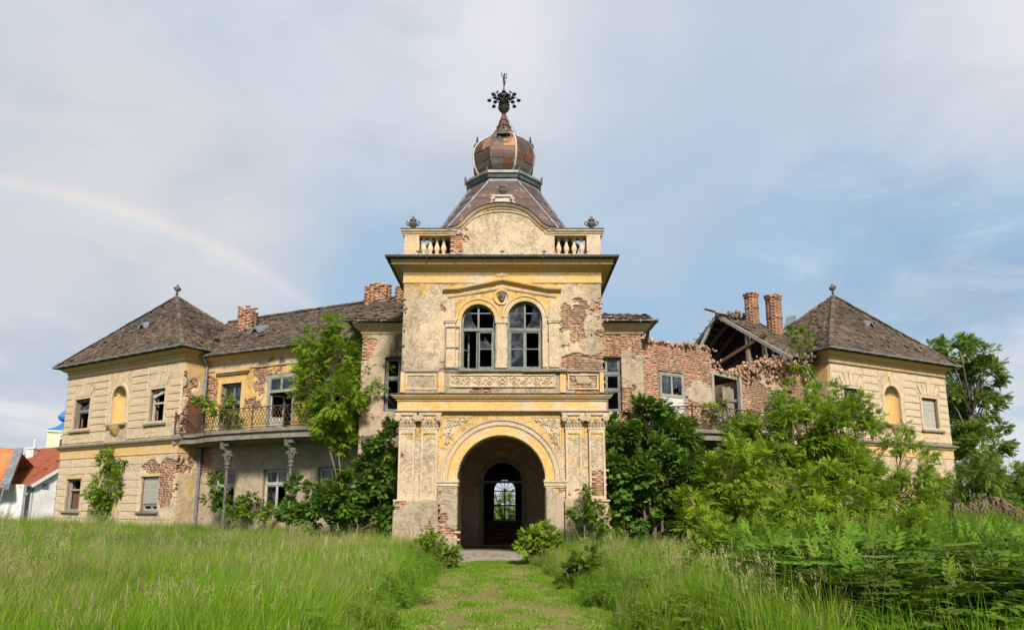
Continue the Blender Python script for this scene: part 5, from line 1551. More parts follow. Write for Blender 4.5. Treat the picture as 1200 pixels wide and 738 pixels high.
mb = MB(); mb.box(.4, LW.L - .1, .45, LD, 4.35, 4.6); mb.box(.2, LW.L + 1, .3, LD, 8.5, 8.65); mb.box(-.3, LW.L + 1, LD, LD + .2, -.3, 8.65); mb.box(-.35, -.25, .42, LD, -.3, 8.5); mb.box(LW.L + 1.0, LW.L + 1.1, .3, LD, -.3, 8.5); mb.box(2.9, 3.0, .5, LD, -.3, 8.4); mb.box(6.1, 6.2, .5, LD, -.3, 8.4); part('wing_room', mb, 'dark_room', LW.M)
# downpipe in the corner
mb = MB()
q = lambda x, y, v: (lambda p: (p[0], v, p[1]))(LW.px(x, y, v))
mb.tube([(.25, -.48, 8.68), (.2, -.3, 8.45), (.14, -.13, 8.25), (.14, -.12, 4.95)], .065, 8)
mb.tube([(.14, -.12, 4.5), (.14, -.12, 0.2)], .065, 8)
for z in (7.6, 6.4, 3.6, 2.2): mb.lathe([(.09, -.03), (.09, .03)], (.14, -.12, z), 8)
part('downpipe', mb, 'zinc_grey', LW.M)

# chimneys
def chimney(F_, x0, x1, ytop, v, zb, ragged=0.5, depth=None, cap=True, mat='chimney_brick'):
    ux0, ux1 = F_.px(x0, ytop + 20, v)[0], F_.px(x1, ytop + 20, v)[0]
    um, hw_ = (ux0 + ux1) / 2, (ux1 - ux0) * (.5 if ragged else .25)
    ux0, ux1 = um - hw_, um + hw_
    zt = F_.px((x0 + x1) / 2, ytop, v)[1]
    dp = depth or (ux1 - ux0)
    cs, hs, tn = [], [], []
    rows = int((zt - zb) / .085)
    for r in range(rows):
        z = zb + (r + .5) * .085
        out = 0.0
        if cap and r >= rows - 3: out = .05 + .03 * (r - rows + 3)
        if cap and r == int(rows * .6): out = .04
        for side in range(4):
            n = max(2, round((ux1 - ux0 if side % 2 == 0 else dp) / .27))
            for i in range(n):
                if ragged and r > rows * .72 and rnd.random() < ragged * (r / rows - .72) * 4 * (0.5 + fbm(i * .9, side * 2.1, r % 3, 2)): continue
                t = (i + .5 + (.25 if r % 2 else -.25) * .5) / n
                if side == 0: c = (ux0 + (ux1 - ux0) * t, v - out, z); h = ((ux1 - ux0) / n / 2 - .008, .06, .036)
                elif side == 2: c = (ux0 + (ux1 - ux0) * t, v + dp + out, z); h = ((ux1 - ux0) / n / 2 - .008, .06, .036)
                elif side == 1: c = (ux1 + out, v + dp * t, z); h = (.06, dp / n / 2 - .008, .036)
                else: c = (ux0 - out, v + dp * t, z); h = (.06, dp / n / 2 - .008, .036)
                cs.append(c); hs.append(h)
    mb = MB(); mb.box(ux0 + .02, ux1 - .02, v + .02, v + dp - .02, zb - .3, zb + (zt - zb) * (.8 if ragged else .97))
    o = part('chimney', mb, 'mortar', F_.M)
    n = len(cs)
    V, F = bulk_boxes(np.array(cs) + rng.normal(0, .003 if not ragged else .014, (n, 3)), np.array(hs) + np.array([0, 0, .003]), .004, eul(rng.normal(0, .008 if not ragged else .05, (n, 3))))
    obj_np('brick', V, F, mat, o, F_.M, {'tone': np.repeat(rng.random(n), 8)}, kind='stuff')
chimney(LW, 279, 292, 358, 1.9, 10.2, .8, .5, False)
chimney(LW, 428, 449, 331, 3.0, 11.2, .35, .6, False)
chimney(LW, 464, 476, 334, 3.0, 11.2, .35, .6, False)

# ================================================================== blocks flanking the tower
def flank(F_, win, brick, name):
    wall(palace, F_.M, 0, F_.L, -.4, 8.95, [win], brick, lambda U, Z: .05 + 0 * U, lambda U, Z: .22 + 0 * U, .07, 'plaster_damp', seed=37)
    mb = MB(); reveal(mb, win, 0, .35); part('window_reveal', mb, 'trim_stone', F_.M)
lbw, rbw = (0.95, 2.05, 5.4, 7.58), (0.1, 1.24, 5.4, 7.58)
flank(LB, lbw, lambda U, Z: fbm(U * 1.1 + 2, Z * .9, 83, 4) - .1 + .24 * sstep(U, .7, 1.4) * (np.abs(Z - 8.2) < .6), 'left')
flank(RB, rbw, lambda U, Z: fbm(U * 1.1 + 5, Z * .9, 85, 4) + .06 + .25 * (U < 1.2) * (Z > 7.5) - .2 * (np.abs(U - 1.45) < .2) * (Z > 6.3), 'right')
window(palace, LB.M, lbw, 2, (0.62,), 'grey_sash', panes='obob', fw=.08)
window(palace, RB.M, rbw, 2, (0.40, 0.70), 'grey_sash', panes='oogoog', fw=.08)
for F_, pth, side in ((LB, [(0, 3.0), (0, 0), (LB.L, 0)], -1), (RB, [(0, 0), (RB.L, 0), (RB.L, 1.0)], 1)):
    mb = MB(); mb.sweep(pth, [(0, 8.5), (.05, 8.54), (.05, 8.62), (.18, 8.7), (.32, 8.8), (.34, 8.9), (0, 8.93)]); part('cornice', mb, 'trim_mixed', F_.M)
    off = [(p[0] + (side * .5 if (side < 0 and i < 2) or (side > 0 and i > 0) else 0), p[1] - (.5 if (i > 0 if side < 0 else i < 2) else 0)) for i, p in enumerate(pth)]
    gutter(F_, off, 8.93)
G = Frame((-6.0, 29.6), (-6.0, 26.6))
wall(palace, G.M, 0.058, 2.94, -.4, 8.95, (), lambda U, Z: fbm(U, Z, 95, 4) - .05, lambda U, Z: .05 + 0 * U, lambda U, Z: .25 + 0 * U, .12, 'plaster_damp', seed=39)
G = Frame((5.22, 26.6), (5.22, 27.6))
wall(palace, G.M, 0.058, 1.0, -.4, 8.95, (), lambda U, Z: fbm(U, Z, 96, 4) + .12, None, lambda U, Z: .25 + 0 * U, .12, 'plaster_damp', seed=40)
# left block keeps its slope, right block only a strip of tiles above the eaves
mb = MB(); mb.add([(-.5, -.5, 8.98), (LB.L + .3, -.5, 8.98), (LB.L + .3, 4.4, 11.2), (-.2, 4.4, 11.2)], [(0, 1, 2, 3)])
r = part('block_roof', mb, 'roof_deck', LB.M); tiles(r, 'roof_tile', LB.M, ((-.55, -.55, 8.98), (LB.L + .3, -.55, 8.98), (LB.L + .3, 4.4, 11.2), (-.55, 4.4, 11.2)))
mb = MB(); mb.add([(-.5, -.5, 8.98), (RB.L + .5, -.5, 8.98), (RB.L + .3, .9, 9.5), (-.2, .9, 9.5), (-.2, 1.3, 8.9), (RB.L + .3, 1.3, 8.9)], [(0, 1, 2, 3), (3, 2, 5, 4), (1, 0, 4, 5)])
r = part('block_roof', mb, 'roof_deck', RB.M); tiles(r, 'roof_tile', RB.M, ((-.55, -.55, 9.0), (RB.L + .55, -.55, 9.0), (RB.L + .4, .9, 9.55), (-.55, .9, 9.55)), wear=2.2, lift=.06)
mb = MB(); mb.box(.3, RB.L - .1, .4, 3.4, 8.5, 8.7); mb.box(-.3, RB.L - .05, 3.4, 3.6, -.3, 8.7); part('block_room', mb, 'dark_room', RB.M)
mb = MB(); mb.box(.3, LB.L + .3, .4, 3.4, 8.5, 8.7); mb.box(.3, LB.L + .3, 3.4, 3.6, -.3, 8.7); part('block_room', mb, 'dark_room', LB.M)
mb = MB(); mb.bar((RB.L + .45, -.5, 8.95), (RB.L + .1, .9, 8.75), .3, .05); mb.bar((RB.L + .3, .3, 8.7), (RB.L + .35, 1.2, 8.3), .12, .12); part('rotten_eaves_board', mb, 'old_beam', RB.M)

# ================================================================== ruined right wing
tp = [(-.3, 8.35), (.11, 8.42), (1.0, 8.46), (1.8, 8.40), (2.6, 8.47), (3.4, 8.5), (3.98, 8.35), (4.05, 7.55), (4.9, 7.5), (5.75, 7.55), (6.0, 7.75), (6.7, 8.0), (7.6, 8.25), (8.4, 8.2), (9.0, 8.5), (10.6, 8.5)]
tu, tz = np.array([p[0] for p in tp]), np.array([p[1] for p in tp])
rtop = lambda U: np.interp(U, tu, tz) + (vnoise(U * 3.2, U * 0 + 2, 6) - .5) * .22
rwa = (1.02, 2.38, 4.75, 7.22); rwd = (3.95, 5.76, 4.75, 7.40); rwb = (7.5, 8.55, 5.0, 6.95)
wall(palace, RW.M, 0, RW.L, 3.2, 8.75, [rwa, rwd, rwb], lambda U, Z: .34 + .40 * fbm(U * .9, Z * .9, 121, 4) - .3 * np.exp(-((U - 6.8) / .0001) ** 2), lambda U, Z: -.3 + 0 * U, lambda U, Z: .2 + 0 * U, .075, 'plaster_damp', seed=43, outline=lambda U, Z: Z < rtop(U))
wall(palace, RW.M, 0, RW.L, -.4, 3.2, [(1.0, 2.3, .8, 2.9)], lambda U, Z: fbm(U, Z, 131, 4), lambda U, Z: -.1 + 0 * U, lambda U, Z: .5 + 0 * U, .12, 'plaster_damp', seed=44)
mb = MB()
for h in (rwa, rwd, rwb): reveal(mb, h, .02, .45)
part('window_reveal', mb, 'mortar', RW.M)
# fallen brick along the wall heads
def rubble(name, F_, pts, n, spread, mat='brick', size=1.0, parent=palace):
    P = np.array(pts); k = rng.integers(0, len(P) - 1, n); t = rng.random(n)[:, None]
    c = P[k] * (1 - t) + P[k + 1] * t + rng.normal(0, 1, (n, 3)) * np.array(spread)
    h = np.stack([rng.uniform(.04, .135, n), rng.uniform(.035, .07, n), rng.uniform(.025, .045, n)], -1) * size
    V, F = bulk_boxes(c, h, .014, rand_rot(n, 1.7))
    return obj_np(name, V, F, mat, parent, F_.M, {'tone': np.repeat(rng.random(n), 8)}, kind='stuff')
rubble('brick_rubble', RW, [(u, .2, float(rtop(np.array(u))) + .02) for u in np.linspace(0, 3.9, 12)], 140, (.1, .12, .035))
rubble('brick_rubble', RW, [(u, .2, float(rtop(np.array(u))) + .02) for u in np.linspace(4.0, 5.8, 6)], 60, (.1, .14, .04))
rubble('brick_rubble', RW, [(u, .15, float(rtop(np.array(u))) - .05) for u in np.linspace(5.9, 10.2, 10)], 620, (.15, .25, .13), size=.85)
rubble('brick_rubble', RW, [(u, -.02, float(rtop(np.array(u))) - .5) for u in np.linspace(6.0, 10.2, 10)], 130, (.2, .05, .2), size=.8)
rubble('mortar_rubble', RW, [(u, .1, float(rtop(np.array(u))) - .1) for u in np.linspace(5.9, 10.2, 10)], 220, (.2, .25, .2), 'mortar', .9)
rubble('mortar_rubble', RW, [(u, .1, float(rtop(np.array(u)))) for u in np.linspace(.1, 5.7, 10)], 120, (.2, .12, .04), 'mortar', .7)
# surviving window and door joinery
w = window(palace, RW.M, rwa, 2, (0.60,), 'old_wood', panes='xxgb', fw=.09, v=.04, label='upper window nailed up with white boards below its panes')
for i in range(6):
    z = rwa[2] + .12 + i * .225
    mb = MB(); mb.box(rwa[0] + .06, rwa[1] - .06, .06 + rnd.uniform(-.01, .015), .09, z, z + .205, j=.008); obj('board', mb, 'white_board', w, RW.M)
mb = MB(); mb.box(rwd[0], rwd[0] + .14, .0, .16, 4.75, 7.42, j=.01); mb.box(rwd[1] - .14, rwd[1], .0, .16, 4.75, 7.40, j=.01); mb.bar((rwd[0] - .1, .08, 7.46), (rwd[1] - .3, .05, 7.32), .14, .12)
df = part('door_frame', mb, 'old_wood', RW.M)
for i in range(4):
    mb = MB(); mb.box(rwd[0] + .85 + i * .19, rwd[0] + .85 + (i + 1) * .19 - .01, .25 + .02 * i, .29 + .02 * i, 4.75, 6.95 + rnd.uniform(-.05, .05), j=.008); obj('plank', mb, 'old_beam', df, RW.M)
mb = MB(); mb.box(rwd[0] + .84, rwd[1] - .1, .23, .25, 6.3, 6.42); obj('ledge_batten', mb, 'old_beam', df, RW.M)
for i in range(3):
    mb = MB(); mb.box(rwd[0] + .16, rwd[0] + .8, .3, .33, 5.3 + i * .3, 5.55 + i * .3, j=.015); obj('plank', mb, 'white_board', df, RW.M)
mb = MB(); ring(mb, rwb[0], rwb[1], rwb[2], rwb[3], .05, .15, .1); mb.box(rwb[0] + .1, rwb[1] - .1, .1, .13, 6.1, 6.8); mb.box(rwb[0] + .45, rwb[0] + .52, .05, .12, 5.1, 6.85); part('window', mb, 'old_wood', RW.M)
# rear wall of the roofless part, and cross wall
RD = 8.0
us = axis(0, 9.0, .2, []); zs = axis(-.3, 6.0, .2, [])
cu, cz = np.meshgrid((us[1:] + us[:-1]) / 2, (zs[1:] + zs[:-1]) / 2, indexing='ij')
Vv, Ff, Aa = grid_mesh(us, zs, cz < 5.2 + 1.2 * (vnoise(cu * .8, cu * 0, 4) - .5), np.full((len(us), len(zs)), RD), .45, {})
obj_np('rear_wall', Vv, Ff, 'mortar', palace, RW.M, {'tone': np.zeros(len(Vv))})
# roof that still stands beside the pavilion: open gable at u = 8.9
RU, RVR, RZE, RZR = 8.7, 4.0, 8.55, 11.7
def keep_front(c):
    edge = RU + .1 + .35 * (vnoise(c[:, 1] * 1.7, c[:, 2] * 1.2, 8) - .3)
    return (c[:, 0] > edge)
r = slope_roof(RW, RU + .15, 11.7, -.35, RZE, RVR, RZR, RD + .4, mask=keep_front)
# tiles on the back slope edge and hanging ridge boards
def beam(name, a, b, w=.14, h=.16, mat='old_beam', parent=r, label=None):
    mb = MB(); mb.bar(a, b, w, h); return obj(name, mb, mat, parent, RW.M, label=label)
for i, u in enumerate((RU - .05, RU + 1.0, RU + 2.0, RU + 3.0)):
    beam('rafter', (u, RD + .3, RZE), (u, RVR, RZR - .1), mat='old_wood' if i == 0 else 'old_beam'); beam('rafter', (u + .05, -.4, RZE - .06), (u + .05, RVR, RZR - .1), mat='old_wood' if i == 0 else 'brown_beam')
    if i < 3:
        beam('tie_beam', (u, -.1, RZE - .05), (u, RD, RZE - .05), .16, .18)
beam('king_post', (RU + .1, 2.2, RZE), (RU + .1, 2.2, RZR - 1.4), .18, .18)
beam('king_post', (RU + .25, 1.3, RZE), (RU + .25, 1.3, RZR - 1.9), .2, .2)
beam('brace', (RU - .2, 4.6, 8.85), (RU + .1, 1.0, 10.0), .16, .16, 'brown_beam')
beam('brace', (RU + .8, .4, 9.0), (RU + .6, 2.0, 10.2), .12, .12, 'brown_beam')
beam('fallen_rafter', (RU - .75, 5.9, 8.4), (RU - .05, 4.2, 11.55), .15, .15, 'old_wood')
for k in range(11):
    z = 8.8 + k * .26
    v = RVR + (RZR - z) / (RZR - RZE) * (RD + .4 - RVR) - .1
    beam('batten', (RU - .35 + rnd.uniform(-.15, .1), v, z), (RU + 3.5, v, z), .05, .04, 'old_beam')
beam('ridge_board', (RU - 1.0, RVR - .1, RZR + .16), (RU + 1.0, RVR, RZR + .05), .22, .05, 'old_wood')
beam('ridge_board', (RU - .5, RVR - .3, RZR - .02), (RU + 1.6, RVR - .2, RZR + .02), .16, .05, 'old_wood')
beam('splinter', (RU + .15, RVR - .1, RZR + .05), (RU + .2, RVR - .15, RZR + .42), .07, .05, 'old_wood')
beam('hanging_lath', (9.4, -.3, 8.3), (8.9, .1, 9.0), .05, .04, 'old_wood')
beam('hanging_lath', (9.9, -.6, 7.3), (9.7, -.2, 8.5), .16, .05, 'old_wood'); beam('hanging_lath', (10.0, -.7, 7.5), (9.75, -.3, 8.45), .08, .04, 'zinc_grey')
mb = MB(); mb.box(RU, 11.5, .6, RD, 8.25, 8.45); part('attic_floor', mb, 'roof_deck', RW.M)
mb = MB(); mb.add([(RU + x, v, z) for x in (2.7, 2.8) for v, z in ((.4, 8.46), (RD - .2, 8.46), (RVR, RZR - .35))], [(0, 1, 2), (5, 4, 3), (0, 3, 4, 1), (1, 4, 5, 2), (2, 5, 3, 0)]); part('attic_wall', mb, 'dark_room', RW.M)
mb = MB(); mb.box(5.9, 6.1, .5, RD, -.3, 7.3); mb.box(6.1, 10.4, RD - .2, RD, -.3, 8.3); part('cross_wall', mb, 'mortar', RW.M)
fa, fb = on_slope(RW, 926, 373, -.35, RZE, RVR, RZR), on_slope(RW, 921, 392, -.35, RZE, RVR, RZR)
fa, fb = np.array([fa[0], fa[2] - .1, fa[1] + .1]), np.array([fb[0], fb[2] - .1, fb[1] + .1])
mb = MB(); mb.bar(tuple(fa), tuple(fb), .5, .05); part('valley_flashing', mb, 'zinc_grey', RW.M)
chimney(RW, 877, 891.5, 343, 3.6, 11.2, 0, .38, True)
chimney(RW, 902, 919, 344, 2.6, 9.8, 0, .42, True)
rubble('tile_rubble', RW, [(RU + .0, .3, 8.7), (RU + 1.2, -.3, 8.65), (10.5, -.3, 8.6)], 160, (.3, .15, .1), 'old_tile', 1.2)
rubble('tile_rubble', RW, [(RU + .1, RVR - .3, RZR - .2), (RU + 1.5, RVR - .2, RZR + .05)], 70, (.2, .2, .08), 'old_tile', 1.1)

# ================================================================== balconies
def balcony(F_, pts, z, cols, rail_to=None):
    """shallow serpentine slab on brackets with a wrought lattice railing; pts = front edge (u, v)"""
    P = []
    for i in range(len(pts) - 1):
        for k in range(6):
            t = k / 6
            p0, p1, p2, p3 = [np.array(pts[min(max(i + o, 0), len(pts) - 1)], float) for o in (-1, 0, 1, 2)]
            P.append(.5 * ((2 * p1) + (-p0 + p2) * t + (2 * p0 - 5 * p1 + 4 * p2 - p3) * t * t + (-p0 + 3 * p1 - 3 * p2 + p3) * t ** 3))
    P.append(np.array(pts[-1], float))
    n = len(P)
    mb = MB()
    def slab(ins, z0, z1, mi):
        Q = [(p[0], p[1] + ins) for p in P]
        vs = [(u, v, zz) for zz in (z0, z1) for u, v in Q] + [(u, 0.02, zz) for zz in (z0, z1) for u, v in Q]
        fs = []
        for i in range(n - 1):
            fs += [(i, i + 1, n + i + 1, n + i), (n + i, n + i + 1, 3 * n + i + 1, 3 * n + i), (i + 1, i, 2 * n + i, 2 * n + i + 1)]
        fs += [(0, n, 3 * n, 2 * n), (n - 1, 3 * n - 1, 4 * n - 1, 2 * n - 1)]
        mb.add(vs, fs, mi)
    slab(0, z - .14, z, 0); slab(.12, z - .22, z - .142, 1); slab(.05, z - .42, z - .24, 1); slab(.3, z - .5, z - .422, 1)
    b = part('balcony', mb, ['stone_ledge', 'stone_ledge'], F_.M)
    # railing
    rl = MB()
    ins = .12
    Q = [np.array((p[0], p[1] + ins)) for p in P]
    d = [0]
    for a, c in zip(Q[:-1], Q[1:]): d.append(d[-1] + np.linalg.norm(c - a))
    tot = d[-1]
    def pos(s, zz):
        s = min(max(s, 0), tot)
        return (float(np.interp(s, d, [q[0] for q in Q])), float(np.interp(s, d, [q[1] for q in Q])), zz)
    N = max(8, int(tot / .25))
    for zz, r_ in ((z + .08, .022), (z + .18, .014), (z + .92, .028), (z + .80, .014)):
        rl.tube([pos(tot * i / N, zz) for i in range(N + 1)], r_, 5)
    rail = obj('railing', rl, 'rusty_iron', b, F_.M)
    lt = MB()
    m = int(tot / .17)
    for i in range(m):
        for dirn in (1, -1):
            s0 = tot * (i + .5) / m
            s1 = s0 + dirn * .35
            if 0 < s1 < tot: lt.bar(pos(s0, z + .18), pos(s1, z + .80), .02, .012)
    for i in range(int(tot / .34)):
        s = (i + .5) * .34
        c = pos(s, z + .86); lt.lathe([(.03, -.03), (.05, 0), (.03, .03)], c, 6)
    obj('lattice', lt, 'rusty_iron', rail, F_.M, kind='stuff')
    for k in range(int(tot / 1.7) + 1):
        mp = MB(); s = min(k * 1.7 + .02, tot - .02)
        mp.tube([pos(s, z), pos(s, z + .98)], .035, 6); mp.ball(pos(s, z + 1.0), .055, 6); obj('railing_post', mp, 'rusty_iron', b, F_.M)
    for (u, v, full) in cols:
        mp = MB()
        if full:
            mp.tube([(u, v, -.3), (u, v, 3.2), (u, v, 3.9)], [.075, .06, .06], 10)
            mp.lathe([(.09, 0), (.13, .06), (.09, .12), (.11, .3), (.17, .45), (.12, .5)], (u, v, 3.45), 10)
        mp.box(u - .1, u + .1, v - .12, v + .12, 3.95, 4.1); mp.box(u - .2, u + .2, v - .22, v + .2, 4.3, z - .5)
        mp.lathe([(.07, 0), (.12, .05), (.08, .1), (.10, .3), (.15, .42), (.11, .46), (.16, .62), (.2, .74), (.14, .8)], (u, v, 3.3), 10)
        for k in range(8): mp.tube([(u + .1 * math.cos(k * .785), v + .1 * math.sin(k * .785), 3.72), (u + .2 * math.cos(k * .785), v + .2 * math.sin(k * .785), 3.95), (u + .25 * math.cos(k * .785), v + .25 * math.sin(k * .785), 3.88)], [.04, .04, .015], 5)
        mp.tube([(u, v - .1, 4.05), (u, v - .32, 4.2), (u, v - .4, 4.42)], [.08, .1, .07], 6)
        obj('balcony_column' if full else 'balcony_bracket', mp, 'urn_stone', b, F_.M)
    return b, P
cl = lambda x, y, v: LW.px(x, y, v)[0]
bl, BLP = balcony(LW, [(-.3, -1.4), (.35, -1.15), (1.1, -1.2), (2.2, -1.58), (4.0, -1.7), (6.2, -1.7), (8.0, -1.55), (9.15, -1.5)], 4.93,
                  [(cl(265, 560, -1.25), -1.25, True), (cl(340, 560, -1.3), -1.3, True), (cl(430, 560, -1.2), -1.2, True)])
br, BRP = balcony(RW, [(.1, -.5), (.6, -.6), (1.3, -1.3), (2.4, -1.6), (3.6, -1.6), (4.8, -1.4), (6.0, -1.3), (7.4, -1.1), (8.2, -.6)], 4.72, [(RW.px(841, 520, -1.2)[0], -1.2, False), (5.6, -1.1, False)])
# moss and grass tufts on the balcony edge
mb = MB()
for i in range(90):
    p = BLP[rnd.randrange(3, len(BLP))]
    mb.ball((p[0] + rnd.uniform(-.2, .2), p[1] + rnd.uniform(.0, .2), 4.94), rnd.uniform(.03, .07), 5, 0, (1.4, 1, .5))
obj('balcony_moss', mb, 'moss', bl, LW.M, kind='stuff')
# brown side door of the pavilion onto the balcony
SF = Frame(LP.w(LP.L, 0, 0)[:2], LP.w(LP.L, 5.6, 0)[:2])
mb = MB(); mb.box(.42, 1.02, -.03, .02, 4.95, 6.6); ring(mb, .36, 1.08, 4.93, 6.7, -.06, .0, .06); part('balcony_side_door', mb, 'brown_door', SF.M, label='brown boarded door on the side of the left pavilion')
# ================================================================== ground
def path_x(y): return -0.05 * (np.asarray(y, float) - 9.0)
def path_w(y): return 1.75 - 0.045 * (np.asarray(y, float) - 9.0)
def gh(x, y):
    x, y = np.asarray(x, float), np.asarray(y, float)
    off = np.abs(x - path_x(y)) - path_w(y)
    z = -0.06 + 0.14 * sstep(off, -0.2, 1.5) + 0.30 * sstep(-x, 4, 16) * sstep(y, 10, 26) + 0.10 * (fbm(x * .35, y * .35, 12, 3) - .5) * sstep(off, 0, 2)
    z = z + 0.85 * sstep(x, 10.5, 15.5) * sstep(y, 18, 23.3) * sstep(y, 60, 30) + 0.25 * sstep(x, 5, 10) * sstep(y, 12, 20)
    return z
def axis_far(lo, hi, near_lo, near_hi, step):
    a = list(np.arange(near_lo, near_hi, step))
    d = step; p = near_hi
    while p < hi: a.append(p); d *= 1.35; p += d
    a.append(hi); d = step; p = near_lo - step; b = []
    while p > lo: b.append(p); d *= 1.35; p -= d
    return np.array([lo] + b[::-1] + a)
gx, gy = axis_far(-900, 900, -40, 30, .5), axis_far(-60, 1500, 4, 48, .5)
GX, GY = np.meshgrid(gx, gy, indexing='ij')
GZ = gh(GX, GY) * sstep(np.abs(GX), 120, 60)
nx, ny = len(gx), len(gy)
I, J = np.meshgrid(np.arange(nx - 1), np.arange(ny - 1), indexing='ij')
F = np.stack([I * ny + J, (I + 1) * ny + J, (I + 1) * ny + J + 1, I * ny + J + 1], -1).reshape(-1, 4)
tag(obj_np('ground', np.stack([GX, GY, GZ], -1).reshape(-1, 3), F, 'soil_grass', smooth=True), kind='structure')
py_ = np.linspace(-2, 22.9, 90); pu = np.linspace(-1, 1, 21)
PU, PY = np.meshgrid(pu, py_, indexing='ij')
PX = path_x(PY) + PU * (path_w(PY) + .25 + .3 * (vnoise(PY * .8, PU * 0 + np.sign(PU) * 3, 2) - .5) * (np.abs(PU) > .99))
PZ = gh(PX, PY) + .012 + .02 * (fbm(PX * 1.5, PY * 1.5, 3, 3) - .5)
n2 = len(py_)
I, J = np.meshgrid(np.arange(20), np.arange(n2 - 1), indexing='ij')
F = np.stack([I * n2 + J, (I + 1) * n2 + J, (I + 1) * n2 + J + 1, I * n2 + J + 1], -1).reshape(-1, 4)
tag(obj_np('path', np.stack([PX, PY, PZ], -1).reshape(-1, 3), F, 'mown_ground', smooth=True), kind='structure')

# ================================================================== foliage
def leaflet(bx, by, bz, dx, dy, L, w, fold=0.25):
    """a folded leaf as two triangles from its base along (dx, dy)"""
    d = np.array([dx, dy, -0.12]); d /= np.linalg.norm(d)
    s = np.array([-dy, dx, 0.0]); s /= max(np.linalg.norm(s), 1e-6)
    b = np.array([bx, by, bz])
    m = b + d * L * .42
    return [b, m + s * w + np.array([0, 0, w * fold]), b + d * L, m - s * w + np.array([0, 0, w * fold])]
def template(kind):
    q = []
    if kind == 'pinnate':                        # box elder: five to seven leaflets
        for i in range(3):
            x = .25 + i * .25
            for s in (-1, 1): q.append(leaflet(x, 0, 0, .6, s * .8, .40, .115))
        q.append(leaflet(.95, 0, -.02, 1, 0, .45, .13))
    elif kind == 'long':                         # dwarf elder: many narrow leaflets
        for i in range(4):
            x = .18 + i * .22
            for s in (-1, 1): q.append(leaflet(x, 0, -.05 * i, .5, s * .85, .50, .10))
        q.append(leaflet(.98, 0, -.18, 1, 0, .45, .085))
    else:                                        # simple leaves along a twig
        for i in range(5):
            x = .1 + i * .2
            s = 1 if i % 2 else -1
            q.append(leaflet(x, 0, 0, .75, s * .65, .42, .15)); q.append(leaflet(x + .08, 0, .05, .4, -s * .8, .36, .13))
    V = np.array([p for l in q for p in l])
    F = np.array([t for i in range(len(q)) for t in ((4 * i, 4 * i + 1, 4 * i + 2), (4 * i, 4 * i + 2, 4 * i + 3))])
    return V, F
TPL = {k: template(k) for k in ('pinnate', 'long', 'simple')}
def orient(d, up):
    x = d / np.linalg.norm(d, axis=1, keepdims=True)
    y = np.cross(up, x); y /= np.maximum(np.linalg.norm(y, axis=1, keepdims=True), 1e-6)
    return np.stack([x, y, np.cross(x, y)], -1)
def sprays(pos, d, size, kind, tone, tilt=0.35):
    Vt, Ft = TPL[kind]
    n = len(pos)
    up = np.array([0, 0, 1.0]) + rng.normal(0, tilt, (n, 3))
    Rm = orient(d, up)
    V = np.einsum('nij,kj->nki', Rm, Vt) * size[:, None, None] + pos[:, None, :]
    F = Ft[None] + (np.arange(n) * len(Vt))[:, None, None]
    nl = len(Vt) // 4
    tn = np.clip(tone[:, None] + rng.normal(0, .10, (n, nl)), 0, 1)
    return V.reshape(-1, 3), F.reshape(-1, 3), np.repeat(tn.reshape(-1), 4)
def crown(blobs, kind='pinnate', size=.26, dens=1.0, sub=12, spread=.36, flat=.85, tone0=.5):
    """blobs [(centre, radius)] -> leaf mesh arrays; leaves gather in ragged sub-clumps with gaps between them"""
    P, D, Tn = [], [], []
    subs = []
    for c, r in blobs:
        k = max(5, int(sub))
        dirs = rng.normal(0, 1, (k, 3)); dirs /= np.linalg.norm(dirs, axis=1, keepdims=True)
        rad = r * rng.uniform(.35, .98, k) ** .7
        sc_ = c[None] + dirs * rad[:, None] * np.array([1, 1, flat])
        for j in range(k):
            rs = r * spread * rng.uniform(.6, 1.25)
            n = max(4, int(dens * 30 * rs * rs / (size * size)))
            o = rng.normal(0, 1, (n, 3)); o /= np.linalg.norm(o, axis=1, keepdims=True)
            o *= (rs * rng.random((n, 1)) ** .5)
            o[:, 2] *= .7
            P.append(sc_[j][None] + o)
            out = (sc_[j] - c) / r
            D.append(out[None] * .8 + o / rs * .7 + rng.normal(0, .35, (n, 3)) + np.array([0, 0, -.12]))
            Tn.append(np.full(n, tone0 + rng.normal(0, .17)) + rng.normal(0, .12, n))
            subs.append((sc_[j], c))
    P, D, Tn = np.concatenate(P), np.concatenate(D), np.concatenate(Tn)
    S = size * rng.uniform(.7, 1.25, len(P))
    V, F, t = sprays(P, D, S, kind, Tn)
    return V, F, t, subs
GROUPS = {'box_elder': 'box elders on the right bank', 'elder_bush': 'dark elder bushes against the palace', 'shrub': 'low shrubs round the porch and columns', 'climber': 'climbers on the balconies', 'ash_bush': 'bushes behind the right bank'}
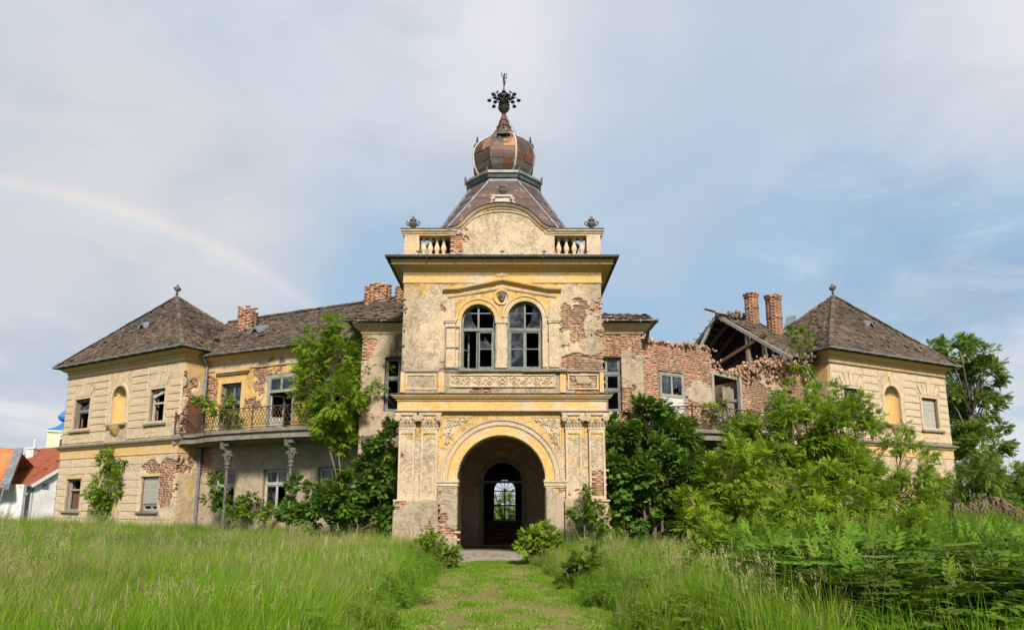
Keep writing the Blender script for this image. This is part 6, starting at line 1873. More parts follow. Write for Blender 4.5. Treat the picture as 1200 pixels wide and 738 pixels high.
def tree(name, label, cat, base, px_blobs, Y, mat, kind='pinnate', size=.26, dens=1.0, r0=.08, bark='bark', group=None, sub=12, spread=.36, depth=.35, tone0=.5, multi=1, flowers=0):
    base = np.array(base, float)
    bl = []
    for b in px_blobs:
        yy = (b[3] if len(b) > 3 else Y)
        r = b[2] * yy / 800.0
        bl.append((at(b[0], b[1], yy + rng.normal(0, depth)), r * 1.05))
    t = thing(name, label, cat, base, group or GROUPS.get(name))
    V, F, tn, subs = crown(bl, kind, size, dens, sub, spread, tone0=tone0)
    V = V - base
    M0 = Matrix.Translation(Vector(base))
    if base[2] < 2.5: V[:, 2] = np.maximum(V[:, 2], .02)
    obj_np('crown', V, F, mat, t, M0, {'tone': tn})
    mb = MB()
    cen = np.mean([c for c, r in bl], axis=0)
    topz = max(c[2] for c, r in bl)
    for k in range(multi):
        off = np.array([rnd.uniform(-.25, .25), rnd.uniform(-.1, .1), 0]) * (multi > 1)
        pts = []
        for i in range(6):
            s = i / 5
            p = base * (1 - s) + np.array([cen[0], cen[1], base[2] + (topz - base[2]) * .8]) * s + np.array([math.sin(i * 1.7 + k) * .06, math.cos(i * 2.1) * .05, 0]) + off * (1 + 2 * s)
            pts.append(p - base)
        mb.tube([tuple(p) for p in pts], [r0 * (1 - .14 * i) / (1 + .3 * (multi > 1)) for i in range(6)], 8)
        tr = pts
    for c, r in bl:
        rel = c - base
        s = min(.95, max(.12, (rel[2] * .62) / max(topz - base[2], .1) / .8))
        i = min(4, int(s * 5)); f = s * 5 - i
        st = tr[i] * (1 - f) + tr[min(i + 1, 5)] * f
        mid = st * .5 + rel * .5 + np.array([0, 0, .12 * np.linalg.norm(rel - st)])
        mb.tube([tuple(st), tuple(mid), tuple(rel)], [r0 * .4, r0 * .26, r0 * .12], 6)
    for sc_, c in subs[::3]:
        mb.tube([tuple(c - base), tuple((c + sc_) / 2 - base + np.array([0, 0, .03])), tuple(sc_ - base)], [r0 * .13, r0 * .1, r0 * .05], 4)
    obj('trunk', mb, bark, t, M0, smooth=True)
    if flowers:
        fm = MB()
        for i in range(flowers):
            c, r = bl[rnd.randrange(len(bl))]
            a = rnd.uniform(0, 6.28)
            p = c + np.array([math.cos(a) * r * .9, -abs(math.sin(a)) * r * .9, r * rnd.uniform(0, .8)]) - base
            for k in range(7):
                fm.ball((p[0] + rnd.uniform(-.06, .06), p[1] + rnd.uniform(-.06, .06), p[2] + rnd.uniform(-.01, .02)), .025, 5, 0, (1, 1, .5))
        obj('flower_umbel', fm, 'white_flower', t, M0, kind='stuff')
    return t
def gpt(px, Y, py=600):
    p = at(px, py, Y); return (p[0], p[1], float(gh(p[0], p[1])))

tree('sapling', 'slender bright green sapling growing against the front of the left pavilion', 'sapling', gpt(123, 33.2),
     [(128, 540, 13), (118, 562, 12), (143, 548, 11), (118, 585, 14), (133, 574, 14), (130, 527, 7), (108, 578, 9), (137, 560, 10), (120, 598, 14), (150, 545, 6)], 33.2, 'leaf_bright', 'simple', .15, .55, .04, sub=16, spread=.30, depth=.3)
tree('maple_tree', 'bushy bright green maple growing out of the left balcony beside the tower', 'tree', tuple(LW.w(8.1, -.9, 4.95)),
     [(358, 440, 14), (362, 410, 13), (432, 470, 12), (438, 440, 10), (368, 398, 19), (397, 388, 18), (424, 384, 12), (368, 425, 22), (398, 418, 26), (422, 440, 17), (395, 465, 26), (420, 475, 20), (366, 455, 18), (407, 500, 16), (380, 482, 16), (352, 424, 10), (424, 505, 10), (385, 505, 15), (400, 522, 14), (375, 498, 10), (418, 515, 10), (433, 420, 10), (440, 455, 10), (455, 428, 6), (362, 478, 12)], 27.0, 'leaf_bright', 'pinnate', .22, .8, .08, sub=15, depth=.35, tone0=.55)
tree('elder_bush', 'dark green bush spreading under the left balcony and against the tower base', 'bush', gpt(415, 25.2),
     [(452, 522, 18), (456, 500, 10), (452, 560, 26), (425, 570, 30), (392, 588, 26), (353, 592, 18), (370, 574, 13), (440, 595, 24), (338, 600, 14), (428, 540, 14), (345, 566, 9), (405, 610, 20), (365, 605, 18), (450, 610, 16), (400, 566, 13)], 25.4, 'leaf_dark', 'simple', .19, 1.3, .07, depth=.3, multi=4, tone0=.55)
tree('elder_bush', 'tall dark elder bush with white flower heads filling the corner right of the tower', 'bush', gpt(765, 24.6),
     [(735, 512, 28), (762, 500, 28), (728, 560, 32), (768, 560, 40), (803, 560, 32), (792, 520, 28), (752, 482, 18), (815, 545, 24), (740, 595, 28), (790, 600, 30), (716, 540, 14), (722, 502, 14), (775, 480, 12), (718, 590, 14), (830, 575, 22), (765, 530, 30), (738, 618, 18), (770, 622, 20), (802, 618, 20), (718, 618, 12), (830, 612, 18)], 24.9, 'leaf_dark', 'simple', .19, 1.4, .09, depth=.4, multi=4, flowers=9, tone0=.5)
tree('box_elder', 'yellow-green box elder sapling in front of the right balcony', 'tree', gpt(862, 22.0),
     [(820, 590, 22), (838, 570, 22), (822, 612, 18), (852, 562, 26), (872, 545, 22), (846, 592, 26), (880, 580, 26), (895, 562, 18), (870, 612, 24), (840, 545, 12), (860, 530, 14), (885, 535, 12), (832, 600, 16), (900, 600, 18)], 22.2, 'leaf_bright', 'pinnate', .27, 1.0, .06, 'red_bark', depth=.4, tone0=.66)
tree('box_elder', 'tall spreading box elder before the broken end of the right wing', 'tree', gpt(955, 25.6),
     [(965, 466, 18), (935, 495, 20), (975, 500, 32), (945, 508, 30), (1000, 488, 20), (985, 530, 30), (930, 540, 28), (955, 560, 32), (1000, 552, 24), (900, 502, 20), (878, 518, 18), (925, 480, 15), (905, 540, 22), (1010, 470, 10), (880, 495, 12), (912, 470, 9), (1020, 500, 10), (858, 505, 10)], 25.6, 'leaf_bright', 'pinnate', .25, 1.35, .08, 'red_bark', depth=.5, tone0=.45)
tree('box_elder', 'low bright box elder clump nearest the path side of the right bank', 'tree', gpt(960, 18.4),
     [(960, 575, 32), (988, 592, 28), (938, 598, 28), (1000, 580, 20), (915, 605, 22), (965, 610, 30), (1010, 605, 20), (940, 570, 18), (975, 550, 14)], 18.6, 'leaf_bright', 'pinnate', .22, 1.0, .06, 'red_bark', depth=.4, tone0=.5)
tree('box_elder', 'knee-high box elder thicket spilling into the long grass below the other box elders', 'tree', gpt(900, 15.8),
     [(850, 625, 18), (868, 640, 20), (900, 632, 24), (935, 628, 24), (970, 632, 22), (1000, 628, 20), (1030, 622, 20), (1055, 612, 18), (885, 655, 16), (845, 645, 12), (828, 628, 14), (815, 640, 10), (1080, 612, 16)], 15.8, 'leaf_bright', 'pinnate', .19, 1.0, .03, 'red_bark', depth=.5, multi=3, tone0=.35)
tree('box_elder', 'thin open box elder with bare twigs standing before the right pavilion', 'tree', gpt(1052, 26.5),
     [(1050, 522, 15), (1075, 552, 20), (1092, 562, 16), (1040, 562, 22), (1062, 582, 22), (1030, 492, 10), (1016, 540, 16), (1090, 528, 9), (1103, 575, 12), (1060, 498, 8), (1035, 588, 20), (1085, 590, 16), (1070, 520, 8), (1010, 580, 22), (1050, 598, 20), (1075, 592, 18), (1020, 600, 20), (1100, 592, 14)], 26.6, 'leaf_bright', 'pinnate', .24, .8, .06, 'red_bark', depth=.5, tone0=.45)
tree('vine', 'green creeper climbing the broken corner between ruined wing and right pavilion', 'vine', tuple(RW.w(9.9, -.25, 5.2)),
     [(936, 394, 8), (946, 386, 6), (940, 408, 8), (938, 426, 9), (926, 452, 9), (950, 458, 9), (912, 464, 6), (945, 440, 8), (935, 475, 10), (928, 388, 4), (952, 396, 5)], 29.6, 'leaf_bright', 'simple', .17, .55, .025, depth=.15, sub=9, tone0=.4)
tree('walnut_tree', 'large leafy tree standing behind the right pavilion', 'tree', gpt(1140, 43),
     [(1125, 420, 24), (1152, 440, 22), (1140, 472, 30), (1110, 462, 20), (1130, 502, 30), (1152, 522, 24), (1100, 430, 15), (1106, 406, 11), (1140, 406, 11), (1165, 430, 9), (1170, 520, 12), (1168, 462, 11), (1140, 548, 30), (1112, 520, 20), (1092, 408, 6), (1160, 412, 7), (1175, 500, 6), (1122, 398, 7), (1172, 445, 6)], 43, 'leaf_far', 'simple', .32, .95, .18, depth=1.4, sub=17, spread=.30, tone0=.6)
tree('ash_bush', 'broad green bush at the foot of the large tree behind the bank', 'bush', gpt(1150, 33),
     [(1150, 570, 22), (1178, 562, 22), (1130, 560, 16), (1160, 550, 16), (1140, 590, 18), (1170, 590, 18)], 33, 'leaf_far', 'pinnate', .34, 1.0, .08, depth=.5, multi=3, tone0=.4)
tree('ash_bush', 'bluish green bush cut by the right edge behind the bank', 'bush', gpt(1200, 38),
     [(1198, 560, 16), (1210, 575, 22), (1190, 580, 14), (1225, 560, 25), (1195, 592, 16)], 38, 'leaf_far', 'pinnate', .34, 1.0, .08, depth=.5, multi=3, tone0=.15)
tree('shrub', 'fresh green shrub beside the porch opening on the right of the path', 'shrub', gpt(628, 21.6),
     [(624, 627, 12), (640, 638, 13), (614, 640, 8), (635, 618, 8), (648, 628, 9), (628, 648, 12)], 21.6, 'leaf_bright', 'simple', .17, 1.0, .03, depth=.15, multi=3, tone0=.45)
tree('shrub', 'leggy shrub growing up against the right plinth of the tower', 'shrub', gpt(695, 21.8),
     [(692, 602, 12), (700, 585, 9), (682, 620, 12), (706, 610, 12), (688, 575, 6), (675, 598, 7), (700, 630, 14)], 21.9, 'leaf_mid', 'simple', .18, .8, .03, depth=.15, multi=3)
tree('shrub', 'dense low shrub between long grass and the mown path on the right', 'shrub', gpt(688, 15.5),
     [(688, 655, 16), (676, 668, 14), (702, 668, 16), (690, 685, 18), (668, 690, 12), (712, 685, 12)], 15.5, 'leaf_mid', 'simple', .15, 1.0, .03, depth=.15, multi=3, tone0=.4)
tree('shrub', 'leafy shrub at the left corner of the path near the tower', 'shrub', gpt(512, 20.2),
     [(508, 640, 14), (524, 643, 11), (490, 648, 14), (515, 655, 14), (532, 655, 8), (500, 628, 8)], 20.2, 'leaf_bright', 'simple', .15, .8, .03, depth=.2, multi=3, tone0=.3)
tree('climber', 'light green climber rambling over the railing below the first balcony door', 'climber', (LW.w(1.6, -1.0, 4.93)[0], LW.w(1.6, -1.0, 4.93)[1], 4.93),
     [(262, 488, 8), (272, 478, 7), (248, 478, 5), (240, 470, 4), (278, 495, 6), (232, 470, 4), (268, 467, 4)], 29.6, 'leaf_bright', 'simple', .2, .8, .02, depth=.1, spread=.45, tone0=.6)
tree('climber', 'green climber tangled round the column under the left balcony', 'climber', gpt(258, 30.2),
     [(257, 570, 8), (252, 585, 10), (262, 590, 9), (285, 592, 8), (295, 585, 7), (250, 560, 5)], 30.0, 'leaf_mid', 'simple', .2, .8, .02, depth=.1, spread=.45)
tree('climber', 'yellow-green climber on the lattice of the ruined right balcony', 'climber', (RW.w(3.2, -1.5, 4.72)[0], RW.w(3.2, -1.5, 4.72)[1], 4.72),
     [(838, 485, 6), (832, 495, 6), (845, 472, 4), (828, 478, 4), (848, 495, 5), (862, 492, 5)], 27.6, 'leaf_bright', 'simple', .2, .8, .02, depth=.1, spread=.45, tone0=.75)
tree('shrub', 'dark low shrub below the columns left of the elder bush', 'shrub', gpt(300, 29),
     [(290, 598, 8), (305, 602, 8), (320, 600, 9), (275, 604, 7)], 29, 'leaf_mid', 'simple', .2, .9, .03, depth=.15, multi=2)

# far greenery: behind the house, seen through the hall, and on the right horizon
def far_mass(x0, x1, y, h, n, seed):
    c = [(np.array([x, y + rng.normal(0, 2), 0.2 + h * rng.uniform(.2, .6)]), h * rng.uniform(.35, .6)) for x in np.linspace(x0, x1, n)]
    V, F, t, s = crown(c, 'simple', .9, .9, 9, .45)
    return V, F, t
Vs, Fs, ts, k = [], [], [], 0
for a in ((-10, 8, 75, 3.2, 9, 1), (34, 90, 80, 5, 14, 2)):
    V, F, t = far_mass(*a); Vs.append(V); Fs.append(F + k); ts.append(t); k += len(V)
tag(obj_np('far_woods', np.concatenate(Vs), np.concatenate(Fs), 'leaf_far', None, None, {'tone': np.concatenate(ts)}), kind='stuff')

# ================================================================== dwarf elder thicket on the right bank
def weed_mesh(seed, H):
    P, D, S, Tn = [], [], [], []
    mb = MB()
    for st in range(3):
        lean = np.array([rnd.uniform(-.25, .25), rnd.uniform(-.25, .25), 1.0])
        b = np.array([rnd.uniform(-.08, .08), rnd.uniform(-.08, .08), 0])
        h = H * rnd.uniform(.8, 1.05)
        mb.tube([tuple(b), tuple(b + lean * h * .5), tuple(b + lean * h)], [.010, .008, .004], 5)
        a0 = rnd.uniform(0, 3)
        for i in range(6):
            z = h * (.30 + .70 * i / 5.5)
            for s in (0, 1):
                a = a0 + i * 1.57 + s * math.pi + rnd.uniform(-.3, .3)
                P.append(b + lean * z); D.append([math.cos(a), math.sin(a), .28 if i > 3 else .05]); S.append(H * rnd.uniform(.34, .46)); Tn.append(.5 + rnd.uniform(-.2, .2))
        P.append(b + lean * h); D.append([lean[0], lean[1], .7]); S.append(H * .22); Tn.append(.8)
    V, F, t = sprays(np.array(P), np.array(D), np.array(S), 'long', np.array(Tn), .22)
    me = mesh_np('weed_leaves', V, F, 'leaf_weed', {'tone': t})
    sm = bpy.data.meshes.new('weed_stem'); sm.from_pydata(mb.v, [], mb.f); sm.materials.append(MATS['bark'])
    return me, sm
WEEDS = [weed_mesh(i, 1.0) for i in range(4)]
spots, tries = [], 0
while len(spots) < 330 and tries < 20000:
    tries += 1
    y = rnd.uniform(7.4, 24); x = rnd.uniform(3.5, 19)
    pxx = 600 + x / y * 800 * .98
    lim = 915 - (y - 8) * 5
    if pxx < lim + rnd.uniform(-40, 25) or pxx > 1290: continue
    if y > 21 and pxx < 1010: continue
    if any((x - a) ** 2 + (y - b) ** 2 < (.26 + .013 * y) ** 2 for a, b in spots): continue
    spots.append((x, y))
for i, (x, y) in enumerate(spots):
    me, sm = WEEDS[i % 4]
    s = rnd.uniform(.75, 1.25)
    pxx = 600 + x / y * 784
    top = 1.75 + y * (-.036 if pxx > 1070 else -.022 - .014 * max(0, pxx - 900) / 170) + rnd.uniform(-.1, .06)
    s = min(s, top - float(gh(x, y)))
    if s < .4: continue
    M0 = Matrix.Translation((x, y, float(gh(x, y)) - .02)) @ Matrix.Rotation(rnd.uniform(0, 6.28), 4, 'Z') @ Matrix.Diagonal((s, s, s * rnd.uniform(.85, 1.1), 1))
    o = bpy.data.objects.new('elder_weed', None); link(o, None, M0); o.empty_display_size = .2
    tag(o, 'dark green dwarf elder weed with long drooping leaflets in the thicket on the right bank', 'weed', 'dwarf elder weeds covering the right bank')
    for nm, m_ in (('leaves', me), ('stem', sm)):
        c = bpy.data.objects.new(nm, m_); COL.objects.link(c); c.parent = o

# heap of dry roots on the bank
hb = gpt(1160, 23.2, 600)
t = thing('root_heap', 'heap of dry brown roots and turf hanging over the right bank', 'root heap', hb)
mb = MB()
for i in range(150):
    x = max(-1, min(1, rnd.gauss(0, .5))); top = .66 - .22 * x * x + .1 * math.sin(x * 5) + rnd.uniform(-.14, .1)
    y = rnd.uniform(-.1, .35)
    pts = [(x, y + .3, top - .1), (x + rnd.uniform(-.05, .05), y - .05, top + .02)]
    for k in range(3): pts.append((pts[-1][0] + rnd.uniform(-.2, .2), y - .12 - .08 * k + rnd.uniform(-.05, .05), top - .16 * (k + 1) + rnd.uniform(-.05, .05)))
    mb.tube(pts, [.02, .03, .025, .016, .008], 4)
obj('root', mb, 'dry_root', t, Matrix.Translation(Vector(hb)), kind='stuff')
mb = MB()
for i in range(40): mb.ball((rnd.uniform(-.8, .8), rnd.uniform(.35, .9), rnd.uniform(.0, .38)), rnd.uniform(.12, .24), 7, 0, (1.3, 1, .7))
obj('soil', mb, 'dry_root', t, Matrix.Translation(Vector(hb)), kind='stuff')

# ================================================================== grass
TUFTS = bpy.data.collections.new('grass_tufts')         # sources for the scatter, not part of the scene
def blades(n, hmin, hmax, w, rad, lean, mat='grass_blade', seg=3):
    V, F, Tn = [], [], []
    for i in range(n):
        a = rnd.uniform(0, 6.28); b = np.array([rnd.gauss(0, rad), rnd.gauss(0, rad), -.02])
        h = rnd.uniform(hmin, hmax); ww = w * rnd.uniform(.7, 1.3)
        d = np.array([math.cos(a), math.sin(a), 0]) * rnd.uniform(.1, 1) * lean + np.array([.06, 0, 0]); s = np.array([-math.sin(a + .6), math.cos(a + .6), 0])
        k = len(V); tn = min(1, max(0, rnd.gauss(.48, .27)))
        for j in range(seg + 1):
            t_ = j / seg
            p = b + np.array([0, 0, 1]) * h * (t_ - .18 * lean * t_ * t_) + d * h * t_ * t_
            wd = ww * (1 - t_ ** 1.6) + .0006
            V += [p - s * wd, p + s * wd]; Tn += [tn, tn]
        F += [(k + 2 * j, k + 2 * j + 1, k + 2 * j + 3, k + 2 * j + 2) for j in range(seg)]
    return mesh_np('tuft', np.array(V), np.array(F), mat, {'tone': np.array(Tn)})
def multi_mesh(mb, mats):
    me = bpy.data.meshes.new('tuft'); me.from_pydata(mb.v, [], mb.f)
    for m in mats: me.materials.append(MATS[m])
    me.polygons.foreach_set('material_index', mb.m)
    a = me.attributes.new('tone', 'FLOAT', 'POINT'); a.data.foreach_set('value', np.array([rnd.random() for _ in mb.v], dtype=np.float32))
    return me
def stalks(n, h0, h1, head, mats):
    mb = MB()
    for i in range(n):
        a = rnd.uniform(0, 6.28); b = Vector((rnd.gauss(0, .12), rnd.gauss(0, .12), 0)); h = rnd.uniform(h0, h1)
        l = Vector((math.cos(a) * .14 + .06, math.sin(a) * .14, 0))
        p1 = b + Vector((0, 0, h * .6)) + l * h * .4; p2 = b + Vector((0, 0, h)) + l * h
        mb.tube([b, p1, p2], [.0028, .0022, .0015], 3, 0)
        if head == 'spike':
            d = (p2 - p1).normalized()
            mb.tube([p2 - d * .02, p2 + d * .03, p2 + d * .09, p2 + d * .13], [.002, .008, .006, .001], 4, 1)
        elif head == 'panicle':
            for k in range(7):
                q = p2 + Vector((rnd.uniform(-.035, .035), rnd.uniform(-.035, .035), rnd.uniform(-.10, .06)))
                mb.tube([q, q + Vector((.006, 0, .02)), q + Vector((.008, 0, .035))], [.001, .005, .001], 3, 1)
        else:
            mb.ball(p2, .014, 6, 1); 
            for k in range(5): mb.ball(p2 + Vector((rnd.uniform(-.01, .01), rnd.uniform(-.01, .01), .006)), .008, 4, 1)
    return multi_mesh(mb, mats)
def herb(n, h0, h1):
    P, D, S, Tn = [], [], [], []
    for i in range(n):
        b = np.array([rnd.gauss(0, .15), rnd.gauss(0, .15), 0]); h = rnd.uniform(h0, h1); ln = np.array([rnd.uniform(-.2, .2), rnd.uniform(-.2, .2), 1])
        for k in range(6):
            a = rnd.uniform(0, 6.28)
            P.append(b + ln * h * (.25 + .75 * k / 5)); D.append([math.cos(a), math.sin(a), .35]); S.append(rnd.uniform(.10, .17)); Tn.append(rnd.uniform(.3, .8))
    V, F, t_ = sprays(np.array(P), np.array(D), np.array(S), 'simple', np.array(Tn), .3)
    return mesh_np('tuft', V, F, 'leaf_mid', {'tone': t_})
srcs = [blades(46, .45, .95, .0050, .11, .38), blades(46, .40, .85, .0055, .12, .5), blades(40, .35, .75, .0060, .12, .65), blades(44, .5, 1.0, .0045, .11, .3),
        stalks(9, .75, 1.1, 'panicle', ['straw', 'seedhead']), stalks(7, .7, 1.05, 'spike', ['straw', 'seedhead']), stalks(4, .5, .75, 'ball', ['grass_blade', 'purple_flower']), herb(5, .35, .75),
        stalks(3, .3, .5, 'ball', ['grass_blade', 'yellow_flower']), blades(70, .03, .10, .0045, .10, 1.0), blades(60, .02, .07, .005, .11, 1.2, 'straw'), blades(46, .4, .85, .0055, .12, .45, 'grass_blade_dark'), blades(40, .45, .95, .0045, .12, .5, 'grass_blade_dry')]
for i, me in enumerate(srcs):
    o = bpy.data.objects.new('tuft_%02d' % i, me); TUFTS.objects.link(o)
def scatter(name, pts, rot, scl, idx):
    me = bpy.data.meshes.new(name)
    me.vertices.add(len(pts)); me.vertices.foreach_set('co', np.ascontiguousarray(pts, dtype=np.float32).ravel())
    a = me.attributes.new('rot', 'FLOAT_VECTOR', 'POINT'); a.data.foreach_set('vector', np.ascontiguousarray(rot, dtype=np.float32).ravel())
    a = me.attributes.new('scl', 'FLOAT', 'POINT'); a.data.foreach_set('value', np.ascontiguousarray(scl, dtype=np.float32))
    a = me.attributes.new('idx', 'INT', 'POINT'); a.data.foreach_set('value', np.ascontiguousarray(idx, dtype=np.int32))
    o = bpy.data.objects.new(name, me); COL.objects.link(o)
    g = bpy.data.node_groups.new(name, 'GeometryNodeTree')
    g.interface.new_socket('Geometry', in_out='INPUT', socket_type='NodeSocketGeometry'); g.interface.new_socket('Geometry', in_out='OUTPUT', socket_type='NodeSocketGeometry')
    N = g.nodes; L = g.links
    gi, go = N.new('NodeGroupInput'), N.new('NodeGroupOutput')
    ci = N.new('GeometryNodeCollectionInfo'); ci.inputs['Collection'].default_value = TUFTS; ci.inputs['Separate Children'].default_value = True; ci.inputs['Reset Children'].default_value = True
    ip = N.new('GeometryNodeInstanceOnPoints'); ip.inputs['Pick Instance'].default_value = True
    def attr(nm, t_):
        n = N.new('GeometryNodeInputNamedAttribute'); n.data_type = t_; n.inputs['Name'].default_value = nm
        return n.outputs['Attribute']
    L.new(gi.outputs[0], ip.inputs['Points']); L.new(ci.outputs[0], ip.inputs['Instance'])
    L.new(attr('idx', 'INT'), ip.inputs['Instance Index'])
    e2r = N.new('FunctionNodeEulerToRotation'); L.new(attr('rot', 'FLOAT_VECTOR'), e2r.inputs[0]); L.new(e2r.outputs[0], ip.inputs['Rotation'])
    L.new(attr('scl', 'FLOAT'), ip.inputs['Scale'])
    L.new(ip.outputs[0], go.inputs[0])
    md = o.modifiers.new('scatter', 'NODES'); md.node_group = g
    tag(o, kind='stuff')
    return o
def in_house(x, y):
    r = (np.abs(x + .34) < 3.7) & (y > 22.75)
    for F_, D_ in ((LP, 6), (LW, 8), (RW, 8), (RP, 6)):
        u = (x - F_.o[0]) * F_.d[0] + (y - F_.o[1]) * F_.d[1]; v = (x - F_.o[0]) * F_.i[0] + (y - F_.o[1]) * F_.i[1]
        r |= (u > -.1) & (u < F_.L + .1) & (v > -.15) & (v < D_)
    return r
def sample(n, ylo, yhi):
    y = rng.uniform(ylo, yhi, n); x = rng.uniform(-1, 1, n) * (y * .80 + 2)
    w = rng.random(n) < (y * .80 + 2) / (yhi * .80 + 2)
    return x[w], y[w]
xs, ys = [], []
for n, a, b in ((12500, 6.5, 13), (19000, 13, 24), (13000, 24, 40)):
    x, y = sample(n, a, b); xs.append(x); ys.append(y)
x, y = np.concatenate(xs), np.concatenate(ys)
off = np.abs(x - path_x(y)) - path_w(y)
edge = .12 * np.sin(y * 2.3) + .35 * (vnoise(y * .9, x * 0 + 1, 7) - .5)
weedy = (600 + x / y * 784) > 960 - (y - 8) * 4.5
k = (off > .02 + edge) & ~in_house(x, y) & ~(weedy & (rng.random(len(x)) < .86)) & ~((np.abs(x + .34) < 1.6) & (y > 21.5))
x, y, off = x[k], y[k], off[k]
n = len(x)
kindn = fbm(x * .45, y * .45, 31, 4)
idx = rng.integers(0, 4, n)
rr = rng.random(n)
idx = np.where((fbm(x * .22, y * .4, 61, 4) + rng.normal(0, .07, n)) > .55, 11, idx); idx = np.where((fbm(x * .3, y * .5, 67, 4) + rng.normal(0, .08, n)) > .62, 12, idx)
idx = np.where(rr < .02 + .03 * (kindn > .52), 4, idx); idx = np.where((rr > .98) & (kindn < .55), 5, idx)
idx = np.where((rr > .52) & (rr < .55) & (fbm(x * .3, y * .3, 37, 3) > .52), 6, idx)
rgt = (x > 1.5) & (rr > .60) & (rr < .80) & (fbm(x * .6, y * .6, 71, 3) > .48)
idx = np.where(rgt, 7, idx)
idx = np.where((rr > .56) & (rr < .56 + .34 * sstep(off, .8, .05)), 7, idx); idx = np.where((rr > .875) & (rr < .878), 8, idx)
h = .80 + .35 * (fbm(x * .25, y * .25, 41, 3) - .4)
scl = np.clip(rng.normal(1, .14, n) * h * (0.50 + .5 * sstep(off, 0, .8)), .25, 1.25) * (1 + .12 * (y > 24))
rot = np.stack([rng.normal(0, .10, n), rng.normal(0.06, .10, n), rng.uniform(0, 6.28, n)], -1)
scatter('meadow_grass', np.stack([x, y, gh(x, y)], -1), rot, scl, idx)
n = 21000
y = rng.uniform(6.5, 22.9, n) ; x = path_x(y) + rng.uniform(-1.1, 1.1, n) * path_w(y)
bare = fbm(x * 2.0, y * 1.2, 51, 4) + .12 * np.exp(-((np.abs(x - path_x(y)) - .8) / .22) ** 2)
k = bare < .50 + rng.normal(0, .04, n)
x, y, bare = x[k], y[k], bare[k]; n = len(x)
idx = np.where(rng.random(n) < .30 + .40 * (bare > .43), 10, 9)
scatter('mown_grass', np.stack([x, y, gh(x, y) + .01], -1), np.stack([rng.normal(0, .1, n), rng.normal(0, .1, n), rng.uniform(0, 6.28, n)], -1), rng.uniform(.6, 1.25, n), idx)

# ================================================================== neighbours on the left
K = at(37, 600, 48.0)
g_dir = np.array([.5, .866]); f_dir = np.array([-.866, .5])
gz = 0.2
hs = thing('neighbour_house', 'low whitewashed house with red and orange tiled roofs beyond the left pavilion', 'house', (K[0], K[1], gz))
HF = Frame(K[:2] + f_dir * 9, K[:2]); HG = Frame(K[:2], K[:2] + g_dir * 8)
ez, rz = 3.3, 6.3
mb = MB(); mb.box(0, 9, 0, .3, gz - .6, ez); o = obj('wall', mb, 'whitewash', hs, HF.M)
mb = MB(); mb.box(6.6, 7.0, -.03, .0, gz, ez - .7); mb.box(2.5, 3.6, -.03, 0, gz, 2.2); obj('door', mb, 'brown_door', hs, HF.M)
mb = MB(); mb.prism([(0, gz - .6), (8, gz - .6), (8, ez), (4, rz - .1), (0, ez)], 0, .3); obj('gable_wall', mb, 'whitewash', hs, HG.M)
mb = MB(); mb.box(.5, .9, -.03, .02, 2.9, 3.3); obj('window', mb, 'zinc_grey', hs, HG.M)
mb = MB(); mb.box(2.0, 2.6, -.03, .02, 2.1, 2.7); obj('window', mb, 'zinc_grey', hs, HG.M)
mb = MB()
A_, B_ = HG.w(-.35, -.3, ez - .15), HG.w(4, -.3, rz); C_ = HG.w(4, 9, rz); D_ = HG.w(-.35, 9, ez - .15); E_, F2_ = HG.w(8.35, -.3, ez - .15), HG.w(8.35, 9, ez - .15)
mb.add([A_, B_, C_, D_, E_, F2_], [(0, 1, 2, 3), (1, 4, 5, 2)]); rf = obj('roof', mb, 'red_tile', hs)
tiles(rf, 'roof_tile', Matrix.Identity(4), (D_, A_, B_, C_), None, 'red_tile', .3, .28, .3)
mb = MB(); mb.bar(A_ + (0, 0, -.08), B_ + (0, 0, -.08), .08, .2); obj('verge_board', mb, 'whitewash', rf)
mb = MB(); mb.bar(D_ + (0, 0, -.03), A_ + (0, 0, -.03), .16, .12); obj('gutter', mb, 'grey_metal', rf)
cpos = at(38, 529, 54.4)
mb = MB(); mb.box(cpos[0] - .28, cpos[0] + .28, 54.1, 54.7, cpos[2] - 1.6, cpos[2] + .2); mb.box(cpos[0] - .34, cpos[0] + .34, 54.04, 54.76, cpos[2] + .2, cpos[2] + .3); mb.tube([(cpos[0] + .1, 54.4, cpos[2] + .3), (cpos[0] + .1, 54.4, cpos[2] + 1.0)], .06, 6)
obj('chimney', mb, 'whitewash', rf)
# the orange wing meets it in a valley
a, b, c, d = at(-60, 568, 45), at(6, 570, 46.2), at(22, 527, 49.5), at(-60, 521, 49.5)
mb = MB(); mb.add([a, b, c, d, d + (0, 5, -3), c + (0, 5, -3)], [(0, 1, 2, 3), (3, 2, 5, 4)]); r2 = obj('roof', mb, 'orange_tile', hs, label='bright orange tiled roof slope of the wing')
tiles(r2, 'roof_tile', Matrix.Identity(4), (a, b, c, d), None, 'orange_tile', .3, .28, .3)
mb = MB(); mb.add([b + (-.25, -.1, .16), b + (.35, -.1, .16), c + (.4, -.1, .16), c + (-.2, -.1, .16), b + (-.25, -.1, -.2), b + (.35, -.1, -.2), c + (.4, -.1, -.2), c + (-.2, -.1, -.2)], [(0, 1, 2, 3), (0, 4, 5, 1), (1, 5, 6, 2), (3, 7, 4, 0)]); obj('valley_gutter', mb, 'grey_metal', hs)
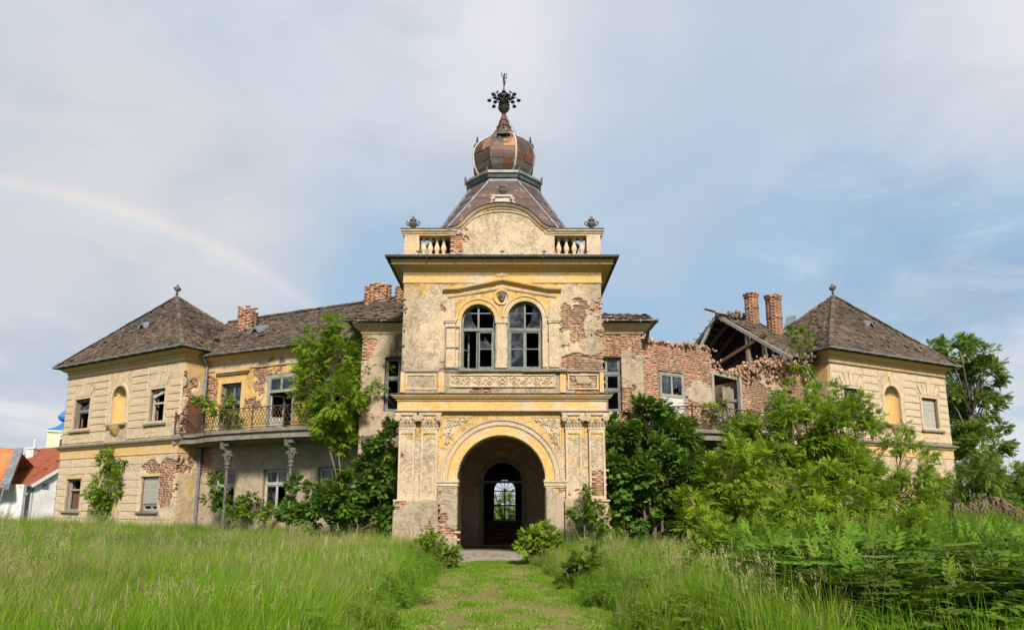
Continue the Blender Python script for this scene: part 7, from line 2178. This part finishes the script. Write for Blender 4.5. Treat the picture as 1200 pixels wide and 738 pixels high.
mb = MB(); mb.box(a[0], K[0] - .25, 47.3, 47.6, -.4, 3.2); obj('wall', mb, 'whitewash', hs)
mb = MB(); mb.bar(a + (0, -.05, -.02), b + (0, -.05, -.02), .16, .14); mb.tube([b + (0, -.1, -.1), b + (-.2, -.1, -1.4), b + (-.4, -.1, -2.6)], .06, 6); obj('gutter', mb, 'grey_metal', hs)

cp = at(74, 560, 95.0)
ch = thing('church', 'pale yellow church tower with a bright blue onion roof far behind the house', 'church', (cp[0], cp[1], 0))
CMx = Matrix.Translation((cp[0], cp[1], 0)) @ Matrix.Rotation(.3, 4, 'Z')
zt = at(74, 505, 95)[2]
mb = MB(); mb.box(-1.9, 1.9, -1.9, 1.9, -.5, zt); mb.box(-2.1, 2.1, -2.1, 2.1, zt - .35, zt - .1); obj('tower_wall', mb, 'church_plaster', ch, CMx)
mb = MB(); mb.lathe([(2.9, zt - .1), (2.6, zt + .1), (1.6, zt + .5), (1.05, zt + 1.0), (1.0, zt + 1.2), (1.5, zt + 1.5), (1.65, zt + 1.9), (1.3, zt + 2.4), (.6, zt + 2.9), (.3, zt + 3.8), (.2, zt + 5), (.05, zt + 6.5)], (0, 0, 0), 4, 0, math.pi / 4); obj('onion_roof', mb, 'church_blue', ch, CMx)
for a in range(4):
    Mw = CMx @ Matrix.Rotation(a * math.pi / 2, 4, 'Z')
    mb = MB(); mb.prism([(-.35, zt - 2.6), (.35, zt - 2.6), (.35, zt - 1.4), (0, zt - 1.05), (-.35, zt - 1.4)], -1.93, -1.88); obj('window', mb, 'roof_deck', ch, Mw)
    mb = MB(); mb.arch(arc_pts(0, zt - .45, .45, math.pi, -math.pi, 21), [(0, -1.9), (0, -2.16), (-.45, -2.16)]); obj('clock_face', mb, 'white_stone', ch, Mw)

rubble('plaster_debris', T, [(-1.4, .4, .02), (-1.0, 2.5, .02), (1.2, 1.0, .02), (1.5, 4.0, .02)], 70, (.25, .5, .0), 'mortar', .5)
rubble('plaster_debris', T, [(-3.4, -.5, .02), (-1.7, -.35, .02)], 40, (.2, .12, .0), 'brick', .7)
